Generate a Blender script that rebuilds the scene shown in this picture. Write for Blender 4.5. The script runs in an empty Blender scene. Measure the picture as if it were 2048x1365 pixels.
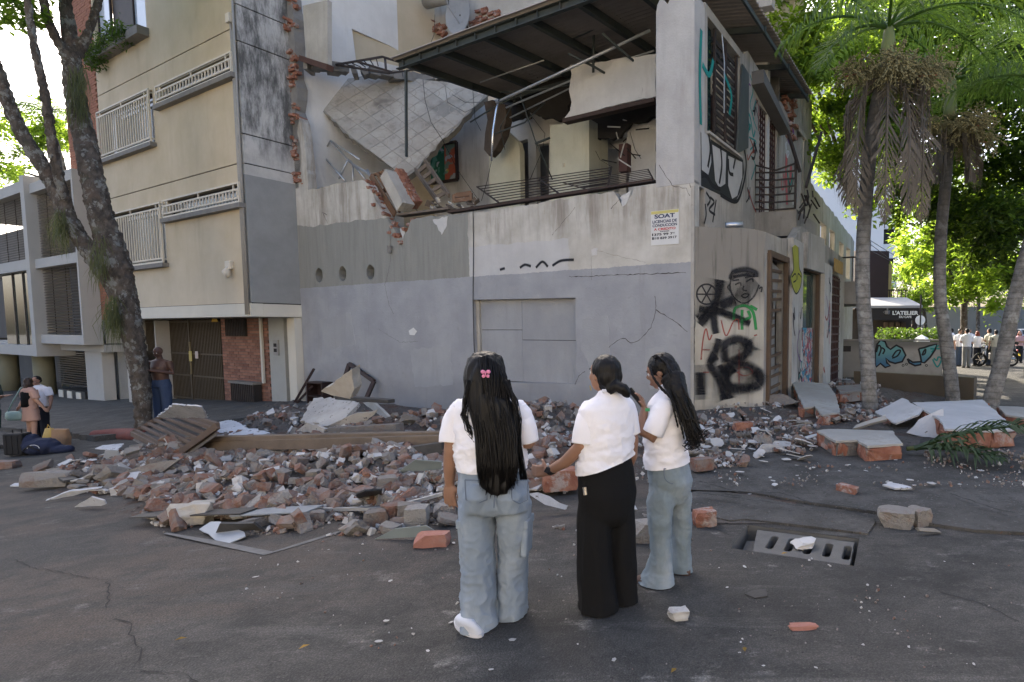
import bpy, bmesh, math, random
from mathutils import Vector as V, Matrix, noise as mn
from mathutils.geometry import delaunay_2d_cdt
R = random.Random(11)
SC = bpy.context.scene
COL = SC.collection
rad = math.radians
# ------------------------------------------------------------------ camera, world, sun, exposure
FOC, PX, PY, CZ = 1150.0, 1350.0, 740.0, 1.74
TH = math.atan(83 / 1150)
cd = bpy.data.cameras.new('camera'); cam = bpy.data.objects.new('camera', cd); COL.objects.link(cam)
cd.sensor_width = 36; cd.sensor_fit = 'HORIZONTAL'; cd.lens = FOC / 2048 * 36
cd.shift_x = (1024 - PX) / 2048; cd.shift_y = (PY - 682.5) / 2048
cd.clip_start = .05; cd.clip_end = 2000
cam.location = (0, 0, CZ); cam.rotation_euler = (math.pi / 2 - TH, 0, 0)
SC.camera = cam
SUN_AZ, SUN_EL = rad(-20), rad(34)          # ahead of the camera and a little left, behind the houses
w = bpy.data.worlds.new('World'); SC.world = w; w.use_nodes = True
nt = w.node_tree; bgn = nt.nodes['Background']
sky = nt.nodes.new('ShaderNodeTexSky'); sky.sky_type = 'NISHITA'; sky.sun_disc = False
sky.sun_elevation = SUN_EL; sky.sun_rotation = SUN_AZ; sky.dust_density = 6.0; sky.air_density = .8; sky.ozone_density = 1.6
nt.links.new(sky.outputs[0], bgn.inputs[0]); bgn.inputs[1].default_value = .13
sl = bpy.data.lights.new('sun', 'SUN'); sl.energy = 4.0; sl.angle = rad(.6); sl.color = (1, .9, .74)
so = bpy.data.objects.new('sun', sl); COL.objects.link(so)
sd = V((math.sin(SUN_AZ) * math.cos(SUN_EL), math.cos(SUN_AZ) * math.cos(SUN_EL), math.sin(SUN_EL)))
so.rotation_euler = sd.to_track_quat('Z', 'Y').to_euler(); so.location = (-20, 40, 40)
SC.view_settings.view_transform = 'Standard'; SC.view_settings.look = 'None'
SC.view_settings.exposure = 2.1; SC.view_settings.gamma = 1
SC.cycles.max_bounces = 6; SC.cycles.transparent_max_bounces = 12

# ------------------------------------------------------------------ measuring
def ray(u, v):
    r = (u - PX) / FOC; up = -(v - PY) / FOC
    return V((r, math.cos(TH) + math.sin(TH) * up, -math.sin(TH) + math.cos(TH) * up))
CAM = V((0, 0, CZ))
def softp(t): return math.log1p(math.exp(-abs(t) * 2)) / 2 + max(t, 0)
def gz(x, y): return -1.6 * math.tanh(.05 * softp(-(x + 2.5)))
def at(u, v, y):
    d = ray(u, v); return CAM + d * (y / d.y)
def gnd(u, v, dz=0):
    d = ray(u, v); z = dz
    for _ in range(30):
        p = CAM + d * ((z - CZ) / d.z); z = gz(p.x, p.y) + dz
    return p
class Frame:
    """a building's own axes: x along the front (to the right), y into the house, z up"""
    def __init__(s, ox, oy, oz, ang):
        s.o = V((ox, oy, oz)); s.a = ang
        s.m = Matrix.Translation(s.o) @ Matrix.Rotation(ang, 4, 'Z'); s.i = s.m.inverted()
    def w(s, x, y, z): return s.m @ V((x, y, z))
    def _h(s, u, v, ax, val):
        c = s.i @ CAM; d = s.i.to_3x3() @ ray(u, v)
        return c + d * ((val - c[ax]) / d[ax])
    def f(s, u, v, y=0): return s._h(u, v, 1, y)       # point on plane y = const
    def r(s, u, v, x=0): return s._h(u, v, 0, x)       # point on plane x = const
    def h(s, u, v, z=0): return s._h(u, v, 2, z)
# ------------------------------------------------------------------ node expressions
class X:
    def __init__(s, nt, v): s.nt = nt; s.v = v
    def _m(s, op, *a, clamp=False):
        n = s.nt.nodes.new('ShaderNodeMath'); n.operation = op; n.use_clamp = clamp
        for i, q in enumerate((s,) + a):
            q = q.v if isinstance(q, X) else q
            if isinstance(q, (int, float)): n.inputs[i].default_value = q
            else: s.nt.links.new(q, n.inputs[i])
        return X(s.nt, n.outputs[0])
    def __add__(s, o): return s._m('ADD', o)
    def __sub__(s, o): return s._m('SUBTRACT', o)
    def __mul__(s, o): return s._m('MULTIPLY', o)
    def __truediv__(s, o): return s._m('DIVIDE', o)
    __radd__ = __add__; __rmul__ = __mul__
    def __rsub__(s, o): return (s * -1) + o
    def lt(s, o): return s._m('LESS_THAN', o)
    def gt(s, o): return s._m('GREATER_THAN', o)
    def mx(s, o): return s._m('MAXIMUM', o)
    def mn(s, o): return s._m('MINIMUM', o)
    def ab(s): return s._m('ABSOLUTE')
    def pw(s, o): return s._m('POWER', o)
    def fr(s): return s._m('FRACT')
    def sn(s): return s._m('SINE')
    def fl(s): return s._m('FLOOR')
    def sm(s, a, b):
        n = s.nt.nodes.new('ShaderNodeMapRange'); n.interpolation_type = 'SMOOTHSTEP'
        s.nt.links.new(s.v, n.inputs[0]); n.inputs[1].default_value = min(a, b); n.inputs[2].default_value = max(a, b)
        n.inputs[3].default_value = 0 if a < b else 1; n.inputs[4].default_value = 1 if a < b else 0
        return X(s.nt, n.outputs[0])
class Env:
    def __init__(s, nt):
        s.nt = nt; s.tc = nt.nodes.new('ShaderNodeTexCoord'); sp = nt.nodes.new('ShaderNodeSeparateXYZ')
        nt.links.new(s.tc.outputs['Object'], sp.inputs[0])
        s.x, s.y, s.z = (X(nt, o) for o in sp.outputs); s.obj = s.tc.outputs['Object']
        s._r = None; s._u = None
    @property
    def rnd(s):
        if s._r is None: s._r = X(s.nt, s.nt.nodes.new('ShaderNodeObjectInfo').outputs['Random'])
        return s._r
    @property
    def uv(s):
        if s._u is None:
            sp = s.nt.nodes.new('ShaderNodeSeparateXYZ'); s.nt.links.new(s.tc.outputs['UV'], sp.inputs[0])
            s._u = (X(s.nt, sp.outputs[0]), X(s.nt, sp.outputs[1]))
        return s._u
    def vec(s, sc=(1, 1, 1), off=None):
        n = s.nt.nodes.new('ShaderNodeMapping'); s.nt.links.new(s.obj, n.inputs[0]); n.inputs['Scale'].default_value = sc
        if off is not None:
            c = s.nt.nodes.new('ShaderNodeCombineXYZ')
            for i in range(3): s.nt.links.new((off * (17.0 + i * 9)).v, c.inputs[i])
            s.nt.links.new(c.outputs[0], n.inputs['Location'])
        return n.outputs[0]
    def noise(s, scale=5, detail=4, sc=(1, 1, 1), rough=.55, dist=0, off=None):
        n = s.nt.nodes.new('ShaderNodeTexNoise'); s.nt.links.new(s.vec(sc, off), n.inputs['Vector'])
        n.inputs['Scale'].default_value = scale; n.inputs['Detail'].default_value = detail
        n.inputs['Roughness'].default_value = rough; n.inputs['Distortion'].default_value = dist
        return X(s.nt, n.outputs[0])
    def voro(s, scale=5, sc=(1, 1, 1), feature='F1'):
        n = s.nt.nodes.new('ShaderNodeTexVoronoi'); n.feature = feature
        s.nt.links.new(s.vec(sc), n.inputs['Vector']); n.inputs['Scale'].default_value = scale
        return X(s.nt, n.outputs['Distance'])
    def col(s, c): 
        n = s.nt.nodes.new('ShaderNodeRGB'); n.outputs[0].default_value = (*c, 1); return n.outputs[0]
    def mix(s, f, a, b, mode='MIX'):
        n = s.nt.nodes.new('ShaderNodeMix'); n.data_type = 'RGBA'; n.blend_type = mode
        f = f.v if isinstance(f, X) else f
        if isinstance(f, (int, float)): n.inputs[0].default_value = f
        else: s.nt.links.new(f, n.inputs[0])
        for i, q in ((6, a), (7, b)):
            q = q.v if isinstance(q, X) else q
            if isinstance(q, tuple): n.inputs[i].default_value = (*q, 1)
            else: s.nt.links.new(q, n.inputs[i])
        return n.outputs[2]
    def scale(s, c, f):   # colour times a number
        n = s.nt.nodes.new('ShaderNodeVectorMath'); n.operation = 'SCALE'
        if isinstance(c, tuple): n.inputs[0].default_value = c
        else: s.nt.links.new(c, n.inputs[0])
        s.nt.links.new(f.v, n.inputs['Scale']); return n.outputs[0]
def inpoly(p, loops):
    c = False
    for lp in loops:
        j = len(lp) - 1
        for i in range(len(lp)):
            (xi, yi), (xj, yj) = lp[i], lp[j]
            if (yi > p[1]) != (yj > p[1]) and p[0] < (xj - xi) * (p[1] - yi) / (yj - yi) + xi: c = not c
            j = i
    return c
def tessellate(loops):
    flat = []; ed = []
    for lp in loops: o = len(flat); k = len(lp); flat += [V((p[0], p[1])) for p in lp]; ed += [(o + i, o + (i + 1) % k) for i in range(k)]
    vo, eo, fo, ov, oe, of = delaunay_2d_cdt(flat, ed, [], 0, 1e-5)
    mp = [q[0] if q else None for q in ov]; out = []
    for f in fo:
        c = sum((vo[i] for i in f), V((0, 0))) / len(f)
        if inpoly(c, loops) and all(mp[i] is not None for i in f): out.append([mp[i] for i in f])
    return out
MATS = {}
def mat(name, fn, rough=.85, spec=.3, metal=0, transl=0):
    if name in MATS: return MATS[name]
    assert fn, name
    m = bpy.data.materials.new(name); m.use_nodes = True; nt = m.node_tree; pb = nt.nodes['Principled BSDF']
    pb.inputs['Roughness'].default_value = rough; pb.inputs['Specular IOR Level'].default_value = spec
    pb.inputs['Metallic'].default_value = metal
    e = Env(nt); d = fn(e)
    c = d['c']
    if isinstance(c, tuple): pb.inputs['Base Color'].default_value = (*c, 1)
    else: nt.links.new(c, pb.inputs['Base Color'])
    if 'r' in d: nt.links.new(d['r'].v, pb.inputs['Roughness'])
    if 'a' in d: nt.links.new(d['a'].v, pb.inputs['Alpha'])
    if 'h' in d:
        b = nt.nodes.new('ShaderNodeBump'); b.inputs['Distance'].default_value = d.get('d', .01); b.inputs['Strength'].default_value = d.get('s', 1)
        nt.links.new(d['h'].v, b.inputs['Height']); nt.links.new(b.outputs[0], pb.inputs['Normal'])
    if transl:
        out = [n for n in nt.nodes if n.type == 'OUTPUT_MATERIAL'][0]
        t = nt.nodes.new('ShaderNodeBsdfTranslucent'); mx = nt.nodes.new('ShaderNodeMixShader'); mx.inputs[0].default_value = transl
        tc = d.get('tc', c)
        if isinstance(tc, tuple): t.inputs[0].default_value = (*tc, 1)
        else: nt.links.new(tc, t.inputs[0])
        nt.links.new(pb.outputs[0], mx.inputs[1]); nt.links.new(t.outputs[0], mx.inputs[2]); nt.links.new(mx.outputs[0], out.inputs[0])
    MATS[name] = m
    return m
def plain(name, col, var=.18, scale=6, rough=.85, bump=.3, bs=60, spec=.3, metal=0, rv=0, dirt=0, dcol=(.09, .085, .08)):
    def fn(e):
        n = e.noise(scale, 5, off=e.rnd); k = n * (2 * var) + (1 - var)
        if rv: k = k * (e.rnd * (2 * rv) + (1 - rv))
        c = e.scale(col, k)
        if dirt: c = e.mix(e.noise(scale * .6, 6, rough=.7, off=e.rnd).sm(.62 - dirt * .3, .75) * dirt, c, dcol)
        d = dict(c=c)
        if bump: d.update(h=e.noise(bs, 4), d=.012, s=bump)
        return d
    return mat(name, fn, rough, spec, metal)
# ------------------------------------------------------------------ mesh building
class MB:
    def __init__(s): s.v = []; s.f = []; s.mi = []; s.uv = {}
    def add(s, vs, fs, mi=0):
        o = len(s.v); s.v += [tuple(q) for q in vs]; s.f += [tuple(i + o for i in f) for f in fs]; s.mi += [mi] * len(fs); return s
    def box(s, a, b, mi=0):
        (x0, y0, z0), (x1, y1, z1) = a, b
        return s.add([(x0, y0, z0), (x1, y0, z0), (x1, y1, z0), (x0, y1, z0), (x0, y0, z1), (x1, y0, z1), (x1, y1, z1), (x0, y1, z1)],
                     [(0, 3, 2, 1), (4, 5, 6, 7), (0, 1, 5, 4), (1, 2, 6, 5), (2, 3, 7, 6), (3, 0, 4, 7)], mi)
    def obox(s, m, sx, sy, sz, mi=0):
        q = MB().box((-sx / 2, -sy / 2, -sz / 2), (sx / 2, sy / 2, sz / 2)); return s.add([m @ V(p) for p in q.v], q.f, mi)
    def bar(s, p, q, w, h=None, mi=0, up=(0, 0, 1)):
        p, q = V(p), V(q); h = w if h is None else h; d = (q - p); L = d.length; d.normalize(); u = V(up)
        if abs(d.dot(u)) > .98: u = V((0, 1, 0))
        sx = d.cross(u).normalized(); uz = sx.cross(d)
        vs = [p + d * t + sx * a * w / 2 + uz * b * h / 2 for t in (0, L) for a, b in ((-1, -1), (1, -1), (1, 1), (-1, 1))]
        return s.add(vs, [(3, 2, 1, 0), (4, 5, 6, 7), (0, 1, 5, 4), (1, 2, 6, 5), (2, 3, 7, 6), (3, 0, 4, 7)], mi)
    def tube(s, pts, rs, n=8, cap=True, mi=0, squash=None):
        pts = [V(p) for p in pts]; k = len(pts)
        if not isinstance(rs, (list, tuple)): rs = [rs] * k
        vs = []; ref = V((0, 0, 1)); prev = None
        for i, p in enumerate(pts):
            d = (pts[min(i + 1, k - 1)] - pts[max(i - 1, 0)]).normalized()
            if prev is None:
                a = d.cross(ref if abs(d.z) < .95 else V((0, 1, 0))).normalized()
            else: a = (prev - d * prev.dot(d)).normalized()
            prev = a; b = d.cross(a)
            for j in range(n):
                t = 2 * math.pi * j / n; vs.append(p + (a * math.cos(t) + b * math.sin(t) * (squash or 1)) * rs[i])
        fs = [(i * n + j, i * n + (j + 1) % n, (i + 1) * n + (j + 1) % n, (i + 1) * n + j) for i in range(k - 1) for j in range(n)]
        if cap: fs += [tuple(range(n - 1, -1, -1)), tuple((k - 1) * n + j for j in range(n))]
        return s.add(vs, fs, mi)
    def loft(s, rings, n=20, mi=0, cap=True):
        """rings: (cx, cy, z, rx, ry[, power]) stacked elliptic sections"""
        vs = []
        for r in rings:
            cx, cy, z, rx, ry = r[:5]; pw = r[5] if len(r) > 5 else 1
            for j in range(n):
                t = 2 * math.pi * j / n; c, q = math.cos(t), math.sin(t)
                vs.append((cx + rx * math.copysign(abs(c) ** pw, c), cy + ry * math.copysign(abs(q) ** pw, q), z))
        k = len(rings)
        fs = [(i * n + j, i * n + (j + 1) % n, (i + 1) * n + (j + 1) % n, (i + 1) * n + j) for i in range(k - 1) for j in range(n)]
        if cap: fs += [tuple(range(n - 1, -1, -1)), tuple((k - 1) * n + j for j in range(n))]
        return s.add(vs, fs, mi)
    def ell(s, c, r, n=12, k=8, mi=0, m=None):
        c = V(c); r = (r, r, r) if isinstance(r, (int, float)) else r; vs = []
        for i in range(1, k):
            p = math.pi * i / k
            for j in range(n):
                t = 2 * math.pi * j / n; q = V((r[0] * math.sin(p) * math.cos(t), r[1] * math.sin(p) * math.sin(t), -r[2] * math.cos(p)))
                vs.append(c + (m @ q if m else q))
        vs += [c + (m @ V((0, 0, -r[2])) if m else V((0, 0, -r[2]))), c + (m @ V((0, 0, r[2])) if m else V((0, 0, r[2])))]
        fs = [(i * n + j, i * n + (j + 1) % n, (i + 1) * n + (j + 1) % n, (i + 1) * n + j) for i in range(k - 2) for j in range(n)]
        b = (k - 1) * n
        fs += [(b, (j + 1) % n, j) for j in range(n)] + [(b + 1, (k - 2) * n + j, (k - 2) * n + (j + 1) % n) for j in range(n)]
        return s.add(vs, fs, mi)
    def prism(s, outer, depth, axis='y', holes=(), mi=0, base=0.0):
        """2-D outline (with holes) extruded; axis y: outline in x,z   axis x: in y,z   axis z: in x,y"""
        loops = [outer] + list(holes); flat = [p for lp in loops for p in lp]; n = len(flat)
        def mk(p, d):
            return (p[0], d, p[1]) if axis == 'y' else (d, p[0], p[1]) if axis == 'x' else (p[0], p[1], d)
        vs = [mk(p, base) for p in flat] + [mk(p, base + depth) for p in flat]; fs = []
        for t in tessellate([[(p[0], p[1]) for p in lp] for lp in loops]):
            fs.append(tuple(t)); fs.append(tuple(q + n for q in reversed(t)))
        o = 0
        for lp in loops:
            k = len(lp); fs += [(o + i, o + (i + 1) % k, o + (i + 1) % k + n, o + i + n) for i in range(k)]; o += k
        return s.add(vs, fs, mi)
    def xf(s, m): s.v = [tuple(m @ V(p)) for p in s.v]; return s
    def mesh(s, name, mats, smooth=False):
        me = bpy.data.meshes.new(name); me.from_pydata(s.v, [], s.f)
        for m in (mats if isinstance(mats, (list, tuple)) else [mats]): me.materials.append(m)
        if any(s.mi): me.polygons.foreach_set('material_index', s.mi)
        if smooth: me.polygons.foreach_set('use_smooth', [True] * len(me.polygons))
        bm = bmesh.new(); bm.from_mesh(me); bmesh.ops.recalc_face_normals(bm, faces=bm.faces); bm.to_mesh(me); bm.free()
        me.update(); return me
    def build(s, name, mats, parent=None, smooth=False, bevel=0, m=None):
        if m is not None: s.xf(m)
        off = V((0, 0, 0))
        if parent is None and s.v:      # origin at the base
            xs, ys, zs = zip(*s.v); off = V(((min(xs) + max(xs)) / 2, (min(ys) + max(ys)) / 2, min(zs))); s.v = [tuple(V(p) - off) for p in s.v]
        o = bpy.data.objects.new(name, s.mesh(name, mats, smooth)); COL.objects.link(o); o.parent = parent; o.location = off
        if bevel: b = o.modifiers.new('bevel', 'BEVEL'); b.width = bevel; b.segments = 2; b.limit_method = 'ANGLE'
        return o
def tag(o, label=None, cat=None, group=None, kind=None):
    if label: o['label'] = label
    if cat: o['category'] = cat
    if group: o['group'] = group
    if kind: o['kind'] = kind
    return o
def thing(name, label, cat, loc=(0, 0, 0), rz=0, group=None):
    o = bpy.data.objects.new(name, None); COL.objects.link(o); o.location = loc; o.rotation_euler = (0, 0, rz); o.empty_display_size = .1
    return tag(o, label, cat, group)
def place(name, me, parent=None, loc=(0, 0, 0), rot=(0, 0, 0), sc=(1, 1, 1)):
    o = bpy.data.objects.new(name, me); COL.objects.link(o); o.parent = parent; o.location = loc; o.rotation_euler = rot; o.scale = sc; return o
def jag(pts, amp=.05, step=.12, closed=False, rnd=R):
    """roughen a broken outline"""
    out = []; n = len(pts)
    for i in range(n if closed else n - 1):
        a, b = V(pts[i]), V(pts[(i + 1) % n]); L = (b - a).length; k = max(1, int(L / step)); nn = V((-(b - a).y, (b - a).x)).normalized() if L else V((0, 0))
        for j in range(k):
            p = a.lerp(b, j / k)
            if j: p = p + nn * rnd.uniform(-amp, amp)
            out.append((p.x, p.y))
    if not closed: out.append(tuple(pts[-1]))
    return out
def ribbon(mb, pts, wd, n=(0, -1, 0), off=.003):
    """flat painted stroke of width wd lying just proud of a wall; keeps uv (along, across)"""
    pts = [V(p) for p in pts]; n = V(n); k = len(pts); o = len(mb.v); L = 0
    for i, p in enumerate(pts):
        d = (pts[min(i + 1, k - 1)] - pts[max(i - 1, 0)]).normalized(); a = d.cross(n).normalized()
        w_ = wd[i] if isinstance(wd, (list, tuple)) else wd
        if i: L += (p - pts[i - 1]).length
        mb.v += [tuple(p + a * w_ / 2 + n * off), tuple(p - a * w_ / 2 + n * off)]
        mb.uv[o + 2 * i] = (L, 0); mb.uv[o + 2 * i + 1] = (L, 1)
    for i in range(k - 1): mb.f.append((o + 2 * i, o + 2 * i + 1, o + 2 * i + 3, o + 2 * i + 2)); mb.mi.append(0)
def uvbuild(mb, name, m, parent):
    me = bpy.data.meshes.new(name); me.from_pydata(mb.v, [], mb.f); me.materials.append(m)
    l = me.uv_layers.new(name='uv')
    for lp in me.loops: l.data[lp.index].uv = mb.uv.get(lp.vertex_index, (0, .5))
    o = bpy.data.objects.new(name, me); COL.objects.link(o); o.parent = parent; return o
def smoothline(pts, k=6):
    """Catmull-Rom through points"""
    pts = [V(p) for p in pts]; out = []
    for i in range(len(pts) - 1):
        a, b, c, d = pts[max(i - 1, 0)], pts[i], pts[i + 1], pts[min(i + 2, len(pts) - 1)]
        for j in range(k):
            t = j / k; out.append(.5 * ((2 * b) + (c - a) * t + (2 * a - 5 * b + 4 * c - d) * t * t + (3 * b - a - 3 * c + d) * t ** 3))
    out.append(pts[-1]); return out
# ------------------------------------------------------------------ ground
def f_asphalt(e):
    big = e.noise(.35, 6, rough=.6); n = e.noise(2.2, 8, rough=.7); fine = e.noise(120, 2); gr = e.voro(85)
    c = e.mix(n.sm(.34, .66), (0.0468, 0.045, 0.0416), (0.0856, 0.0822, 0.0757)); c = e.mix(e.noise(9, 6, rough=.7).sm(.5, .7) * .6, c, (0.037, 0.0361, 0.0336))
    c = e.mix(big.sm(.45, .65) * .6, c, (0.0827, 0.0788, 0.0721))
    c = e.mix(e.noise(.8, 7, rough=.7).sm(.56, .64) * .5, c, (0.0343, 0.0334, 0.0316))                      # damp patches
    sc = e.noise(1.3, 8, (1, 2.2, 1), .75).sm(.55, .66) * e.noise(5, 5).sm(.42, .62)
    c = e.mix(sc * .85, c, (0.276, 0.264, 0.242)); c = e.mix((e.noise(.9, 6, (.35, 3.2, 1), .7)).sm(.56, .66) * .5, c, (0.161, 0.155, 0.141)); c = e.mix(e.noise(.6, 8, (1, 1.6, 1), .78).sm(.5, .6) * .45, c, (0.144, 0.134, 0.12))
    dx = (e.x + 6.0) * .14; dy = (e.y - 6.6) * .26
    near = (dx * dx + dy * dy).sm(1.25, .25); d2 = ((e.x + 3.6) * .5)*((e.x + 3.6) * .5) + ((e.y - 4.2) * .7)*((e.y - 4.2) * .7)
    dust = near * e.noise(1.1, 8, rough=.72).sm(.42, .62)
    c = e.mix(dust * .7, c, (0.184, 0.132, 0.0996))
    c = e.mix(d2.sm(1.1, .1) * e.noise(1.6, 7, (.6, 2.4, 1), .7).sm(.42, .6) * .6, c, (0.12, 0.0916, 0.071))
    c = e.mix(near * .4, c, (0.0941, 0.0861, 0.0762))
    c = e.mix(e.noise(34, 3).sm(.64, .70) * .7, c, (0.137, 0.131, 0.119)); c = e.mix(e.noise(15, 4, rough=.7).sm(.66, .72) * .55, c, (0.171, 0.161, 0.147))
    c = e.mix(e.noise(60, 2).sm(.66, .70) * .8, c, (0.02, 0.0195, 0.0184)); c = e.mix(gr.sm(.2, .6) * .45, c, (0.0256, 0.025, 0.0236))
    return dict(c=c, h=gr * .8 + fine * .6 + e.noise(14, 5) * .7, d=.012, s=.7)
ASPH = mat('asphalt', f_asphalt, .9, .25)
def f_conc(e):
    n = e.noise(2.2, 6, rough=.65); c = e.mix(n.sm(.3, .7), (0.0561, 0.0539, 0.0494), (0.0954, 0.0909, 0.0842))
    c = e.mix(e.noise(.7, 5, rough=.7).sm(.5, .68) * .6, c, (0.0421, 0.0393, 0.0359))
    c = e.mix(e.noise(9, 6, rough=.72).sm(.5, .66) * .55, c, (0.0393, 0.0376, 0.0348)); c = e.mix(e.noise(1.5, 8, (1, 2, 1), .75).sm(.58, .66) * .6, c, (0.135, 0.129, 0.118))
    c = e.mix(e.noise(40, 3).sm(.62, .68) * .7, c, (0.168, 0.163, 0.151)); c = e.mix(e.noise(55, 2).sm(.64, .69) * .8, c, (0.0224, 0.0213, 0.0191)); c = e.mix(e.noise(24, 3).sm(.66, .7) * .6, c, (0.112, 0.0673, 0.0477))
    return dict(c=c, h=e.noise(40, 5) + e.noise(6, 4), d=.015, s=.6)
PAVE = mat('worn_concrete', f_conc, .92, .2)
def grid_axis(*segs):
    out = []
    for a, b, st in segs:
        k = int(round((b - a) / st)); out += [a + (b - a) * i / k for i in range(k)]
    return out + [segs[-1][1]]
xs = grid_axis((-400, -60, 40), (-60, -16, 4), (-16, 8, .6), (8, 60, 6), (60, 400, 40))
ys = grid_axis((-40, -2, 6), (-2, 12, .6), (12, 60, 6), (60, 700, 80))
bm = bmesh.new(); vv = {}
for i, x in enumerate(xs):
    for j, y in enumerate(ys):
        near = -16 < x < 8 and 0 < y < 12
        dz = (mn.noise(V((x * .5, y * .5, 0))) * .018 if near else 0)
        vv[i, j] = bm.verts.new((x, y, gz(x, y) + dz))
for i in range(len(xs) - 1):
    for j in range(len(ys) - 1): bm.faces.new((vv[i, j], vv[i + 1, j], vv[i + 1, j + 1], vv[i, j + 1]))
# the gully hole
D4 = [gnd(1492, 1050), gnd(1728, 1080), gnd(1698, 1131), gnd(1464, 1097)]
dc = sum(D4, V()) / 4; dx_ = ((D4[1] - D4[0]) + (D4[2] - D4[3])).normalized(); dy_ = V((-dx_.y, dx_.x, 0))
DW = ((D4[1] - D4[0]).length + (D4[2] - D4[3]).length) / 2; DH = abs((D4[0] - D4[3]).dot(dy_))
for n_, o_ in ((dx_, DW / 2), (-dx_, DW / 2), (dy_, DH / 2), (-dy_, DH / 2)):
    bmesh.ops.bisect_plane(bm, geom=bm.verts[:] + bm.edges[:] + bm.faces[:], plane_co=dc + n_ * o_, plane_no=n_)
kill = [f for f in bm.faces if abs((f.calc_center_median() - dc).dot(dx_)) < DW / 2 - .003 and abs((f.calc_center_median() - dc).dot(dy_)) < DH / 2 - .003]
bmesh.ops.delete(bm, geom=kill, context='FACES')
me = bpy.data.meshes.new('road'); bm.to_mesh(me); bm.free(); me.materials.append(ASPH)
me.polygons.foreach_set('use_smooth', [True] * len(me.polygons))
road = bpy.data.objects.new('road', me); COL.objects.link(road); tag(road, kind='structure')
# gully pit and slotted cover
DM = Matrix.Translation(dc) @ Matrix(((dx_.x, dy_.x, 0), (dx_.y, dy_.y, 0), (0, 0, 1))).to_4x4()
def mcol(name, c, **k): return plain(name, c, **k)
CONC_DK = plain('gully_concrete', (.13, .125, .115), .25, 9, .9, .6, 70, dirt=.5)
g = thing('storm_drain', 'concrete storm drain cover with six slots set in the asphalt', 'drain', dc, math.atan2(dx_.y, dx_.x))
def rrect(cx, cy, w_, h_, n=4):
    r_ = w_ / 2; pts = []
    for k in range(n + 1): t = math.pi * k / n; pts.append((cx + r_ * math.cos(t), cy + h_ / 2 - r_ + r_ * math.sin(t)))
    for k in range(n + 1): t = math.pi + math.pi * k / n; pts.append((cx + r_ * math.cos(t), cy - h_ / 2 + r_ + r_ * math.sin(t)))
    return pts
cw, ch = DW * .93, DH * .86
co = jag([(-cw / 2 + .14, -ch / 2), (cw / 2, -ch / 2), (cw / 2, ch / 2), (-cw / 2 + .06, ch / 2)], .004, .06, True)
slots = [rrect(-cw / 2 + .245 + k * .148, -.0, .062, .30) for k in range(5)]
MB().prism(co, .09, 'z', slots, base=-.105).build('cover', CONC_DK, g, bevel=.006)
MB().prism([(-cw / 2 + .02, -ch / 2 + .02), (-cw / 2 + .115, -ch / 2 + .03), (-cw / 2 + .05, ch / 2 - .02), (-cw / 2 - .02, ch / 2 - .05)], .06, 'z', base=-.17).build('broken_corner', CONC_DK, g)
pit = MB(); a_, b_ = DW / 2, DH / 2
pit.add([(-a_, -b_, .0), (a_, -b_, 0), (a_, b_, 0), (-a_, b_, 0), (-a_, -b_, -.75), (a_, -b_, -.75), (a_, b_, -.75), (-a_, b_, -.75)], [(0, 1, 5, 4), (1, 2, 6, 5), (2, 3, 7, 6), (3, 0, 4, 7), (4, 5, 6, 7)])
pit.build('pit', CONC_DK, g)
# pavement with its worn, broken edge at the house corner
def sheet(name, px, m, h, kind='structure', amp=.05, dzf=None, zb=0, thick=.3, label=None, cell=.45):
    pts = [gnd(u, v) if not isinstance(u, V) else u for u, v in px]
    outl = jag([(p.x, p.y) for p in pts], amp, .3, True)
    b = bmesh.new(); vs = [b.verts.new((x, y, 0)) for x, y in outl]
    b.faces.new(vs); bmesh.ops.triangulate(b, faces=b.faces[:])
    for k in range(7):
        big = [e for e in b.edges if e.calc_length() > cell * 1.8 and not e.is_boundary]
        if not big: break
        bmesh.ops.subdivide_edges(b, edges=big, cuts=1); bmesh.ops.triangulate(b, faces=[f for f in b.faces if len(f.verts) > 3])
    bb = [e for e in b.edges if e.is_boundary]
    bmesh.ops.recalc_face_normals(b, faces=b.faces)
    for f in b.faces:
        if f.normal.z < 0: f.normal_flip()
    for v_ in b.verts: v_.co.z = gz(v_.co.x, v_.co.y) + (h if not callable(h) else h(v_.co.x, v_.co.y)) + mn.noise(V((v_.co.x * .9, v_.co.y * .9, 3))) * .012
    r_ = bmesh.ops.extrude_edge_only(b, edges=bb)
    for q in r_['geom']:
        if isinstance(q, bmesh.types.BMVert): q.co.z -= thick
    bmesh.ops.recalc_face_normals(b, faces=b.faces)
    me = bpy.data.meshes.new(name); b.to_mesh(me); b.free(); me.materials.append(m)
    o = bpy.data.objects.new(name, me); COL.objects.link(o); return tag(o, kind=kind)
pavR = sheet('pavement', [(1290, 905), (1330, 985), (1400, 975), (1500, 990), (1570, 1003), (1640, 1014), (1750, 1030), (1830, 1050), (1950, 1068), (2150, 1075), (2500, 1000), (2500, 775), (1690, 762), (1530, 800), (1380, 828)], PAVE, .035)
pav2 = sheet('pavement_apron', [(1362, 1010), (1380, 992), (1400, 979), (1500, 996), (1560, 1008), (1640, 1020), (1740, 1036), (1752, 1048), (1735, 1072), (1600, 1056), (1490, 1043), (1460, 1046), (1400, 1032)], PAVE, .022)
SW = lambda x, y: .12 + .16 * min(1, max(0, (y - 12.6 + (x + 12) * .4) / 3))
pavL = sheet('pavement_left', [(-60, 862), (0, 864), (120, 872), (190, 884), (290, 872), (420, 860), (600, 842), (V((-9, 16.5, 0)), 0), (V((-9, 22, 0)), 0), (V((-40, 40, 0)), 0), (V((-40, 20, 0)), 0)], PAVE, SW)
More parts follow.
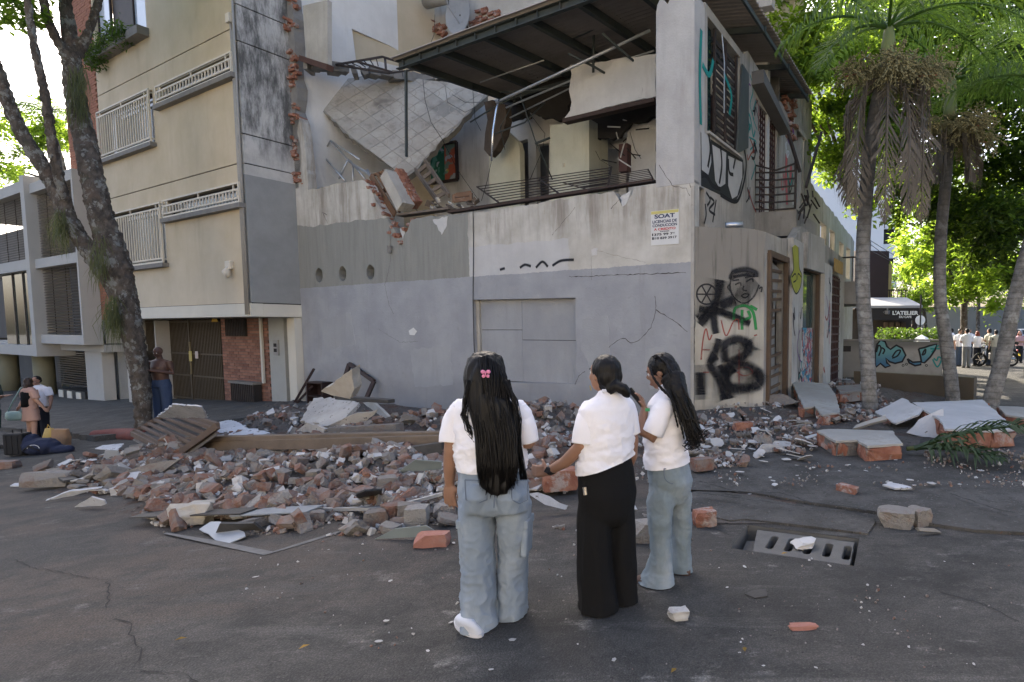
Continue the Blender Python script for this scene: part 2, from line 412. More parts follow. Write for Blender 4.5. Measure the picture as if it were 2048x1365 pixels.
KR = plain('red_kerb_paint', (.16, .055, .045), .3, 7, .85, .5, dirt=.5, dcol=(.1, .09, .085))
kp = smoothline([gnd(184, 876, .04), gnd(200, 874, .05), gnd(240, 871, .06), gnd(285, 872, .07)], 4)
q = MB().tube(kp, [.03, .1] + [.16] * (len(kp) - 2), 12, squash=1.0); tag(q.build('kerb', KR, None, True), 'rounded red painted kerb end beside the fallen slatted frame', 'kerb')
# cracks in the asphalt, thin jagged grooves filled with dirt
CRK = plain('crack_dirt', (.03, .029, .028), .3, 20, .95, .3)
def gcrack(px, w0=.009, w1=.002):
    pts = [gnd(u, v) for u, v in px]; out = []
    for a, b in zip(pts, pts[1:]):
        k = max(2, int((b - a).length / .05)); d = (b - a).normalized(); nn = V((-d.y, d.x, 0))
        for j in range(k):
            p = a.lerp(b, j / k) + nn * R.uniform(-.015, .015); out.append(V((p.x, p.y, gz(p.x, p.y) + mn.noise(V((p.x * .5, p.y * .5, 0))) * .018 + .001)))
    mb = MB(); ribbon(mb, out, [R.uniform(w1, w0) for _ in out], (0, 0, 1), .004); return mb
for c in ([(28, 1122), (60, 1136), (105, 1140), (155, 1152), (215, 1162), (222, 1190), (205, 1225)], [(225, 1243), (255, 1246), (262, 1270), (288, 1303), (265, 1338), (310, 1345), (360, 1348), (415, 1365)],
          [(1880, 1185), (1960, 1205), (2000, 1225), (2060, 1250)], [(1380, 1050), (1440, 1062), (1470, 1075)]):
    gcrack(c).build('crack', CRK, road).location = (0, 0, 0)
for c in ([(1400, 975), (1480, 1000), (1560, 1000), (1620, 1020), (1700, 1030), (1745, 1040)], [(1392, 1000), (1500, 1015), (1620, 1030)], [(1900, 1000), (1980, 1030), (2048, 1048)]):
    mb = gcrack(c, .03, .006); mb.v = [(x, y, z + .066) for x, y, z in mb.v]; mb.build('crack', CRK, road)
# pale mortar line left on the asphalt
mb = MB(); ribbon(mb, [p + V((0, 0, .0)) for p in (gnd(330, 1068), gnd(420, 1085), gnd(537, 1109), gnd(600, 1090), gnd(690, 1062))], [.03, .07, .08, .06, .04], (0, 0, 1), .008)
mb.build('mortar_line', plain('mortar_line', (.145, .14, .132), .3, 9, .95, .5, dirt=.5), road)
# ------------------------------------------------------------------ the ruined corner house
G = Frame(.36, 11.0, 0, rad(-25.85))
ruin = thing('ruined_house', 'collapsed grey corner house with torn open upper floor and graffiti on its side', 'house', G.o, G.a)
def f_front(e):
    st = e.noise(1.5, 8, (1.6, 1.6, .2), .7) ; st2 = e.noise(5, 7, (1.8, 1.8, .16), .7); n = e.noise(1.3, 6, rough=.62); w_ = (e.noise(2.5, 4) - .5) * .16
    cream = e.mix(n.sm(.3, .72), (.41, .385, .335), (.56, .54, .49))
    rust = e.mix(st.sm(.4, .68), cream, (.2, .17, .135))
    cream = e.mix((e.z + w_ * 3).sm(3.1, 4.2) * .85, cream, rust)
    cream = e.mix(st2.sm(.6, .72) * .45, cream, (.27, .20, .12))
    olive = e.mix(st2.sm(.35, .75) * .7, (.255, .253, .228), (.195, .19, .17)); olive = e.mix(st.sm(.5, .75) * .5, olive, (.32, .31, .27))
    m_ol = (e.x + w_).lt(-5.72) * (e.z + w_ - e.noise(.7, 2) * .5).lt(4.28)
    c = e.mix(m_ol, cream, olive)
    gray = e.mix(n.sm(.3, .7), (.275, .28, .295), (.335, .34, .35)); gray = e.mix(e.noise(6, 6, rough=.7).sm(.56, .75) * .5, gray, (.22, .222, .23))
    gray = e.mix(st.sm(.55, .75) * .45, gray, (.215, .213, .212)); gray = e.mix(e.noise(2.6, 8, rough=.75).sm(.6, .68) * .5, gray, (.38, .385, .39))
    m_gr = (e.z - e.x * .012 + w_ * .3 + (e.noise(14, 4) - .5) * .05).lt(3.0)
    c = e.mix(m_gr, c, gray)
    patch = (e.z + w_).lt(3.62) * (e.x + w_).gt(-5.7) * (e.x + w_ * 2).lt(-2.9) * (1 - m_gr)
    c = e.mix(patch * .6, c, (.47, .47, .48))
    c = e.mix(e.noise(20, 5, rough=.7).sm(.66, .74) * .5, c, (.14, .13, .12))
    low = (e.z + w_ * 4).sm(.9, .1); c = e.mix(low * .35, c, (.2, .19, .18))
    return dict(c=c, h=e.noise(24, 6, rough=.65) + e.noise(3, 4) * 1.5, d=.012, s=.55)
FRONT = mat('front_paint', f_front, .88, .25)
def f_dirtywall(c1, c2, st=(.2, .18, .15), k=.7):
    def fn(e):
        n = e.noise(1.1, 6, rough=.62); s1 = e.noise(1.6, 8, (1.6, 1.6, .22), .7); s2 = e.noise(5, 7, (1.8, 1.8, .25), .7); g_ = e.noise(.55, 4).sm(.35, .65)
        c = e.mix(n.sm(.3, .7), c1, c2); c = e.mix(s1.sm(.45, .72) * g_ * k, c, st); c = e.mix(s2.sm(.6, .78) * e.noise(.8, 5).sm(.45, .65) * k * .8, c, (.08, .075, .07)); c = e.mix(e.noise(9, 6, rough=.75).sm(.58, .72) * .3, c, st)
        return dict(c=c, h=e.noise(26, 6, rough=.65) + e.noise(4, 4), d=.012, s=.55)
    return fn
PLAST = mat('dirty_cream_plaster', f_dirtywall((.36, .335, .29), (.48, .455, .405)), .9, .2)
WHITEW = mat('white_room_plaster', f_dirtywall((.47, .455, .425), (.58, .565, .53), (.28, .25, .215), .8), .9, .2)
PALEW = mat('pale_blue_room_plaster', f_dirtywall((.60, .58, .54), (.70, .68, .64), (.42, .39, .34), .5), .9, .2)
YELW = mat('pale_yellow_room_plaster', f_dirtywall((.47, .455, .35), (.55, .535, .42), (.36, .31, .2), .5), .9, .2)
PILL = mat('raw_grey_concrete', f_dirtywall((.36, .345, .33), (.46, .45, .43), (.25, .235, .225), .6), .92, .2)
SIDEW = mat('stained_side_wall', f_dirtywall((.31, .29, .255), (.42, .40, .36), (.09, .085, .075), 1.0), .92, .2)
DKCON = plain('broken_concrete', (.22, .21, .195), .3, 4, .95, .9, 30, dirt=.5)
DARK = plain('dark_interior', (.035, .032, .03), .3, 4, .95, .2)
STEEL = plain('green_black_steel', (.045, .055, .055), .3, 9, .6, .2, dirt=.4, dcol=(.11, .08, .06))
IRON = plain('rusty_dark_iron', (.035, .028, .026), .3, 14, .65, .3, dirt=.5, dcol=(.10, .05, .03))
GALV = plain('galvanised_tube', (.42, .43, .44), .2, 12, .4, .1, metal=.6)
def f_brick(e):
    r = e.rnd; n = e.noise(9, 5, off=r)
    c = e.mix(r, (.26, .12, .08), (.34, .17, .115)); c = e.mix(n.sm(.35, .7), c, (.22, .09, .06))
    c = e.mix(e.noise(5, 6, rough=.7, off=r).sm(.5, .62) * .75, c, (.36, .33, .30))
    return dict(c=c, h=e.noise(40, 5, off=r) + e.noise(10, 3, off=r), d=.012, s=.9)
BRICK = mat('clay_brick', f_brick, .92, .2)
def gx(px, y=0): return [(p.x, p.z) for p in (G.f(u, v, y) for u, v in px)]
def circ(c, rx, rz, n=14): return [(c[0] + rx * math.cos(2 * math.pi * k / n) * R.uniform(.93, 1.05), c[1] + rz * math.sin(2 * math.pi * k / n) * R.uniform(.93, 1.05)) for k in range(n)]
top = gx([(1312, 369), (1268, 376), (1257, 400), (1243, 412), (1236, 396), (1226, 383), (1160, 393), (1060, 409), (960, 425), (905, 430), (850, 434), (822, 440), (815, 462), (803, 477), (788, 459), (770, 432), (752, 405), (738, 372), (724, 360), (700, 363), (660, 372), (616, 381), (613, 330), (609, 285), (604, 255), (599, 236), (593, 233)])
outline = [(-12.1, -1.2), (0, -.25), (0, 4.52)] + jag(top, .025, .1) + [(-12.1, top[-1][1] - .1)]
holes = [gx([(945, 600), (1151, 596), (1153, 768), (950, 764)])] + [circ(c, .16, .2) for c in gx([(638, 551), (685, 548), (741, 545)])]
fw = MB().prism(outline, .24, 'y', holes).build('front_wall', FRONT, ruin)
# bricks showing in the torn V of the parapet
BRM = MB().box((-.12, -.055, -.045), (.12, .055, .045)); 
def brick_mesh(seed, chip=.02):
    r = random.Random(seed); b = bmesh.new(); bmesh.ops.create_cube(b, size=1)
    for v_ in b.verts: v_.co = V((v_.co.x * .24, v_.co.y * .115, v_.co.z * .085))
    bmesh.ops.subdivide_edges(b, edges=b.edges[:], cuts=1, use_grid_fill=True)
    for v_ in b.verts:
        k = 2.2 if v_.co.length > .12 else 1
        v_.co += V((r.uniform(-chip, chip), r.uniform(-chip, chip), r.uniform(-chip, chip) * .6)) * k * .5
    me = bpy.data.meshes.new('brick'); b.to_mesh(me); b.free(); me.materials.append(BRICK); return me
BRMESH = [brick_mesh(i) for i in range(6)]
vs = gx([(818, 440), (813, 460), (803, 474), (792, 466), (783, 455), (776, 443), (768, 430), (760, 418), (752, 404), (745, 388), (738, 374), (730, 362)])
for i, (x, z) in enumerate(vs):
    for k in range(3):
        place('brick', R.choice(BRMESH), fw, (x + R.uniform(-.12, .05), .14 + R.uniform(-.1, .06), z - .02 - k * .05 + R.uniform(-.03, .05)), (R.uniform(-.1, .1), R.uniform(-.2, .2), R.choice((0, 1.57)) + R.uniform(-.2, .2)), (.9, .9, .9))
# blind window: painted boards nailed into the opening
BOARD = mat('painted_board', f_dirtywall((.27, .275, .285), (.325, .33, .335), (.24, .24, .25), .5), .8, .3)
x0, x1 = holes[0][0][0], holes[0][1][0]; z0, z1 = holes[0][2][1], holes[0][0][1]
for a, b, c, d, y in ((.10, 1.33, .0, .62, .15), (.10, 1.33, .626, 1.0, .152), (1.336, 2.82, .0, .5, .145), (1.336, 2.82, .506, 1.0, .149)):
    MB().box((x0 + a, y, z0 - .03 + c * (z1 - z0 + .04)), (x0 + b, y + .02, z0 - .03 + d * (z1 - z0 + .04))).build('window_board', BOARD, ruin, bevel=.003)
MB().box((x0 - .02, .1, z0 - .06), (x0 + .09, .2, z1 + .03)).build('window_jamb', PLAST, ruin)
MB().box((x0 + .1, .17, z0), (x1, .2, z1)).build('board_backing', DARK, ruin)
MB().box((-11.9, 2.6, -1.2), (-.2, 2.7, 3.44)).build('ground_floor_blackout', DARK, ruin); MB().box((-12, .26, -1.2), (-11.9, 2.6, 3.44)).build('ground_floor_blackout', DARK, ruin)  # dark walls added so the round holes read black; shade is in their colour
# cracks on the front wall
CRW = plain('wall_crack', (.045, .04, .036), .3, 20, .95, .2)
def wcrack(px, w0, fr=G, par=ruin, y=0, m=CRW, n=(0, -1, 0)):
    pts = [fr.f(u, v, y) for u, v in px]; out = []
    for a, b in zip(pts, pts[1:]):
        k = max(2, int((b - a).length / .06))
        for j in range(k): out.append(a.lerp(b, j / k) + V((R.uniform(-.012, .012), 0, R.uniform(-.012, .012))))
    out.append(pts[-1]); mb = MB(); ribbon(mb, out, [R.uniform(.15, .65) * w0 for _ in out], n, .003); return mb.build('crack', m, par)
for px, w_ in (([(1310, 592), (1312, 625), (1302, 655), (1278, 682), (1262, 686), (1252, 678), (1240, 678), (1228, 688), (1212, 698)], .03), ([(1312, 620), (1345, 640), (1375, 664)], .03), ([(1170, 743), (1158, 752), (1150, 770)], .02),
               ([(1138, 554), (1250, 550), (1372, 546)], .03), ([(1105, 470), (1130, 440), (1150, 415)], .015), ([(780, 500), (782, 520), (770, 570), (778, 610), (787, 628)], .012), ([(758, 660), (800, 685), (836, 683)], .01), ([(654, 430), (645, 425), (652, 440), (655, 447)], .03), ([(1290, 525), (1183, 500), (1183, 560)], .008), ([(1222, 418), (1236, 402), (1245, 395)], .03)):
    wcrack(px, w_)
# rust streak and black spray marks on the white patch
def f_spray(col, soft):
    def fn(e):
        u_, v_ = e.uv; a = (v_ - .5).ab().sm(.5, .5 - soft) * (e.noise(30, 4) * .7 + .65).mn(1)
        return dict(c=col, a=a)
    return fn
def spray(name, col, soft=.18): return mat('spray_' + name, f_spray(col, soft), .75, .3)
BLK, BLKS = spray('black', (.016, .016, .018), .12), spray('black_soft', (.02, .02, .023), .42)
SGRN, SRED, STEAL, SWHT = spray('green', (.03, .22, .06), .2), spray('red', (.3, .06, .045), .35), spray('teal', (.01, .22, .2), .2), spray('white', (.6, .6, .6), .2)
def stroke(px, wd, m, fr=G, par=ruin, y=0, plane='f', name='graffiti_stroke', off=.004, sm=True):
    fn = fr.f if plane == 'f' else fr.r
    pts = [fn(u, v, y) for u, v in px]
    if sm: pts = smoothline(pts, 6)
    mb = MB(); ribbon(mb, pts, wd, (0, -1, 0) if plane == 'f' else (1, 0, 0), off); return uvbuild(mb, name, m, par)
for px in ([(1040, 536), (1050, 530), (1062, 533)], [(1072, 536), (1085, 524), (1096, 534)], [(1105, 532), (1122, 522), (1148, 520)], [(1000, 540), (1010, 537)]): stroke(px, .09, BLKS)
# corner pier above the parapet
px_top = [(0, 4.45), (0, 7.8)] + jag([(-.04, 7.95), (-.3, 8.1), (-.55, 7.8), (-.7, 7.95), (-.8, 7.7)], .03, .1) + [(-.81, 4.45)]
MB().prism(px_top, .5, 'y', base=-.006).build('corner_pier', PILL, ruin, bevel=.012)
# dark groove and pipe down the corner
MB().box((-.055, -.03, .1), (.01, .03, 4.4)).build('corner_strip', SIDEW, ruin)
wcrack([(1373, 100), (1375, 330), (1385, 400), (1384, 520), (1390, 640), (1386, 800)], .03)
wcrack([(1318, 330), (1345, 372), (1372, 378), (1380, 392)], .02, y=-.006)
# floor slab of the upper room
MB().box((-12, .24, 3.45), (-.0, 9, 3.62)).build('floor_slab', DKCON, ruin)
# party wall on the left, three storeys, with the third floor's torn slab edge
pw_out = [(.24, -1), (9, -1), (9, 14), (.05, 14), (.05, 9.4), (.3, 9.2), (.22, 8.5), (.34, 7.5), (.24, 6.5)]
op = [(p.y, p.z) for p in (G.r(704, 58, -12), G.r(712, 122, -12), G.r(760, 124, -12), G.r(845, 145, -12), G.r(842, 128, -12), G.r(780, 92, -12))]
MB().prism(pw_out, .3, 'x', [op], base=-12.3).build('party_wall', PALEW, ruin)
MB().box((-12.5, 1.3, 9.2), (-12.33, 7, 12.5)).build('opening_shade_backing', DARK, ruin)  # dark box close behind the opening, coloured with the interior's shade
# third floor piece of front return: pale panel at the left with brown base
pp = [G.f(605, 12, .1), G.f(655, 0, .1), G.f(655, 128, .1), G.f(612, 118, .1)]
MB().prism([(p.x, p.z) for p in pp], .12, 'y', base=.1).build('upper_wall_panel', PLAST, ruin)
MB().bar(G.f(605, 119, .05), G.f(660, 137, .05), .2, .14).build('skirting_board', plain('brown_skirting', (.09, .05, .04), .2, 8, .7, .2), ruin)
# torn brick pier between the two houses
bp = thing('broken_brick_pier', 'tall torn strip of exposed bricks between the tan block and the ruin', 'brick pier', G.w(-12.05, 0, 5.6), G.a)
core = []; 
for k in range(18):
    z = k * .3; core.append((z, -.2 - .05 * math.sin(k), .17 + R.uniform(-.1, .08)))
MB().prism([(a, z) for z, a, b in core] + [(b, z) for z, a, b in reversed(core)], .28, 'y', base=.0).build('core', DKCON, bp)
for k in range(52):
    z = .1 + k * .098; gap = mn.noise(V((k * .31, 2, 0))) > .12
    for i in range(2):
        if gap or R.random() < .25: continue
        s_ = R.uniform(.7, 1.15); place('brick', R.choice(BRMESH), bp, (-.1 + i * .19 + .07 * math.sin(k * .45) + R.uniform(-.07, .07), .03 + R.uniform(-.06, .07), z), (R.uniform(-.1, .1), R.uniform(-.12, .12), R.choice((0, .1, 1.5)) + R.uniform(-.2, .2)), (s_, 1, R.uniform(.8, 1.1)))
# torn edge of the third-floor slab
sl_px = [(600, 128), (640, 140), (690, 148), (740, 158), (790, 166), (835, 170), (870, 178)]
pts = [G.r(u, v, -11.6) for u, v in sl_px]; pts = [V((-11.6 + .25 * i, p.y + .1, p.z)) for i, p in enumerate(pts)]
mb = MB()
for a, b in zip(pts, pts[1:]):
    for k in range(3): mb.bar(a.lerp(b, k / 3) + V((0, R.uniform(-.1, .1), R.uniform(-.05, .05))), a.lerp(b, (k + 1) / 3) + V((0, R.uniform(-.1, .1), R.uniform(-.05, .05))), R.uniform(.3, .5), R.uniform(.16, .28))
mb.build('torn_slab_edge', DKCON, ruin)
# rear block: back wall of the room and the storeys above
bk = [(-12, 3.6), (0, 3.6), (0, 8.6), (-4.2, 8.9), (-12, 9.2)]
dr = gx([(1036, 284), (1056, 278), (1058, 425), (1038, 425)], 4.6)
dr2 = gx([(1072, 290), (1098, 286), (1098, 425), (1074, 425)], 4.6)
MB().prism(bk, .2, 'y', [dr, dr2], base=4.6).build('back_wall', WHITEW, ruin)
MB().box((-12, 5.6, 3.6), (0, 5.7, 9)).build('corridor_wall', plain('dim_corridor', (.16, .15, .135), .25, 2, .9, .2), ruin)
up = [(-12.2, 13.9)] + jag(gx([(776, -10), (800, 14), (812, 22), (830, 36), (862, 52), (882, 62), (884, 90), (893, 112)], 4.8), .07, .15) + jag(gx([(912, 118), (960, 102), (1010, 72)], 4.8), .05, .2) + [(-4, 10.2), (0, 10.0), (0, 14), (-6, 14)]
ub = MB().prism(up, .3, 'y', base=4.85).build('upper_back_wall', PLAST, ruin)
ue = gx([(776, -8), (800, 16), (830, 38), (862, 55), (884, 66), (886, 92), (897, 114), (930, 112), (965, 100)], 4.75)
for (a, b), (c, d) in zip(ue, ue[1:]):
    L_ = math.hypot(c - a, d - b); k = max(2, int(L_ / .16))
    for j in range(k):
        for q_ in range(2): place('brick', R.choice(BRMESH), ub, (a + (c - a) * j / k + R.uniform(-.05, .08), 4.82 + R.uniform(-.06, .04), b + (d - b) * j / k + q_ * .12 + R.uniform(-.04, .06)), (R.uniform(-.1, .1), R.uniform(-.6, .2), R.uniform(-.2, .2)), (1.1, 1.1, 1.1))
for k in range(60):     # plaster fallen off: bricks bare beside the dish
    u, v = R.uniform(948, 1005), R.uniform(20, 88)
    if v > 95 - (u - 948) * .5: continue
    p = G.f(u, v, 4.8); place('brick', R.choice(BRMESH), ub, (round(p.x / .26) * .26, 4.82, round(p.z / .1) * .1), (0, 0, R.uniform(-.04, .04)))
MB().box((-11.9, 8.2, 3.6), (0, 8.4, 14)).build('rear_wall', PLAST, ruin)
MB().box((-12, 5.2, 9.0), (0, 8.3, 9.2)).build('rear_slab', DKCON, ruin)
# hanging corner of the third floor: white lintel wall on the right
lt = gx([(1312, 108), (1312, 193), (1250, 206), (1190, 222), (1150, 232), (1128, 238), (1140, 222), (1143, 205), (1138, 182), (1143, 150), (1140, 130), (1200, 124)], 1.6)
MB().prism(jag(lt, .02, .15, True), .22, 'y', base=1.6).build('lintel_wall', WHITEW, ruin)
MB().bar(G.f(1130, 244, 1.55), G.f(1312, 202, 1.55), .2, .09).build('lintel_beam', plain('burnt_wood', (.05, .032, .025), .3, 8, .8, .3), ruin)
# partition block, pale yellow
def drop(p, n=2): return p[:-n] + [(x, 3.63) for x, z in p[-n:]]
pb_ = drop(gx([(1100, 252), (1178, 238), (1177, 352), (1100, 358)], 2.6)); mb = MB().prism(pb_, .9, 'y', base=2.6); mb.build('partition', YELW, ruin)
MB().box((0, 0, 0), (.07, .02, .1)).build('light_switch', plain('switch_plastic', (.45, .4, .3), .1, 5, .5, 0), ruin).location = G.f(1125, 335, 2.575)
jw = drop(gx([(978, 300), (985, 285), (1012, 262), (1036, 284), (1040, 300), (1040, 392), (978, 398)], 3.6))
MB().prism(jw, .2, 'y', base=3.6).build('stub_wall', YELW, ruin)
mb = MB().prism(gx([(968, 205), (985, 200), (1010, 210), (1012, 240), (1005, 270), (990, 300), (978, 312), (968, 300), (970, 268), (975, 240)], 2.9), .25, 'y', base=2.9); mb.build('hanging_plaster', plain('burnt_plaster', (.075, .06, .05), .4, 6, .95, .8, 30), ruin)
rw = gx([(1255, 232), (1312, 215), (1312, 392), (1240, 392), (1262, 340), (1252, 300)], 3.2); rw = [(x, 3.63 if v_ in (2, 3) else z) for v_, (x, z) in enumerate(rw)]; MB().prism(jag(rw, .03, .2, True), .2, 'y', base=3.2).build('room_wall', WHITEW, ruin)
MB().prism(drop(gx([(1182, 278), (1252, 275), (1252, 392), (1182, 392)], 3.8)), .12, 'y', [gx([(1195, 298), (1238, 298), (1238, 385), (1195, 385)], 3.8)], base=3.8).build('inner_door_frame', WHITEW, ruin)
MB().bar(G.f(1250, 290, 3.1), G.f(1250, 345, 3.1), .25, .2).build('door_jamb', plain('red_brown_jamb', (.1, .05, .045), .2, 8, .7, .2), ruin)

SOOT = plain('sooty_ceiling', (.03, .027, .025), .4, 3, .95, .6, 20)
for q, y in (([(1035, 150), (1090, 140), (1145, 135), (1142, 205), (1125, 240), (1085, 238), (1050, 215)], 3.3), ([(1180, 232), (1250, 212), (1312, 205), (1312, 235), (1262, 245), (1240, 275), (1182, 282)], 3.0), ([(1000, 190), (1040, 175), (1060, 235), (1015, 240)], 3.9)): MB().prism(jag(gx(q, y), .05, .12, True), .12, 'y', base=y).build('sooty_remains', SOOT, ruin)
for k in range(14):
    u, v = R.uniform(1185, 1300), R.uniform(235, 330); MB().bar(G.f(u, v, 2.7), G.f(u + R.uniform(-30, 30), v + R.uniform(-20, 30), 2.8), .02, .03).build('splintered_lath', R.choice((SOOT, WHITEW)), ruin)

PATCH = mat('repair_plaster', f_dirtywall((.30, .305, .315), (.35, .355, .36), (.24, .24, .24), .5), .9, .2); CHIPW = plain('chipped_plaster', (.5, .49, .47), .15, 6, .9, .5, dirt=.3)
for q in ([(1165, 640), (1215, 632), (1222, 720), (1180, 735), (1162, 700)], [(640, 640), (700, 625), (712, 690), (650, 700)], [(820, 700), (900, 690), (905, 770), (830, 775)], [(1290, 700), (1350, 690), (1362, 770), (1300, 780)]): MB().prism(jag(gx(q), .03, .08, True), .005, 'y', base=-.004).build('plaster_patch', PATCH, ruin)
for q in ([(866, 440), (896, 433), (894, 452), (884, 470), (876, 456)], [(1240, 396), (1262, 380), (1256, 402), (1246, 414)], [(800, 458), (812, 455), (806, 478)], [(1183, 500), (1196, 497), (1194, 511), (1184, 512)]): MB().prism(jag(gx(q), .02, .06, True), .012, 'y', base=-.009).build('plaster_chip', CHIPW, ruin)
# ------------------------------------------------------------------ steel roof over the torn room
ROOFM = plain('weathered_fibre_cement_sheet', (.27, .24, .215), .25, 2, .95, .4, 30, dirt=.4, dcol=(.13, .115, .1))
def rz_(x, y): return 8.02 + (x + 7.6) * .048 + y * .115
def corr_sheet(x0, x1, y0, y1, zf, pitch=.16, amp=.028, along='x'):
    mb = MB(); n = int((y1 - y0) / pitch * 6); nx = 2; vs = []; fs = []
    for lay in (0, .012):
        for i in range(n + 1):
            y = y0 + (y1 - y0) * i / n; a = amp * math.sin(2 * math.pi * (y - y0) / pitch)
            for j in range(nx): x = x0 + (x1 - x0) * j / (nx - 1); vs.append((x, y, zf(x, y) + a + lay))
    N = (n + 1) * nx
    for i in range(n):
        fs.append((i * 2, i * 2 + 1, i * 2 + 3, i * 2 + 2)); fs.append((N + i * 2, N + i * 2 + 2, N + i * 2 + 3, N + i * 2 + 1))
        for j in (0, 1): fs.append((i * 2 + j, (i + 1) * 2 + j, N + (i + 1) * 2 + j, N + i * 2 + j))
    fs += [(0, 1, N + 1, N), (n * 2, n * 2 + 1, N + n * 2 + 1, N + n * 2)]
    return mb.add(vs, fs)
roof = MB(); xs_ = [-7.75, -6.0, -4.2, -2.4, -.72]
for i, (a, b) in enumerate(zip(xs_, xs_[1:])):
    corr_sheet(a, b + .06, -.3, 5.2, lambda x, y: rz_(x, y) + .13 + .012 * (i % 2)).build('roof_sheet', ROOFM, ruin)
b0, b1 = V((-7.7, -.1, rz_(-7.7, -.1))), V((-.82, -.1, rz_(-.82, -.1)))
mb = MB(); mb.bar(b0, b1, .02, .2); mb.bar(b0 + V((0, -.04, .09)), b1 + V((0, -.04, .09)), .1, .02); mb.bar(b0 + V((0, -.04, -.09)), b1 + V((0, -.04, -.09)), .1, .02)
for k in range(12): mb.bar(b0.lerp(b1, k / 12 + .03) + V((0, -.04, -.09)), b0.lerp(b1, k / 12 + .03) + V((0, -.04, .09)), .02, .07)
mb.build('front_beam', STEEL, ruin)
for x in (-7.45, -6.3, -5.0, -3.75, -2.5, -1.3):
    MB().bar((x, -.08, rz_(x, -.08) + .0), (x, 5.2, rz_(x, 5.2)), .11, .16).build('rafter', STEEL, ruin)
MB().bar((-7.5, 3.1, rz_(-7.5, 3.1) - .12), (-.8, 3.1, rz_(-.8, 3.1) - .12), .05, .1).build('purlin', STEEL, ruin)
MB().bar(G.f(812, 142, -.1), G.f(813, 314, -.02), .05, .05).build('dangling_post', STEEL, ruin)
# canopy along the side street
for i, (a, b) in enumerate(((.3, 2.4), (2.4, 4.5), (4.5, 6.9))):
    corr_sheet(-.7, .62, a, b + .05, lambda x, y: 8.62 - .16 * (x + .7) + .01 * (i % 2), .15).build('roof_sheet', ROOFM, ruin)
for y in (.6, 2.6, 4.6, 6.6): MB().bar((-.7, y, 8.46), (.55, y, 8.27), .08, .12).build('rafter', STEEL, ruin)
MB().bar((.5, .35, 8.25), (.5, 6.9, 8.25), .05, .1).build('eaves_beam', STEEL, ruin)
# ------------------------------------------------------------------ tubes and wires torn loose in the room
def gt(name, pts, r_, m, label, cat, group, n=6):
    o = MB().tube([G.w(*G.f(u, v, y)) for u, v, y in pts], r_, n).build(name, m, None, True); return tag(o, label, cat, group)
lt_ = 'thin metal ceiling tube torn loose under the sagging roof'
for pts, r_, m in (([(992, 206, .5), (1150, 132, 1.0), (1300, 61, 1.4)], .032, GALV), ([(1012, 216, 1.5), (1215, 131, 1.8), (1308, 102, 2)], .022, GALV), ([(1020, 236, 2), (1150, 172, 2.2), (1308, 126, 2.4)], .018, GALV),
                   ([(1205, 68, .8), (1255, 112, 1.4), (1288, 140, 2.0)], .028, STEEL), ([(1137, 108, .8), (1190, 135, 1.4), (1262, 178, 2.2)], .028, STEEL), ([(1040, 190, 1.5), (1070, 280, 2), (1105, 360, 2.4)], .018, STEEL), ([(1000, 185, 1.6), (1060, 182, 1.8), (1160, 168, 2)], .02, STEEL),
                   ([(985, 270, 1.6), (1050, 245, 1.9), (1090, 205, 2.3)], .02, STEEL), ([(940, 245, 1.5), (1000, 208, 1.8), (1030, 195, 2)], .02, STEEL), ([(1070, 288, 2), (1100, 276, 2.2)], .03, STEEL), ([(960, 165, 1.2), (1088, 121, 1.4)], .015, GALV), ([(1187, 62, 1.6), (1187, 146, 1.6)], .035, STEEL), ([(1130, 85, 1.4), (1250, 32, 1.4)], .02, STEEL), ([(1030, 200, 1.8), (1000, 256, 2.1), (1010, 300, 2.1)], .014, STEEL)):
    gt('ceiling_tube', pts, r_, m, lt_, 'tube', 'torn ceiling tubes')
gt('bent_tube', [(998, 200, .4), (992, 222, .35), (986, 262, .3), (983, 322, .25)], .024, plain('shiny_strip', (.55, .57, .6), .1, 6, .25, 0, metal=.85), 'shiny bent metal strip hanging down in front of the torn room', 'tube', None)
for i, pts in enumerate(([(983, 322, .25), (975, 360, .2), (963, 402, .1)], [(846, 160, 1), (850, 200, .9), (862, 245, .8), (885, 280, 1), (915, 340, 1.4), (960, 405, .4)], [(890, 170, 2), (895, 205, 1.6), (930, 225, 1.6), (950, 215, 2.4)], [(905, 190, 1.8), (930, 205, 1.8), (960, 205, 2.2)], [(870, 30, 3.8), (868, 70, 3.6), (850, 115, 2.5), (848, 150, 1.4)],
                         [(1048, 212, 1.8), (1090, 268, 2.4), (1085, 300, 2.6), (1060, 360, 2.8)], [(1185, 290, 2.9), (1200, 320, 2.9), (1225, 335, 2.9)], [(1260, 265, 2.6), (1270, 300, 2.6), (1282, 318, 2.6)], [(945, 170, 1.2), (950, 240, 1.0), (962, 262, 1.2)])):
    gt('cable', pts, .007, plain('black_cable', (.02, .02, .02), .1, 5, .6, 0), 'thin dark cable dangling inside the torn open room', 'cable', 'dangling cables', 5)
# cable with knob hanging on the front wall
cb = MB().tube([G.w(*G.f(u, v, -.015)) for u, v in ((779, 452), (781, 480), (779, 497))], .008, 5).tube([G.w(*G.f(u, v, -.05)) for u, v in ((779, 492), (779, 506))], [.06, .05], 8)
tag(cb.build('hanging_knob', DKCON, None), 'small dirty knob hanging on a wire below the torn V in the wall', 'knob')
cb = MB().tube([G.w(*G.f(u, v, -.02)) for u, v in ((946, 418), (947, 500), (946, 600), (948, 690), (951, 740))], .009, 5)
tag(cb.build('wall_cable', plain('black_cable', (.02, .02, .02), .1, 5, .6, 0), None), 'thin cable running down the front wall to the boarded window', 'cable')
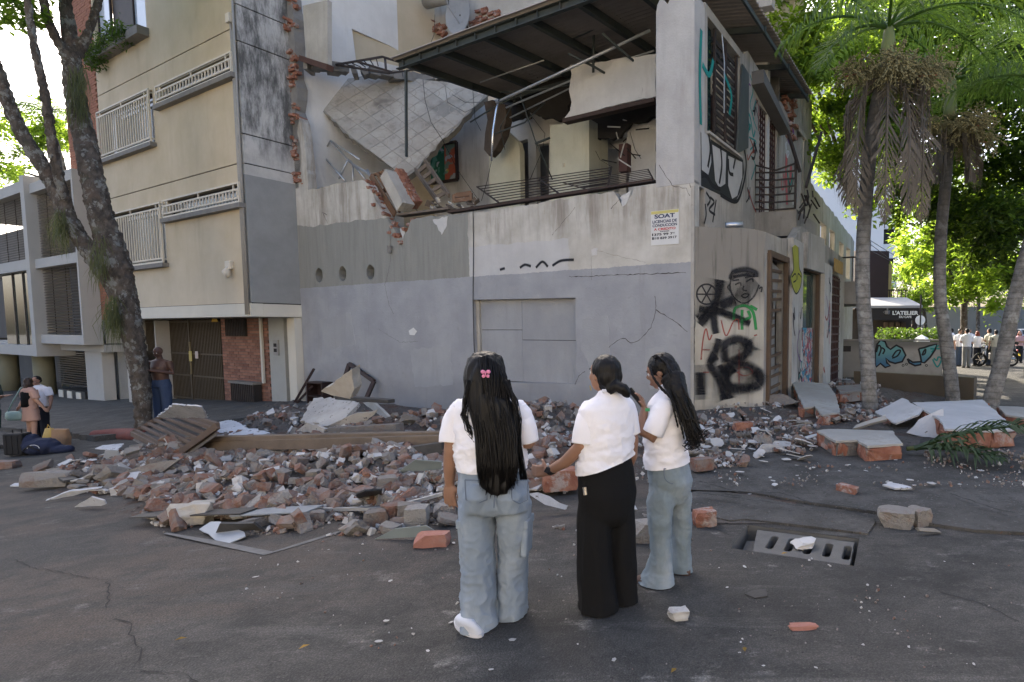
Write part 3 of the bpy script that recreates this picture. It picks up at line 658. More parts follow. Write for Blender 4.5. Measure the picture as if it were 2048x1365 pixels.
# ------------------------------------------------------------------ the hanging tiled slab
def plane_piece(anchors, px, thick, fr=G):
    a, b, c = [fr.f(*q) for q in anchors]; n = (b - a).cross(c - a).normalized()
    cam_l = fr.i @ CAM
    if n.dot(cam_l - a) < 0: n = -n
    ex = (b - a).normalized(); ey = n.cross(ex)
    pts = []
    for u, v in px:
        d = fr.i.to_3x3() @ ray(u, v); p = cam_l + d * ((a - cam_l).dot(n) / d.dot(n)); pts.append(((p - a).dot(ex), (p - a).dot(ey)))
    m = fr.m @ Matrix.Translation(a) @ Matrix((ex, ey, n)).transposed().to_4x4()
    return pts, m
def clip(poly, hull):
    out = list(poly)
    for i in range(len(hull)):
        a, b = hull[i], hull[(i + 1) % len(hull)]; src, out = out, []
        side = lambda p: (b[0] - a[0]) * (p[1] - a[1]) - (b[1] - a[1]) * (p[0] - a[0])
        for k in range(len(src)):
            p, q = src[k], src[(k + 1) % len(src)]; sp, sq = side(p), side(q)
            if sp >= 0: out.append(p)
            if sp * sq < 0: t = sp / (sp - sq); out.append((p[0] + (q[0] - p[0]) * t, p[1] + (q[1] - p[1]) * t))
        if len(out) < 3: return []
    return out
def f_tile(e):
    n = e.noise(1.2, 6, rough=.65, off=e.rnd * .05); c = e.mix(n.sm(.3, .7), (.33, .305, .26), (.43, .40, .35))
    c = e.mix(e.noise(3, 6, rough=.7).sm(.5, .68) * .6, c, (.2, .185, .16)); c = e.mix(e.noise(.9, 3).sm(.6, .75) * .7, c, (.13, .12, .11)); c = e.scale(c, e.rnd * .16 + .9)
    return dict(c=c, h=e.noise(18, 6) + e.noise(60, 3) * .4, d=.012, s=.6)
TILE = mat('cast_tile', f_tile, .92, .2)
px = [(633, 190), (660, 172), (690, 156), (706, 160), (726, 152), (750, 168), (768, 158), (790, 164), (830, 156), (870, 165), (915, 165), (980, 178), (968, 198), (940, 226), (880, 285), (830, 342), (806, 357), (790, 345), (772, 322), (700, 276), (640, 218)]
pts, m = plane_piece(((640, 200, .9), (975, 180, 3.9), (806, 352, 1.3)), px, .2)
slab = thing('hanging_floor_slab', 'huge tilted slab of tiled floor hanging corner down in the torn room', 'slab', m.translation); slab.matrix_world = m
MB().prism(jag(pts, .05, .14, True), .2, 'z', base=-.205).build('slab', plain('slab_concrete', (.25, .235, .205), .3, 4, .95, .9, 30, dirt=.5), slab)
cx_ = sum(p[0] for p in pts) / len(pts); cy_ = sum(p[1] for p in pts) / len(pts)
import functools
def hull(ps):
    ps = sorted(ps); lo, upq = [], []
    for seq, o in ((ps, lo), (reversed(ps), upq)):
        for p in seq:
            while len(o) > 1 and (o[-1][0] - o[-2][0]) * (p[1] - o[-2][1]) - (o[-1][1] - o[-2][1]) * (p[0] - o[-2][0]) <= 0: o.pop()
            o.append(p)
    return lo[:-1] + upq[:-1]
H = [(cx_ + (x - cx_) * .965, cy_ + (y - cy_) * .965) for x, y in hull(pts)]
# tile axes follow the two lower broken edges
q1, q2 = V(pts[16]) - V(pts[13]), V(pts[12]) - V(pts[16]); e1 = V(pts[19]) - V(pts[16]); e1.normalize(); e2 = V((-e1.y, e1.x))
o0 = V(pts[16]); TS = .47
for i in range(-14, 15):
    for j in range(-14, 15):
        c = []
        for a, b in ((0, 0), (1, 0), (1, 1), (0, 1)):
            p = o0 + e1 * ((i + a) * TS + (.008 if a == 0 else -.008)) + e2 * ((j + b) * TS + (.008 if b == 0 else -.008)); c.append((p.x, p.y))
        if (V(c[1]) - V(c[0])).cross(V(c[2]) - V(c[1])) < 0: c.reverse()
        c = clip(c, H)
        if len(c) < 3: continue
        ar = abs(sum(c[k][0] * c[(k + 1) % len(c)][1] - c[(k + 1) % len(c)][0] * c[k][1] for k in range(len(c)))) / 2
        if ar < .012 or R.random() < .03: continue
        t = MB().prism(c, .016, 'z', base=-.014 + R.uniform(0, .004))
        t.build('tile', TILE, slab)
# curved relief cast in the tiles
mb = MB(); rg = [(.5 * TS * math.cos(a), .5 * TS * math.sin(a)) for a in [math.pi * 2 * k / 24 for k in range(25)]]
for i in range(-12, 13):
    for j in range(-12, 13):
        c0 = o0 + e1 * (i + 1) * TS + e2 * (j + 1) * TS
        if (i + j) % 2 or not clip([(c0.x - .2, c0.y - .2), (c0.x + .2, c0.y - .2), (c0.x, c0.y + .2)], H): continue
        loop = [V((c0.x + a * .8, c0.y + b * .8, 0)) for a, b in rg]
        if all(len(clip([(p.x - .01, p.y - .01), (p.x + .01, p.y - .01), (p.x, p.y + .01)], H)) > 2 for p in loop[::2]): ribbon(mb, loop, .02, (0, 0, 1), .0095)
uvbuild(mb, 'tile_relief', plain('relief_dirt', (.31, .285, .245), .3, 10, .95, .3), slab)
# ------------------------------------------------------------------ what lies in the torn room
WOOD = plain('brown_cabinet_wood', (.16, .085, .045), .35, 5, .6, .3, dirt=.4, dcol=(.2, .18, .16)); PLANK = plain('grey_old_plank', (.15, .12, .095), .35, 5, .85, .5, dirt=.4)
def gbox(mb, u0, v0, u1, v1, y, w_, h_): mb.bar(G.w(*G.f(u0, v0, y)), G.w(*G.f(u1, v1, y)), w_, h_); return mb
# broken cabinet
o = thing('broken_cabinet', 'brown wooden cabinet toppled into the torn gap of the parapet', 'cabinet', G.w(*G.f(790, 430, .3)))
def part_bar(name, par, m, u0, v0, y0, u1, v1, y1, w_, h_):
    a, b = G.w(*G.f(u0, v0, y0)), G.w(*G.f(u1, v1, y1)); inv = par.matrix_basis.inverted() if False else Matrix.Translation(-par.location)
    return MB().bar(inv @ a, inv @ b, w_, h_).build(name, m, par, bevel=.006)
for k, (u0, v0, u1, v1) in enumerate(((742, 352, 790, 430), (754, 347, 800, 424), (764, 344, 806, 414))): part_bar('side_panel', o, WOOD, u0, v0, .35 + .1 * k, u1, v1, .25 + .1 * k, .05, .16 if k % 2 == 0 else .08)
part_bar('top_panel', o, WOOD, 742, 352, .4, 768, 344, .6, .1, .05); part_bar('shelf', o, WOOD, 762, 385, .4, 788, 372, .6, .3, .03)
# fallen brick pier chunk
o = thing('fallen_brick_pillar', 'leaning chunk of plastered brick pillar beside the toppled cabinet', 'pillar', G.w(*G.f(815, 425, .2)))
part_bar('plaster_face', o, PLAST, 778, 350, .1, 812, 416, .05, .34, .3)
a, b = G.w(*G.f(792, 346, .28)), G.w(*G.f(826, 410, .25)); d = (b - a).normalized(); qz = d.to_track_quat('X', 'Z').to_euler()
for k in range(9):
    for j in range(2): place('brick', R.choice(BRMESH), o, a.lerp(b, (k + .5) / 9) - o.location + V((.05 * j, .1 * j, .02 * j)), (qz.x + R.uniform(-.1, .1), qz.y + R.uniform(-.1, .1) + 1.57, qz.z + R.uniform(-.1, .1)), (1.15, 1.2, 1.6))
# tube frame of a bed
o = thing('bent_bed_frame', 'bent metal tube frame leaning against the white party wall', 'frame', G.w(*G.f(690, 370, .6)))
def part_tube(name, par, m, pts, r_): return MB().tube([G.w(*G.f(*p)) - par.location for p in pts], r_, 8).build(name, m, par, True)
for p in ([(645, 310, .9), (661, 282, .9), (700, 325, .9), (745, 352, .7)], [(645, 310, .9), (690, 362, .7)], [(661, 282, .9), (720, 320, .8)], [(697, 318, .9), (678, 358, .8)], [(706, 330, .7), (742, 352, .6), (735, 340, .7)], [(706, 330, .9), (706, 368, .8)], [(700, 322, .8), (730, 358, .7)]): part_tube('tube', o, GALV, p, .026)
part_tube('green_cap', o, plain('green_cap', (.02, .25, .06), .1, 5, .5, 0), [(639, 308, .9), (641, 318, .9)], .035)
# ladder like wooden frame
o = thing('wooden_ladder', 'grey wooden ladder lying under the hanging slab', 'ladder', G.w(*G.f(880, 400, 1.2)))
part_bar('rail', o, PLANK, 830, 340, 1.6, 875, 402, .9, .06, .12); part_bar('rail', o, PLANK, 850, 322, 1.7, 898, 392, 1.0, .06, .12)
for k in range(5): t = k / 5 + .1; part_bar('rung', o, PLANK, 830 + 45 * t, 340 + 62 * t, 1.6 - .7 * t, 850 + 48 * t, 322 + 70 * t, 1.7 - .7 * t, .05, .1)
o = thing('wooden_crate', 'small open wooden crate on the torn floor edge', 'crate', G.w(*G.f(925, 402, .6)))
for u0, v0, u1, v1, y in ((908, 402, 942, 398, .5), (908, 392, 942, 388, .5), (912, 390, 942, 386, .9), (912, 400, 942, 396, .9)): part_bar('slat', o, WOOD, u0, v0, y, u1, v1, y, .03, .1)
for u0, y in ((908, .5), (942, .5), (942, .9)): part_bar('corner_post', o, WOOD, u0, 405 if u0 == 908 else 402, y, u0, 390 if u0 == 908 else 386, y, .07, .07)
mb = MB(); gbox(mb, 800, 432, 905, 418, .2, .25, .05); tag(mb.build('floor_plank', PLANK, None), 'dark plank lying along the torn parapet edge', 'plank')
mb = MB(); gbox(mb, 900, 425, 1080, 398, .18, .16, .06); tag(mb.build('parapet_rail', plain('burnt_wood', (.05, .032, .025)), None), 'dark red-brown sill rail along the parapet below the fallen grilles', 'rail')
mb = MB(); gbox(mb, 1080, 398, 1308, 362, .18, .16, .06); tag(mb.build('parapet_rail', plain('burnt_wood', (.05, .032, .025)), None), 'dark sill rail end touching the corner pier', 'rail')
for k in range(34):
    u = R.uniform(805, 960); v = R.uniform(402, 424) - (u - 805) * .03; y = R.uniform(.15, .9); p = G.w(*G.f(u, v, y)); s_ = R.uniform(.08, .2)
    me_ = MB().box((-.5, -.35, -.06), (.5, .35, .06)).mesh('scrap', R.choice((PLAST, DKCON, PLANK, WHITEW))) if k < 6 else scr[k % 6]
    if k == 0: scr = []
    if k < 6: scr.append(me_)
    tag(place('plaster_scrap', me_, None, p, (R.uniform(-1, 1), R.uniform(-1, 1), R.uniform(0, 3)), (s_, s_, s_)), 'small scrap of plaster or board on the torn floor edge', 'scrap', 'scraps on the torn floor edge')
# the framed picture
o = thing('framed_picture', 'dark framed colourful picture hanging on the back wall of the torn room', 'picture', G.w(*G.f(885, 364, 4.5)), G.a)
def f_pic(e):
    v_ = e.voro(2.6, (1, 1, 1)); n = e.noise(2.2, 2)
    c = e.mix(e.x.gt(.12), (.02, .12, .07), (.42, .10, .05)); c = e.mix(v_.lt(.2), c, (.5, .42, .05)); c = e.mix(n.sm(.52, .56) * .8, c, (.10, .28, .22)); c = e.mix(e.noise(3.3, 1).sm(.6, .62), c, (.35, .38, .4)); return dict(c=c)
p0, p1 = G.f(858, 292, 4.5), G.f(913, 284, 4.5); zb = G.f(913, 360, 4.5).z; pc = G.f(885, 364, 4.5); zt = p1.z
MB().box((p0.x - pc.x, 0, zb - pc.z), (p1.x - pc.x, .03, zt - pc.z)).build('canvas', mat('picture_paint', f_pic, .5), o)
fb = MB()
for a, b in (((p0.x, zb), (p1.x, zb)), ((p0.x, zt), (p1.x, zt)), ((p0.x, zb), (p0.x, zt)), ((p1.x, zb), (p1.x, zt))): fb.bar((a[0] - pc.x, -.01, a[1] - pc.z), (b[0] - pc.x, -.01, b[1] - pc.z), .08, .08)
fb.build('frame', plain('dark_frame', (.035, .02, .018), .2, 8, .5, .1), o)
# two fallen window grilles on the parapet
def grille(label, L, Rr, cross, n, wd):
    o = thing('fallen_grille', label, 'grille', G.w(*G.f((L[0][0] + Rr[1][0]) / 2, Rr[1][1] + 8, .2)))
    for k in range(n):
        t = k / (n - 1); l = [L[0][i] + (L[1][i] - L[0][i]) * t for i in range(3)]; r_ = [Rr[0][i] + (Rr[1][i] - Rr[0][i]) * t for i in range(3)]
        part_bar('bar', o, IRON, *l, *r_, wd, wd * .7)
    for c0, c1 in cross: part_bar('frame_bar', o, IRON, *c0, *c1, wd * 1.4, wd * 1.2)
IRON2 = IRON
grille('fallen window grille of long parallel bars on the parapet, nearer the torn gap', ((954, 374, .9), (998, 406, .1)), ((1222, 336, 1.3), (1216, 372, .2)), (((954, 374, .9), (998, 406, .1)), ((1080, 359, 1.0), (1118, 388, .15)), ((1222, 336, 1.3), (1216, 372, .2))), 8, .026)
grille('fallen window grille leaning against the corner pier on the parapet', ((1126, 366, .5), (1180, 381, .08)), ((1296, 339, .9), (1308, 362, .1)), (((1126, 366, .5), (1180, 381, .08)), ((1296, 339, .9), (1308, 362, .1))), 8, .02)
# metal window leaf lying on the third floor's torn edge
o = thing('torn_window_frame', 'black metal window frame lying flat on the torn slab edge', 'window frame', G.w(*G.f(755, 150, 1.0)))
for p in (((672, 130, .6), (765, 114, 1.6)), ((765, 114, 1.6), (842, 138, 2.2)), ((842, 138, 2.2), (778, 147, 1.0)), ((778, 147, 1.0), (672, 130, .6)), ((712, 123, 1.0), (785, 145, 1.4)), ((770, 116, 1.7), (772, 140, 1.4))): part_bar('frame_bar', o, IRON, *p[0], *p[1], .06, .05)
for k in range(7): t = k / 7; part_bar('bar', o, IRON, 680 + 85 * t, 131 - 14 * t, .7 + t, 705 + 60 * t, 136 - 4 * t, .75 + t * .7, .025, .025)
# satellite dish and small tank
o = thing('satellite_dish', 'grey satellite dish on the torn upper wall', 'satellite dish', G.w(*G.f(917, 60, 4.3)), G.a)
pc = G.f(917, 60, 4.3); cc = G.f(915, 27, 4.3) - pc; r_ = abs(G.f(940, 27, 4.3).x - G.f(915, 27, 4.3).x) * 1.0
DISH = plain('grey_dish', (.30, .31, .32), .15, 5, .5, .1, dirt=.4); mb = MB(); N = 24
rings = [(0, .10), (.35, .085), (.7, .05), (.95, .005), (1, 0)]; vs = []; fs = []
for rr_, dp in rings:
    for j in range(N): t = 2 * math.pi * j / N; vs.append((rr_ * r_ * math.cos(t), dp - .0, rr_ * r_ * 1.2 * math.sin(t)))
for i in range(len(rings) - 1):
    for j in range(N): fs.append((i * N + j, i * N + (j + 1) % N, (i + 1) * N + (j + 1) % N, (i + 1) * N + j))
mb.add([V(v_) + cc for v_ in vs], fs); mb.add([V(v_) + cc + V((0, .02, 0)) for v_ in vs], [tuple(reversed(f)) for f in fs]); mb.build('dish', DISH, o, True)
MB().tube([cc + V((0, .1, -.3)), cc + V((.0, -.35, .0)), cc + V((0, -.45, .25))], .02, 6).build('feed_arm', DISH, o); MB().tube([cc + V((0, -.40, .22)), cc + V((0, -.5, .3))], .05, 8).build('feed_horn', DISH, o)
MB().tube([cc + V((0, .1, 0)), cc + V((.2, .35, -.5)), cc + V((.2, .5, -.7))], .03, 6).build('mast', IRON, o)
q = MB().tube([G.w(*G.f(852, 6, 4.2)), G.w(*G.f(893, -4, 4.2))], .19, 14); tag(q.build('small_tank', plain('tank_steel', (.32, .31, .29), .2, 6, .45, .1, metal=.4), None, True), 'small metal tank lying beside the satellite dish', 'tank')
# ------------------------------------------------------------------ the poster on the front wall
FONT = bpy.data.fonts.load if False else None
def text_mesh(s, h, wfit, m, parent, loc, rot, bold=.0, name='lettering'):
    cu = bpy.data.curves.new('t', 'FONT'); cu.body = s; cu.size = 1; cu.offset = bold; cu.extrude = .0; cu.align_x = 'CENTER'; cu.fill_mode = 'FRONT'
    o = bpy.data.objects.new('t', cu); COL.objects.link(o); dg = bpy.context.evaluated_depsgraph_get(); me = bpy.data.meshes.new_from_object(o.evaluated_get(dg)); bpy.data.objects.remove(o); bpy.data.curves.remove(cu)
    xs = [v_.co.x for v_ in me.vertices]; ys = [v_.co.y for v_ in me.vertices]; cx, cy = (min(xs) + max(xs)) / 2, min(ys); sx = wfit / (max(xs) - min(xs)); sy = h / (max(ys) - min(ys))
    for v_ in me.vertices: v_.co = V(((v_.co.x - cx) * sx, (v_.co.y - cy) * sy, 0))
    me.name = name; me.materials.clear(); me.materials.append(m); o = place(name, me, parent, loc, rot); return o
pc = G.f(1330, 490, 0); pz = G.f(1330, 421, 0).z
o = thing('poster', 'white SOAT licence poster with blue and red lettering near the corner pier', 'poster', G.w(pc.x, -.008, pc.z), G.a)
ph = pz - pc.z; pw = .60
MB().box((-pw / 2, -.004, 0), (pw / 2, .004, ph)).build('sheet', plain('poster_paper', (.60, .60, .58), .08, 6, .7, .1, dirt=.15), o)
MB().box((-pw / 2 + .005, -.0065, ph - .06), (pw / 2 - .005, -.0045, ph - .005)).build('yellow_band', plain('poster_yellow', (.52, .46, .16), .1, 5, .7, 0), o)
NV, RD, BK = plain('ink_navy', (.04, .05, .10), .1, 5, .7, 0), plain('ink_red', (.45, .03, .04), .1, 5, .7, 0), plain('ink_black', (.03, .03, .035), .1, 5, .7, 0)
for s_, z_, h_, w_, m_ in (('SOAT', .775, .12, .44, NV), ('LICENCIAS DE', .64, .085, .53, NV), ('CONDUCCIÓN', .53, .10, .53, NV), ('A CREDITO', .425, .07, .47, RD), ('INFORMES', .375, .03, .2, BK), ('375 99 76', .275, .07, .46, BK), ('310 839 3917', .165, .07, .52, BK)):
    text_mesh(s_, h_ * ph / .98, w_, m_, o, (0, -.0075, z_ * ph), (math.pi / 2, 0, 0), .035)
for z_ in (.275, .165): MB().box((-.275, -.007, z_ * ph), (-.25, -.0055, z_ * ph + .05)).build('phone_mark', BK, o)
# paper scrap glued to the grey paint
tag(MB().prism([(p.x, p.z) for p in (G.f(818, 662), G.f(827, 656), G.f(834, 663), G.f(829, 671), G.f(820, 670))], .006, 'y', base=-.01).build('paper_scrap', plain('poster_paper', (.6, .6, .58)), None, m=G.m), 'pale paper scrap stuck to the grey front wall', 'paper scrap')
# ------------------------------------------------------------------ the side of the ruined house
def gry(px, x=0): return [(p.y, p.z) for p in (G.r(u, v, x) for u, v in px)]
w1 = [(.62, 5.6), (2.42, 5.6), (2.5, 7.75), (.62, 7.75)]
w2 = [(3.95, 4.6), (5.5, 4.6), (5.45, 7.2), (3.92, 7.2)]
w3 = [(7.6, 5.0), (8.6, 5.0), (8.55, 7.7), (7.6, 7.7)]
so_ = [(.5, 3.3), (9.6, 3.3), (9.6, 9.1)] + jag([(9.45, 9.25), (7.9, 9.4), (7.2, 9.1), (7.0, 8.7), (6.5, 8.3), (6.2, 7.9), (5.7, 7.9)], .06, .15) + [(5.6, 7.75), (3.95, 7.75), (3.9, 8.0), (3.0, 8.1), (2.7, 7.9), (.5, 7.95)]
sw = MB().prism(so_, .22, 'x', [w1, w2, w3], base=-.22).build('side_wall', SIDEW, ruin)
for k in range(34):      # bricks where the plaster broke away
    y, z = R.uniform(6.1, 7.3), R.uniform(7.2, 8.8)
    if z > 8.0 + (y - 6.1) * .8: continue
    place('brick', R.choice(BRMESH), sw, (.0 + R.uniform(-.03, .05), y, round(z / .1) * .1), (0, 0, 1.57 + R.uniform(-.15, .15)), (1.2, 1.2, 1.1))
low = [(9.6, -.6), (19, -.6), (19, 5.9)] + jag([(18.4, 6.0), (16, 6.15), (13, 6.35), (10.6, 6.5), (9.6, 6.6)], .06, .3)
wl = [[(y, z0), (y + 1.1, z0), (y + 1.1, z1), (y, z1)] for y, z0, z1 in ((11.2, 4.2, 5.6), (12.9, 4.2, 5.6), (15.0, 4.0, 5.4), (16.8, 4.0, 5.4))]
MB().prism(low, .2, 'x', wl, base=-.2).build('side_wall_rear', SIDEW, ruin)
# louvred window with a torn green pane
GPANE = plain('dark_green_glass', (.012, .03, .03), .3, 3, .12, 0, spec=.6)
MB().box((-.16, .64, 5.62), (-.14, 1.12, 7.74)).build('window_pane', GPANE, ruin)
for k in range(13): z = 5.72 + k * .155; MB().bar((-.1, 1.14, z), (-.1, 2.4, z), .02, .09).build('louvre', IRON, ruin)
for y in (.64, 1.13, 1.75, 2.4): MB().bar((-.06, y, 5.6), (-.06, y, 7.75), .05, .05).build('window_bar', IRON, ruin)
MB().bar((-.0, .6, 5.56), (.03, 2.5, 5.56), .12, .05).build('window_sill', PLAST, ruin)
MB().prism([(2.15, 5.55), (2.95, 5.9), (2.95, 7.55), (2.5, 7.6)], .03, 'x', base=.03).build('loose_shutter', plain('grey_shutter', (.07, .08, .08), .2, 4, .6, .2, dirt=.4), ruin)
MB().tube([(.03, 1.3, 7.7), (.04, 1.42, 7.2), (.03, 1.45, 6.2)], .014, 5).build('window_strip', GALV, ruin)
# red lattice window
LAT = plain('red_brown_lattice', (.075, .04, .036), .3, 8, .7, .2, dirt=.4)
for k in range(17): z = 4.68 + k * .15; MB().bar((-.08, 3.95, z), (-.08, 5.47, z), .03, .045).build('lattice_bar', LAT, ruin)
for k in range(9): y = 4.0 + k * .18; MB().bar((-.05, y, 4.6), (-.05, y, 7.2), .025, .025).build('lattice_post', LAT, ruin)
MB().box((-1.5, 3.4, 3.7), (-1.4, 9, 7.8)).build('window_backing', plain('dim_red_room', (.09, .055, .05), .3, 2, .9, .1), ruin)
MB().prism([(3.3, 7.75), (5.75, 7.15), (5.75, 7.0), (3.3, 7.45)], .3, 'x', base=.0).build('window_hood', plain('hood_steel', (.13, .125, .12), .2, 4, .6, .2, dirt=.4), ruin)
MB().box((-.15, 7.65, 5.05), (-.12, 8.5, 7.0)).build('door_pane', plain('broken_glass_white', (.4, .42, .45), .2, 4, .3, .1), ruin)
MB().box((-.05, 7.5, 7.7), (.06, 8.7, 7.85)).build('door_lintel', PLAST, ruin)
# white fill and letters of the upper graffiti, as painted
def fill(px, m, x=0, name='graffiti_fill', off=.003):
    return MB().prism(gry(px, x), .002, 'x', base=x + off).build(name, m, ruin)
WFILL = plain('graffiti_white', (.42, .42, .41), .15, 3, .8, .3, dirt=.3); BFILL = plain('graffiti_black', (.025, .027, .028), .3, 4, .7, .2); TFILL = plain('graffiti_teal', (.02, .15, .13), .3, 4, .7, .2)
fill([(1401, 265), (1474, 315), (1486, 320), (1488, 345), (1480, 385), (1470, 405), (1435, 388), (1402, 372)], BFILL, off=.002)
for q in ([(1402, 262), (1420, 275), (1422, 325), (1416, 350), (1403, 340)], [(1424, 290), (1452, 306), (1450, 368), (1438, 376), (1430, 362)], [(1456, 312), (1484, 325), (1484, 355), (1474, 392), (1464, 398), (1456, 372)]): fill(q, WFILL, off=.005)
for q in ([(1416, 265), (1420, 300), (1415, 335)], [(1440, 292), (1443, 330), (1438, 368)], [(1456, 318), (1458, 345), (1466, 350)], [(1470, 318), (1466, 338)], [(1488, 300), (1492, 330), (1486, 370), (1472, 404), (1440, 390)], [(1402, 352), (1412, 352), (1425, 372), (1440, 378)]): stroke(q, .09, BLK, plane='r', off=.008)
for q in ([(1402, 60), (1399, 150), (1401, 250)], [(1404, 130), (1418, 150), (1426, 120)], [(1448, 150), (1462, 190), (1458, 230)]): stroke(q, .14, STEAL, plane='r', off=.009)
for q in ([(1410, 408), (1412, 430), (1408, 448)], [(1420, 395), (1428, 405), (1418, 420), (1430, 430)], [(1432, 400), (1425, 445)], [(1412, 385), (1420, 400), (1414, 412)]): stroke(q, .06, BLK, plane='r')
for q in ([(1500, 150), (1506, 180), (1500, 210), (1508, 240)], [(1512, 200), (1505, 230), (1514, 260)], [(1498, 275), (1512, 285), (1500, 300)], [(1500, 310), (1510, 330), (1502, 360)], [(1497, 160), (1496, 200)]): stroke(q, .05, STEAL, plane='r')
for q in ([(1494, 375), (1497, 395), (1492, 405)], [(1500, 375), (1498, 400)]): stroke(q, .05, BLK, plane='r')
SPUR, SPNK = spray('purple', (.16, .05, .22), .3), spray('pink', (.5, .12, .13), .3)
for q in ([(1582, 235), (1574, 270), (1586, 300)], [(1576, 250), (1588, 265)]): stroke(q, .16, SPUR, plane='r')
for q in ([(1573, 310), (1572, 350), (1574, 410)], [(1582, 330), (1580, 370)]): stroke(q, .3, SPNK, plane='r')
# ------------------------------------------------------------------ ground floor bay with its angled front
PFo = G.w(0, 0, 0); PFe = G.w(1.15, .75, 0); PF = Frame(PFo.x, PFo.y, 0, math.atan2(PFe.y - PFo.y, PFe.x - PFo.x)); PFL = (PFe - PFo).length
bay = thing('shop_bay', 'ground floor bay of the ruin with black eighteen and face graffiti', 'shop front', PF.o, PF.a)
def f_bay(e):
    n = e.noise(1.2, 6, rough=.62); s1 = e.noise(4, 6, (2, 2, .15), .6)
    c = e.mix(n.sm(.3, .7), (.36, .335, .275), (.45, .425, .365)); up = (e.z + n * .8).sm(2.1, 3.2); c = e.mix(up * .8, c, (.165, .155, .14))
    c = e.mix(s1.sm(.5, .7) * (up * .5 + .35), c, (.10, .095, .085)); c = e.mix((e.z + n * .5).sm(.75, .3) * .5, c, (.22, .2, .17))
    return dict(c=c, h=e.noise(26, 6) + e.noise(4, 4), d=.012, s=.5)
BAYM = mat('bay_plaster', f_bay, .9, .2)
ztop = PF.f(1450, 457).z
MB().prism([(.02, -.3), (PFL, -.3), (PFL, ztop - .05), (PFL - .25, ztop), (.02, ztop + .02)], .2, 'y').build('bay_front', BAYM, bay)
def bs(px, wd, m): return stroke(px, wd, m, PF, bay)
# circled star
ci = PF.f(1413, 589); rr_ = .19
mb = MB(); ribbon(mb, [ci + V((rr_ * math.cos(t / 24 * 2 * math.pi), 0, rr_ * math.sin(t / 24 * 2 * math.pi))) for t in range(25)], .035, (0, -1, 0), .005); uvbuild(mb, 'graffiti_stroke', BLK, bay)
for k in range(3):
    t = math.pi * (k / 3 + (.0 if k == 0 else 0)); mb = MB(); ribbon(mb, [ci - V((rr_ * math.cos(t), 0, rr_ * math.sin(t))), ci + V((rr_ * math.cos(t), 0, rr_ * math.sin(t)))], .03, (0, -1, 0), .006 + k * .0005); uvbuild(mb, 'graffiti_stroke', BLK, bay)
# big black scrawl: cross bars and 18
for q, wd in (([(1396, 640), (1430, 612), (1440, 560)], .28), ([(1398, 618), (1440, 625), (1500, 648)], .2), ([(1430, 600), (1428, 640), (1432, 668)], .22), ([(1400, 650), (1420, 625)], .25), ([(1440, 612), (1470, 600)], .3),
              ([(1438, 678), (1432, 700), (1420, 730), (1438, 760), (1448, 800)], .22), ([(1400, 745), (1402, 790)], .3)): bs(q, wd, BLKS)
for q, wd in (([(1452, 725), (1450, 690), (1475, 680), (1498, 690), (1490, 710), (1462, 725), (1450, 745)], .26), ([(1468, 722), (1500, 735), (1520, 752), (1515, 770), (1480, 778), (1455, 770), (1452, 748), (1468, 735)], .3), ([(1440, 730), (1452, 760), (1460, 798)], .28), ([(1418, 725), (1436, 715)], .14), ([(1400, 640), (1420, 618), (1460, 628), (1498, 645)], .12)): bs(q, wd, BLKS)
HAZE = mat('spray_haze', lambda e: dict(c=(.02, .02, .022), a=(e.uv[1] - .5).ab().sm(.5, .0) * (e.noise(6, 5) * .5 + .1)), .8, .2)
for q, wd in (([(1398, 640), (1430, 600), (1440, 560)], .7), ([(1440, 690), (1430, 740), (1450, 800)], .6), ([(1460, 690), (1500, 700), (1460, 735), (1515, 760), (1465, 780)], .6), ([(1398, 730), (1402, 800)], .5), ([(1440, 625), (1510, 560)], .8), ([(1470, 590), (1500, 600)], .5)): bs(q, wd, HAZE)
# the face
for q, wd in (([(1462, 560), (1468, 545), (1490, 540), (1510, 545), (1512, 555)], .16), ([(1466, 555), (1488, 550), (1510, 552)], .1)): bs(q, wd, BLKS)
for q in ([(1463, 552), (1460, 575), (1466, 592), (1480, 605), (1495, 605), (1510, 590), (1518, 570)], [(1460, 568), (1455, 575), (1460, 582)], [(1518, 578), (1524, 575), (1522, 585)], [(1470, 570), (1480, 566), (1482, 572)], [(1492, 564), (1504, 558), (1506, 564)], [(1488, 572), (1486, 580), (1494, 582)], [(1482, 592), (1490, 588), (1498, 590), (1490, 596), (1482, 592)], [(1464, 562), (1478, 560)], [(1490, 556), (1508, 552)]): bs(q, .042, BLKS)
for q in ([(1468, 640), (1470, 618), (1490, 612), (1506, 625), (1512, 660)], [(1484, 660), (1484, 620)], [(1500, 612), (1514, 620)], [(1486, 640), (1500, 635), (1496, 622)]): bs(q, .07, SGRN)
for q in ([(1442, 640), (1452, 672), (1466, 645), (1476, 640), (1478, 660)], [(1402, 720), (1406, 680), (1412, 658), (1418, 680), (1424, 670)], [(1404, 700), (1420, 700)], [(1478, 700), (1478, 770)], [(1474, 738), (1495, 735), (1505, 745), (1488, 752), (1474, 745)], [(1508, 672), (1514, 670)], [(1406, 745), (1418, 745)]): bs(q, .035, SRED)
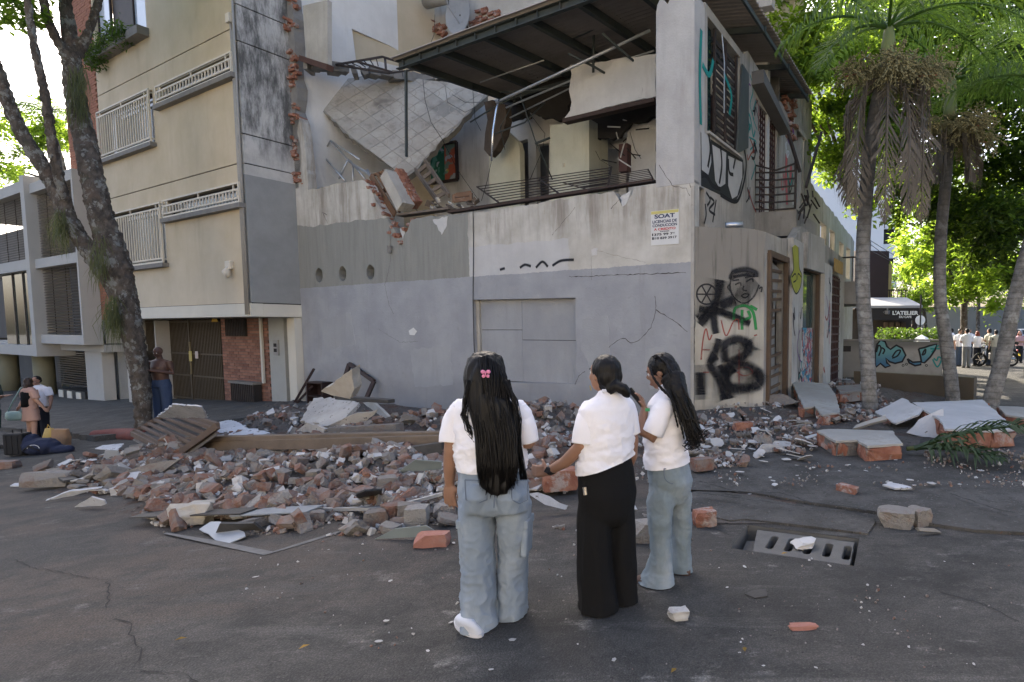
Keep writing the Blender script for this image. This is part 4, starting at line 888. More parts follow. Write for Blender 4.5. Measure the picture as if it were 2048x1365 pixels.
# bay side along x = 1.15 with doors
BX = 1.15
d1 = [(.98, .05), (2.3, .05), (2.3, 3.18), (.98, 3.18)]; d2 = [(3.45, .3), (5.5, .3), (5.5, 3.2), (3.45, 3.2)]; d3 = [(6.75, .0), (8.7, .0), (8.7, 3.35), (6.75, 3.35)]
MB().prism([(.76, -.4), (9.7, -.4), (9.7, 4.0), (3.7, 4.15), (3.0, 3.75), (1.9, 3.62), (.76, ztop - .05)], .2, 'x', [d1, d2, d3], base=BX - .2).build('bay_side', SIDEW, ruin)
MB().prism([(.05, .2), (BX - .2, .85), (BX - .2, 9.6), (.02, 9.6)], .1, 'z', base=3.45).build('bay_roof', DKCON, ruin)
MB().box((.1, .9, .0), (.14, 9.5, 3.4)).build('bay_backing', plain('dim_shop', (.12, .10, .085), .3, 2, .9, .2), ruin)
# door 1: torn shutter of slats in a brown frame
DFR = plain('brown_door_frame', (.11, .075, .05), .3, 6, .8, .3, dirt=.4)
for a, b in (((BX + .02, .98, .0), (BX + .02, .98, 3.2)), ((BX + .02, 2.3, 0), (BX + .02, 2.3, 3.2)), ((BX + .02, .95, 3.2), (BX + .02, 2.35, 3.2))): MB().bar(a, b, .1, .12).build('door_frame', DFR, ruin)
for k in range(14): z = .3 + k * .2; MB().bar((BX - .08, 1.0, z + R.uniform(-.03, .03)), (BX - .08, 2.25 - (.5 if 4 < k < 9 else 0), z + .05 + R.uniform(-.04, .06)), .02, .06).build('door_slat', DFR, ruin)
MB().prism([(1.5, .1), (2.2, .1), (2.25, 1.0), (1.9, .8), (1.85, 2.1), (2.2, 3.0), (1.6, 3.1), (1.75, 2.2), (1.6, 1.2)], .015, 'x', base=BX - .12).build('torn_sheet', plain('torn_grey_sheet', (.2, .2, .19), .3, 4, .6, .3, dirt=.5), ruin)
MB().prism([(1.15, .9), (1.6, 1.0), (1.6, 2.6), (1.15, 2.5)], .02, 'x', base=BX - .5).build('inner_board', plain('tan_board', (.26, .16, .10), .2, 4, .8, .2), ruin)
# pilaster with the yellow hand graffiti
MB().box((BX - .1, 2.45, -.1), (BX + .12, 3.4, 3.7)).build('pilaster', mat('white_black_pilaster', f_dirtywall((.42, .40, .36), (.52, .5, .46), (.06, .055, .05), .9), .9, .2), ruin)
YFILL = plain('graffiti_yellow', (.36, .36, .06), .2, 4, .8, .2); yx = BX + .12
fill([(1584, 495), (1590, 490), (1596, 495), (1598, 535), (1603, 552), (1600, 575), (1592, 588), (1584, 575), (1581, 555), (1587, 540)], YFILL, yx)
for q in ([(1584, 495), (1587, 535), (1581, 555), (1585, 575), (1592, 588), (1600, 575), (1603, 552), (1598, 535), (1597, 495)], [(1583, 555), (1590, 548), (1592, 560), (1586, 565)], [(1594, 560), (1596, 548), (1602, 555)]): stroke(q, .04, BLK, plane='r', y=yx, off=.008)
# opening 2 with shattered glass and painted board
for a, b in (((BX + .02, 3.45, .25), (BX + .02, 3.45, 3.25)), ((BX + .02, 5.5, .25), (BX + .02, 5.5, 3.25)), ((BX + .02, 3.4, 3.22), (BX + .02, 5.55, 3.22))): MB().bar(a, b, .1, .14).build('window_frame', DFR, ruin)
GLZ = plain('shop_glass', (.06, .09, .08), .4, 2, .06, .0, spec=.9); MB().box((BX - .12, 3.5, 1.7), (BX - .10, 5.45, 3.15)).build('window_pane', GLZ, ruin)
def f_tags(e):
    n = e.noise(3, 3, dist=1.5); m_ = e.noise(2.2, 2, dist=2); c = e.mix(n.sm(.5, .53), (.42, .41, .38), (.36, .07, .09)); c = e.mix(m_.sm(.55, .58), c, (.05, .26, .38)); c = e.mix(e.noise(6, 2, dist=2).sm(.58, .6), c, (.06, .06, .07)); return dict(c=c)
MB().box((BX - .14, 3.5, .3), (BX - .09, 5.45, 1.75)).build('painted_board', mat('tag_scribble', f_tags, .7), ruin)
MB().prism([(3.55, 3.15), (5.6, 3.2), (5.6, 4.1), (3.7, 4.0)], .16, 'x', base=BX).build('fascia', mat('streaked_fascia', f_dirtywall((.36, .34, .3), (.46, .44, .4), (.05, .048, .045), 1.0), .9, .2), ruin)
MB().box((BX, 5.75, -.2), (BX + .14, 6.6, 3.5)).build('pilaster', mat('white_black_pilaster', None), ruin)
# door 3: red-brown grid gate
for k in range(14): z = .15 + k * .235; MB().bar((BX + .03, 6.8, z), (BX + .03, 8.65, z), .04, .05).build('gate_bar', LAT, ruin)
for k in range(8): y = 6.8 + k * .264; MB().bar((BX + .01, y, .0), (BX + .01, y, 3.3), .04, .04).build('gate_post', LAT, ruin)
MB().box((BX - .08, 6.8, 0), (BX - .05, 8.65, 2.5)).build('gate_panel', plain('brown_gate_panel', (.06, .04, .036), .2, 4, .7, .2), ruin)
MB().bar((BX + .05, 6.72, -.2), (BX + .05, 6.72, 3.5), .16, .3).build('gate_post_white', mat('white_black_pilaster', None), ruin)
MB().box((BX + .16, 6.9, 3.38), (BX + .18, 8.3, 3.75)).build('shop_sign', plain('orange_sign', (.42, .25, .08), .3, 8, .7, .1, dirt=.5), ruin)
# balcony over the bay
MB().box((-.0, 3.68, 3.95), (1.02, 5.9, 4.56)).build('balcony_slab', mat('mouldy_concrete', f_dirtywall((.24, .225, .2), (.32, .305, .28), (.06, .056, .05), .9), .93, .2), ruin)
def bpt(u, v): return G.f(u, v, 3.66)
for (a, b) in (((1510, 331), (1508, 420)), ((1592, 327), (1590, 418))): MB().bar(bpt(*a), bpt(*b), .05, .05).build('railing_post', IRON, ruin)
for k in range(7):
    t = k / 6; l, r_ = (1510 - 2 * t, 331 + 88 * t), (1592 - 2 * t, 327 + 90 * t); mid = (1552, (l[1] + r_[1]) / 2 + (12 if k == 0 else 2))
    mb = MB(); mb.bar(bpt(*l), bpt(*mid), .035, .035); mb.bar(bpt(*mid), bpt(*r_), .035, .035); mb.build('railing_bar', IRON, ruin)
for k, (a, b) in enumerate((((1577, 268), (1600, 345)), ((1643, 265), (1612, 375)))): MB().bar(G.r(*a, .9 + .2 * k), G.r(*b, 1.1), .06, .06).build('leaning_post', IRON, ruin)
for k in range(16): 
    u, v = R.uniform(1598, 1632), R.uniform(380, 440); MB().bar(G.r(u, v, 1.1), G.r(u + R.uniform(-14, 14), v + R.uniform(10, 28), 1.15), .035, .02).build('twisted_bar', IRON, ruin)
# small rear balcony
MB().box((.0, 9.9, 2.55), (1.5, 12.4, 3.3)).build('rear_balcony', mat('mouldy_concrete', None), ruin)
for k in range(9): MB().bar((1.45, 10 + k * .28, 3.3), (1.45, 10 + k * .28, 4.1), .03, .03).build('railing_bar', IRON, ruin)
MB().bar((1.45, 9.95, 4.1), (1.45, 12.35, 4.1), .05, .05).build('railing_post', IRON, ruin); MB().bar((1.45, 9.95, 3.7), (1.45, 12.35, 3.7), .03, .03).build('railing_bar', IRON, ruin)
MB().bar((.05, 9.95, 4.1), (1.45, 9.95, 4.1), .05, .05).build('railing_post', IRON, ruin)
for k in range(5): MB().bar((.15 + k * .3, 9.95, 3.3), (.15 + k * .3, 9.95, 4.1), .03, .03).build('railing_bar', IRON, ruin)
q = MB().tube([PF.w(.62, .06, ztop + .07), PF.w(.95, .06, ztop + .09)], .055, 10); tag(q.build('metal_can', plain('shiny_can', (.5, .52, .55), .1, 5, .3, 0, metal=.8), None, True), 'shiny metal can lying on top of the bay', 'can')

# layers of tags along the side street
RG = random.Random(23); TAGM = [BLK, BLK, BLKS, SRED, STEAL, SPUR, SWHT, SPNK]
def scrawl(x, y0, y1, z0, z1, n, w_):
    for _ in range(n):
        y, z = RG.uniform(y0, y1), RG.uniform(z0, z1); pts = [V((x, y, z))]
        for k in range(RG.randint(3, 6)): pts.append(pts[-1] + V((0, RG.uniform(-.15, .3), RG.uniform(-.35, .35))))
        pts = [V((x, min(max(p.y, y0), y1), min(max(p.z, z0), z1))) for p in pts]; mb = MB(); ribbon(mb, smoothline(pts, 5), RG.uniform(.6, 1.2) * w_, (1, 0, 0), .006 + .0004 * RG.random()); uvbuild(mb, 'graffiti_stroke', RG.choice(TAGM), ruin)
scrawl(0, 2.75, 3.85, 4.6, 7.4, 9, .07); scrawl(0, 5.7, 7.4, 4.8, 7.0, 9, .12); scrawl(BX + .12, 2.5, 3.35, .3, 2.2, 10, .06); scrawl(BX + .14, 5.8, 6.55, .3, 3.2, 9, .07); scrawl(0, 9.8, 16, 3.3, 4.1, 10, .1); scrawl(BX, 2.32, 2.44, .4, 3.0, 3, .05)
# ------------------------------------------------------------------ tan apartment block
T = Frame(-11.13, 15.2, 0, rad(-29.2))
tan = thing('apartment_block', 'tan apartment block with cream window grilles and brick strip behind the tree', 'apartment block', T.o, T.a)
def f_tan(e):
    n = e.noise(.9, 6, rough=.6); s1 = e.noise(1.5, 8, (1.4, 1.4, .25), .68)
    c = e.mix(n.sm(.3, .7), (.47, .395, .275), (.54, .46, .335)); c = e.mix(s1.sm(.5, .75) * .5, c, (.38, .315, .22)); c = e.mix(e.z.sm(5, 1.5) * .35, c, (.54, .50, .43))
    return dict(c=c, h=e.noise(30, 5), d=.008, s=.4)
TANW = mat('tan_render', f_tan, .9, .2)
CREAM = plain('cream_band', (.58, .55, .47), .1, 2, .85, .2); SILL = plain('sill_concrete', (.19, .18, .165), .25, 6, .9, .5, dirt=.4); GRL = plain('cream_grille_paint', (.56, .51, .42), .12, 5, .55, .1)
def f_weather(e):
    n = e.noise(1.3, 8, rough=.7); b = (e.z + e.noise(.8, 4) * 4)
    c = e.mix(n.sm(.35, .65), (.40, .39, .37), (.5, .49, .46)); c = e.mix(e.noise(1.0, 8, (1.5, 1.5, .4), .78).sm(.4, .62) * e.z.sm(5.6, 7.0) * .95, c, (.07, .07, .067))
    low = (e.z).lt(5.72); c = e.mix(low, c, e.mix(n.sm(.3, .7), (.235, .24, .235), (.28, .285, .28))); return dict(c=c, h=e.noise(30, 5), d=.008, s=.4)
WEA = mat('weathered_side', f_weather, .9, .2)
XL = -9.15
def hole(x0, x1, z0, z1): return [(x0, z0), (x1, z0), (x1, z1), (x0, z1)]
WIN = [(-9.1, -5.1, 7.3, 8.84), (-4.62, -.16, 8.27, 8.79), (-9.1, -4.8, 3.72, 5.5), (-4.62, -.12, 5.0, 5.52), (-9.1, -5.2, 10.62, 12.6)]
for z0, z1, ws in ((2.41, 6.015, (2, 3)), (6.045, 9.395, (0, 1)), (9.425, 13.6, (4,))):
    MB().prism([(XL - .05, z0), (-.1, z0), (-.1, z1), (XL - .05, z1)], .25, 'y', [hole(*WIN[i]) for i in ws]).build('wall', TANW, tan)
MB().box((XL - .05, -.03, 2.05), (.02, .26, 2.395)).build('fascia', CREAM, tan)
MB().box((XL, .03, 2.2), (-.25, .2, 2.5)).build('groove', DARK, tan); MB().box((XL, .03, 5.9), (-.25, .2, 6.2)).build('groove', DARK, tan); MB().box((XL, .03, 9.3), (-.25, .2, 9.5)).build('groove', DARK, tan)
jz = [2.405, 6.0, 6.75, 9.05, 9.95, 13.6]
for a, b in zip(jz, jz[1:]): MB().box((-.098, .0, a + .015), (0, 1.5, b - .015)).build('side_panel', WEA, tan)
MB().box((-.09, .05, 2.3), (-.03, 1.5, 13.5)).build('side_core', DARK, tan)
MB().box((.021, -.03, 2.05), (.02 + .0, 1.3, 2.1)).build('fascia', CREAM, tan) if False else None
MB().box((-.25, .262, 2.05), (.02, 1.5, 2.39)).build('fascia', CREAM, tan)
MB().box((XL - 3, .27, 2.06), (-.26, 1.2, 2.2)).build('soffit', CREAM, tan)
MB().box((-12.2, .3, 2.2), (-.3, 9, 2.4)).build('floor_slab', DARK, tan)
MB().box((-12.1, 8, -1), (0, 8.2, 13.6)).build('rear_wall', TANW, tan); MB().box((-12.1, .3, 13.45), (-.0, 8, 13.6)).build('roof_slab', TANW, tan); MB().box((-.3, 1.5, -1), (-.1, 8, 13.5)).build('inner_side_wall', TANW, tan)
GLS = plain('window_glass_dark', (.04, .045, .05), .3, 2, .08, 0, spec=.7); CURT = plain('curtain_cloth', (.3, .29, .27), .2, 3, .9, .2)
def bars(i, nb, fx=(0, 0)):
    x0, x1, z0, z1 = WIN[i]; p = lambda *a: MB().box(*a)
    w_ = thing('', None, None); bpy.data.objects.remove(w_)
    fr = MB().box((x0, .12, z0), (x1, .17, z0 + .05)).box((x0, .12, z1 - .05), (x1, .17, z1)).box((x0, .12, z0), (x0 + .05, .17, z1)).box((x1 - .05, .12, z0), (x1, .17, z1)); win = fr.build('window', IRON, tan)
    k = 4
    for j in range(k): MB().box((x0 + .05 + (x1 - x0 - .1) * j / k + .01, .15, z0 + .05), (x0 + .05 + (x1 - x0 - .1) * (j + 1) / k - .01, .16, z1 - .05)).build('pane', GLS, win)
    for j in range(6):
        if R.random() < .7: xx = R.uniform(x0 + .2, x1 - .5); MB().box((xx, .3, z0), (xx + R.uniform(.15, .5), .33, z1)).build('curtain', CURT, win)
    MB().box((x0 - .08, -.16, z0 - .14), (x1 + .1, .12, z0 - .02)).build('sill', SILL, win)
    gr = MB(); a = -.09
    for z in (z0 + .02, z0 + .12, z1 - .18, z1 - .02): gr.bar((x0, a, z), (x1, a, z), .035, .045)
    for x in (x0 + .02, x1 - .02): gr.bar((x, a, z0), (x, a, z1), .045, .045); gr.bar((x, a, z1 - .1), (x, .1, z1 - .1), .03, .03); gr.bar((x, a, z0 + .1), (x, .1, z0 + .1), .03, .03)
    g_ = gr.build('grille_frame', GRL, tan)
    me_ = MB().bar((0, 0, z0 + .12), (0, 0, z1 - .18), .035, .03).mesh('grille_bar', GRL)
    for j in range(nb): place('grille_bar', me_, g_, (x0 + .12 + (x1 - x0 - .24) * j / (nb - 1), a - .008, 0))
    for j in range(3): x = x0 + .3 + (x1 - x0 - .6) * j / 2; MB().bar((x, a, z1 - .18), (x, a, z1 - .02), .03, .03).build('grille_stub', GRL, g_)
bars(0, 22); bars(1, 24); bars(2, 23); bars(3, 24)
# upper window with flower box
x0, x1, z0, z1 = WIN[4]
w_ = MB().box((x0, .1, z0), (x0 + .06, .2, z1)).box((x1 - .06, .1, z0), (x1, .2, z1)).box((x0, .1, z0), (x1, .2, z0 + .06)).build('window', IRON, tan)
SKYG = plain('bright_window_glass', (.45, .5, .56), .1, 2, .05, 0, spec=.8)
MB().box((x0 + .06, .14, z0 + .06), (x0 + 1.0, .15, z1)).build('pane', SKYG, w_); MB().box((x0 + 1.05, .16, z0 + .06), (x1 - 1.2, .17, z1)).build('pane', plain('brown_blind', (.06, .045, .035), .2, 3, .6, .1), w_); MB().box((x1 - 1.15, .14, z0 + .06), (x1 - .06, .15, z1)).build('pane', SKYG, w_)
MB().bar((x0 + 1.03, .12, z0), (x0 + 1.03, .12, z1), .06, .06).build('mullion', IRON, w_); MB().bar((x1 - 1.17, .12, z0), (x1 - 1.17, .12, z1), .06, .06).build('mullion', IRON, w_)
MB().box((x0 - .1, -.28, z0 - .28), (x1 + .15, .02, z0 - .04)).build('sill', SILL, w_)
def leafmat(name, c1, c2, tc, tr=.4):
    def fn(e):
        n = e.noise(1.5, 4); c = e.mix(n.sm(.35, .65), c1, c2); return dict(c=c, tc=e.mix(n.sm(.35, .65), tc, tuple(q * 1.35 for q in tc)))
    return mat(name, fn, .45, .35, transl=tr)
LEAF = leafmat('leaf_green', (.028, .06, .016), (.05, .095, .022), (.28, .42, .04), .48)
LEAFY = leafmat('leaf_yellow_green', (.06, .11, .02), (.10, .15, .025), (.38, .54, .05), .58)
LEAFD = leafmat('leaf_dark', (.02, .042, .014), (.036, .065, .018), (.13, .22, .02), .38)
def leaves(n, pos, size, m_up=.5, rnd=R, slim=.45, aim=None):
    """n leaf-shaped quads (two triangles folded) at pos()"""
    mb = MB(); vs, fs = mb.v, mb.f
    for _ in range(n):
        p = pos(); s_ = size() if callable(size) else size; a = rnd.uniform(0, 6.283); t = rnd.uniform(-.9, .7)
        d = V((math.cos(a) * math.cos(t), math.sin(a) * math.cos(t), math.sin(t))) if aim is None else aim(p)
        u = V((rnd.gauss(0, .5), rnd.gauss(0, .5), 1)); sd_ = d.cross(u)
        if sd_.length < .01: continue
        sd_.normalize(); nn = sd_.cross(d); o = len(vs)
        vs += [tuple(p), tuple(p + d * s_ * .5 + sd_ * s_ * slim * .5 + nn * s_ * .08), tuple(p + d * s_ - nn * s_ * .1), tuple(p + d * s_ * .5 - sd_ * s_ * slim * .5 + nn * s_ * .08)]
        fs.append((o, o + 1, o + 2, o + 3))
    mb.mi = [0] * len(fs); return mb
def lbuild(mb, name, m, parent=None):
    me = bpy.data.meshes.new(name); me.from_pydata(mb.v, [], mb.f); me.materials.append(m); o = bpy.data.objects.new(name, me); COL.objects.link(o); o.parent = parent; return o
pl = thing('window_box_plant', 'leafy green plant trailing over the upper window sill of the tan block', 'plant', T.w(-7.4, -.2, 10.6), T.a)
lbuild(leaves(1500, lambda: (lambda a: V((a, R.uniform(-.25, .1), R.gauss(.02, .17) - (.35 * R.random() if a < -.6 else 0) + .12 * math.sin(a * 3))))(R.uniform(-1.75, 1.6)), lambda: R.uniform(.08, .16)), 'foliage', LEAFD, pl)
for k in range(9): x = -1.6 + k * .38; MB().tube([V((x, -.1, -.05)), V((x + R.uniform(-.1, .1), -.2, .12)), V((x + R.uniform(-.2, .2), -.3, -.2))], .012, 5).build('stem', plain('stem', (.05, .06, .025), .2, 5, .8, .2), pl)
# conduit pipes down the corner
for k, x in enumerate((-.2, -.13, -.06)): MB().tube([(x, -.05, 2.1), (x, -.05, 9.6 - k * .3 + (4 if k == 2 else 0))], .028, 8).build('conduit', plain('conduit_paint', (.30, .29, .27), .15, 6, .6, .1), tan, True)
MB().box((-.3, -.12, 9.5), (-.12, 0, 9.72)).build('junction_box', GRL, tan)
# broken lamp under the windows
lp = T.f(463, 538); o = thing('wall_lamp', 'broken cream wall lamp hanging on the tan facade', 'lamp', T.w(lp.x, 0, lp.z), T.a)
MB().box((-.14, -.1, -.02), (.14, 0, .2)).build('housing', GRL, o, bevel=.02); MB().tube([(0, -.06, 0), (.02, -.14, -.1), (.06, -.12, -.2), (-.02, -.1, -.24)], [.07, .1, .07, .03], 10).build('broken_globe', GRL, o, True)
# ------------------------------------------------------------------ brick: strip beside the windows and the pier under the block
def f_rb(e):
    c = e.mix(e.rnd, (.27, .115, .07), (.36, .17, .11)); c = e.mix(e.noise(3, 6, rough=.7).sm(.5, .7) * .5, c, (.16, .08, .06)); return dict(c=c, h=e.noise(40, 4), d=.006, s=.5)
RBR = mat('red_facing_brick', f_rb, .9, .2); MORT = plain('mortar', (.13, .115, .10), .2, 9, .95, .5)
def brick_wall(parent, x0, x1, z0, z1, y, bw, bh, keep, m, skip=None):
    wl = MB().box((x0, y + .012, z0), (x1, y + .2, z1)).build('brick_wall', MORT, parent); wl.name = 'brick_wall'
    me = MB().box((-bw / 2 + .007, -.02, -bh / 2 + .007), (bw / 2 - .007, .03, bh / 2 - .007)).mesh('brick', m); half = MB().box((-bw / 4 + .007, -.02, -bh / 2 + .007), (bw / 4 - .007, .03, bh / 2 - .007)).mesh('brick', m)
    rest = MB(); n = 0
    for r_ in range(int((z1 - z0) / bh)):
        z = z0 + (r_ + .5) * bh; x = x0 + (bw / 2 if r_ % 2 else bw / 4)
        while x < x1 - .02:
            hf = x - bw / 2 < x0 - .01; w2 = bw / 4 if hf else bw / 2
            if x + w2 > x1 + .01: x = x1 - bw / 4; hf = True; w2 = bw / 4
            dy = R.uniform(-.006, .003)
            if skip and skip(x, z): pass
            elif keep(x, z) and n < 300: place('brick', half if hf else me, wl, (x, y + dy, z)); n += 1
            else: rest.box((x - w2 + .007, y - .02 + dy, z - bh / 2 + .007), (x + w2 - .007, y + .02, z + bh / 2 - .007))
            x += w2 + bw / 2
    if rest.v: o = rest.build('brick_courses', m, wl); tag(o, kind='stuff')
    return wl
brick_wall(tan, -12.1, -9.2, 2.04, 13.6, .02, .29, .0876, lambda x, z: z < 4.6, RBR)
RB2 = mat('old_red_brick', lambda e: dict(c=e.mix(e.noise(1.1, 7, rough=.7).sm(.52, .7) * .45, e.mix(e.rnd, (.20, .10, .07), (.33, .17, .12)), (.42, .38, .34)), h=e.noise(40, 4), d=.006, s=.5), .9, .2)
brick_wall(tan, -4.55, -1.62, -.75, 2.05, 1.2, .293, .093, lambda x, z: True, RB2)
MB().box((-4.1, 1.1, 1.5), (-2.9, 1.17, 2.03)).build('vent_opening', DARK, tan)
for k in range(12): MB().bar((-4.05 + k * .1, 1.09, 1.5), (-4.05 + k * .1, 1.09, 2.03), .02, .02).build('vent_bar', IRON, tan)
MB().box((-3.6, .95, -.5), (-2.2, 1.16, .05)).build('meter_box', DARK, tan); MB().box((-3.65, .9, .05), (-2.15, 1.17, .12)).build('meter_lid', SILL, tan)
for k in range(13): MB().bar((-3.55 + k * .11, .94, -.5), (-3.55 + k * .11, .94, .05), .025, .025).build('meter_bar', IRON, tan)
MB().bar((-1.98, 1.12, .1), (-1.98, 1.12, 2.05), .09, .06).build('downpipe', CREAM, tan)
DOORW = plain('pale_door_paint', (.36, .36, .33), .12, 3, .7, .2, dirt=.2)
MB().box((-1.6, 1.14, -.8), (-.78, 1.3, 2.05)).build('door', DOORW, tan); MB().box((-.78, 1.3, -.8), (-.42, 1.5, 2.05)).build('door_gap', DARK, tan); MB().box((-.42, 1.05, -.9), (-.03, 1.45, 2.04)).build('white_post', CREAM, tan)
MB().box((-1.3, 1.09, .95), (-1.05, 1.14, 1.4)).build('intercom', plain('intercom', (.3, .29, .27), .1, 5, .5, .1), tan); 
for z in (1.05, 1.2): MB().box((-1.25, 1.08, z), (-1.1, 1.088, z + .1)).build('intercom_grille', DARK, tan)
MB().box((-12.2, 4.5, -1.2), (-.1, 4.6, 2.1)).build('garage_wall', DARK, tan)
# the garage gate
gate = thing('garage_gate', 'dark gate of tall vertical bars under the tan block', 'gate', T.w(-7.3, 1.2, -.72), T.a)
GB = plain('gate_bronze', (.075, .058, .038), .25, 8, .5, .1); me_ = MB().bar((0, 0, 0), (0, 0, 2.75), .035, .035).mesh('gate_bar', GB)
for k in range(54): place('gate_bar', me_, gate, (-2.95 + k * .105, 0, 0))
for z in (.06, .85, 1.6, 2.68): MB().bar((-3, .0, z), (2.72, 0, z), .03, .05).build('gate_rail', GB, gate)
MB().bar((.55, -.02, 0), (.55, -.02, 2.75), .07, .06).build('gate_post', GB, gate)
MB().box((-3, .1, 0), (2.7, .11, 2.7)).build('gate_sheet', plain('dark_gate_sheet', (.03, .026, .022), .2, 4, .6, .1), gate)
MB().box((.5, -.05, .9), (.62, -.04, 2.0)).build('lock_plate', plain('brass_plate', (.2, .15, .07), .2, 5, .5, .1), gate)
for x, z, m_, w2, h2 in ((.52, 1.35, plain('yellow_notice', (.5, .4, .14), .1, 5, .7, 0), .2, .34), (.98, 1.45, plain('pale_notice', (.5, .42, .38), .1, 5, .7, 0), .2, .24)): MB().box((x, -.07, z), (x + w2, -.055, z + h2)).build('notice', m_, gate)
MB().prism([(2.3, 2.66), (2.75, 2.66), (2.65, 2.77), (2.35, 2.77)], .01, 'y', base=-.09).build('warning_sign', plain('warning_yellow', (.5, .3, .04), .1, 5, .7, 0), gate)
# ------------------------------------------------------------------ white louvred building
wb = thing('louvred_building', 'white framed building with dark louvres and glass beside the brick strip', 'building', T.w(-10.2, -.5, 0), T.a)
WHT = plain('white_frame_paint', (.40, .385, .355), .1, 1.5, .85, .2, dirt=.2, dcol=(.3, .27, .23)); LOU = plain('louvre_aluminium', (.075, .062, .052), .25, 3, .45, .1)
Y0 = 0.0
def wbx(a, b, name, m=WHT, **k): return MB().box(a, b).build(name, m, wb, **k)
wbx((-16, -.12, .2 + .48), (-4.45, .9, 1.08), 'band'); wbx((-16, -.1, 3.95), (-4.45, .9, 4.35), 'band'); wbx((-16, -.1, 6.85), (-4.45, .9, 7.25), 'band')
wbx((-4.78, -.14, .67), (-4.35, .92, 7.4), 'column')
wbx((-4.35, 0, 1.17), (0, .5, 1.5), 'band'); wbx((-4.35, 0, 3.98), (-.1, .5, 4.32), 'band'); wbx((-4.35, 0, 6.75), (-.1, .5, 7.1), 'band'); wbx((-.14, .003, 1.5), (0, .5, 7.1), 'column')
wbx((-16, .5, .9), (-.02, 3.5, 1.16), 'floor_plate'); wbx((-16, .9, 6.9), (-.1, 4, 7.2), 'roof_plate')
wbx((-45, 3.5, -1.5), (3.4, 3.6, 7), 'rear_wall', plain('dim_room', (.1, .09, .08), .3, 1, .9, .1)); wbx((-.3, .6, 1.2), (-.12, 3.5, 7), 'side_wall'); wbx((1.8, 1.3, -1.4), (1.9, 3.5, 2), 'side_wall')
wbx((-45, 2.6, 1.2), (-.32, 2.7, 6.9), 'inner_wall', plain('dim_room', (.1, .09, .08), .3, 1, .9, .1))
def louvres(x0, x1, z0, z1, n, y):
    me = MB().obox(Matrix.Rotation(rad(28), 4, 'X'), x1 - x0, .075, .014).mesh('louvre', LOU)
    for k in range(n): place('louvre', me, wb, ((x0 + x1) / 2, y, z0 + (z1 - z0) * (k + .5) / n))
    for j in range(3): x = x0 + (x1 - x0) * (j + .5) / 3; wbx((x - .012, y + .04, z0), (x + .012, y + .06, z1), 'louvre_rod', LOU)
louvres(-9, -4.8, 4.36, 6.84, 26, .12); louvres(-4.3, -.16, 4.33, 6.74, 26, .2); louvres(-4.3, -.16, 1.52, 3.97, 24, .2)
for x in (-6.9, -2.2): wbx((x - .4, .5, 1.5), (x + .4, .52, 6.8), 'blind', plain('grey_blind', (.16, .15, .14), .2, 3, .8, .1))
SHOP = plain('green_shop_glass', (.025, .04, .036), .5, 1.2, .05, 0, spec=.9)
for a, b in ((-9, -7.6), (-7.56, -6.3), (-6.26, -4.8)): wbx((a, .1, 1.09), (b, .12, 3.94), 'pane', SHOP)
for x in (-7.58, -6.28): wbx((x - .02, .06, 1.08), (x + .02, .14, 3.95), 'mullion', LOU)
COLM = plain('olive_column', (.24, .225, .15), .15, 2, .8, .2, dirt=.2); gl = -1.0
for u in (20, 90): p = T.f(u, 760, .3); MB().tube([(p.x + 10.2, .8, gl - .3), (p.x + 10.2, .8, .95)], .33, 20).build('column_round', COLM, wb, True)
wbx((-2.3, .62, gl - .4), (-.7, .95, .9), 'pier'); wbx((1.35, .66, gl - .2), (1.75, .95, .9), 'pier'); wbx((-9, 1.6, gl), (-2.3, 1.65, .9), 'pane', plain('grey_shop_glass', (.06, .065, .065), .6, .9, .05, 0, spec=.9)); wbx((-.7, 1.0, gl + .1), (1.35, 1.04, .9), 'pane', plain('mirror_shop_glass', (.55, .57, .58), .1, 2, .04, 0, metal=.9))
for z in range(16): wbx((-8.9, 1.5, gl + .3 + z * .1), (-5.6, 1.53, gl + .36 + z * .1), 'shutter_slat', LOU)
wbx((-.7, .9, gl - .2), (1.4, 1.1, gl + .12), 'threshold', CREAM); wbx((-3.2, 1.5, gl), (-3.05, 1.6, .9), 'mullion', CREAM)
pb2 = thing('low_planter_box', 'low white and black planter boxes in front of the shop glass', 'planter', wb.location + T.m.to_3x3() @ V((-3.9, .9, gl - .1)), T.a)
for k in range(3): MB().box((-1.4 + k * .95, -.3, .0), (-.5 + k * .95, .3, .45)).build('box', plain('planter_black', (.03, .03, .03), .2, 4, .5, .1), pb2); MB().box((-1.38 + k * .95, -.32, .12), (-.9 + k * .95, -.3, .4)).build('panel', CREAM, pb2)
# ------------------------------------------------------------------ trees
def f_bark(e):
    n = e.noise(7, 6, (1, 1, .6), .7); l = e.noise(5, 7, (1, 1, .7), .75)
    c = e.mix(n.sm(.3, .7), (.055, .047, .04), (.14, .118, .098)); c = e.mix(l.sm(.52, .58), c, (.22, .22, .20)); c = e.mix(e.noise(2.2, 5).sm(.55, .7) * .5, c, (.12, .085, .065)); c = e.mix(e.noise(2.6, 5).sm(.6, .75) * .4, c, (.06, .075, .035))
    return dict(c=c, h=e.noise(14, 7, (1, 1, .45), .7) * 2 + l, d=.03, s=1)
BARK = mat('lichen_bark', f_bark, .95, .15)
def limb(mb, pts, r0, r1, n=14, wob=.04):
    p = smoothline(pts, 5); k = len(p); rs = [r0 + (r1 - r0) * (i / (k - 1)) for i in range(k)]
    rs = [r * (1 + wob * mn.noise(V((i * .7, r0 * 9, 1)))) for i, r in enumerate(rs)]; mb.tube(p, rs, n)
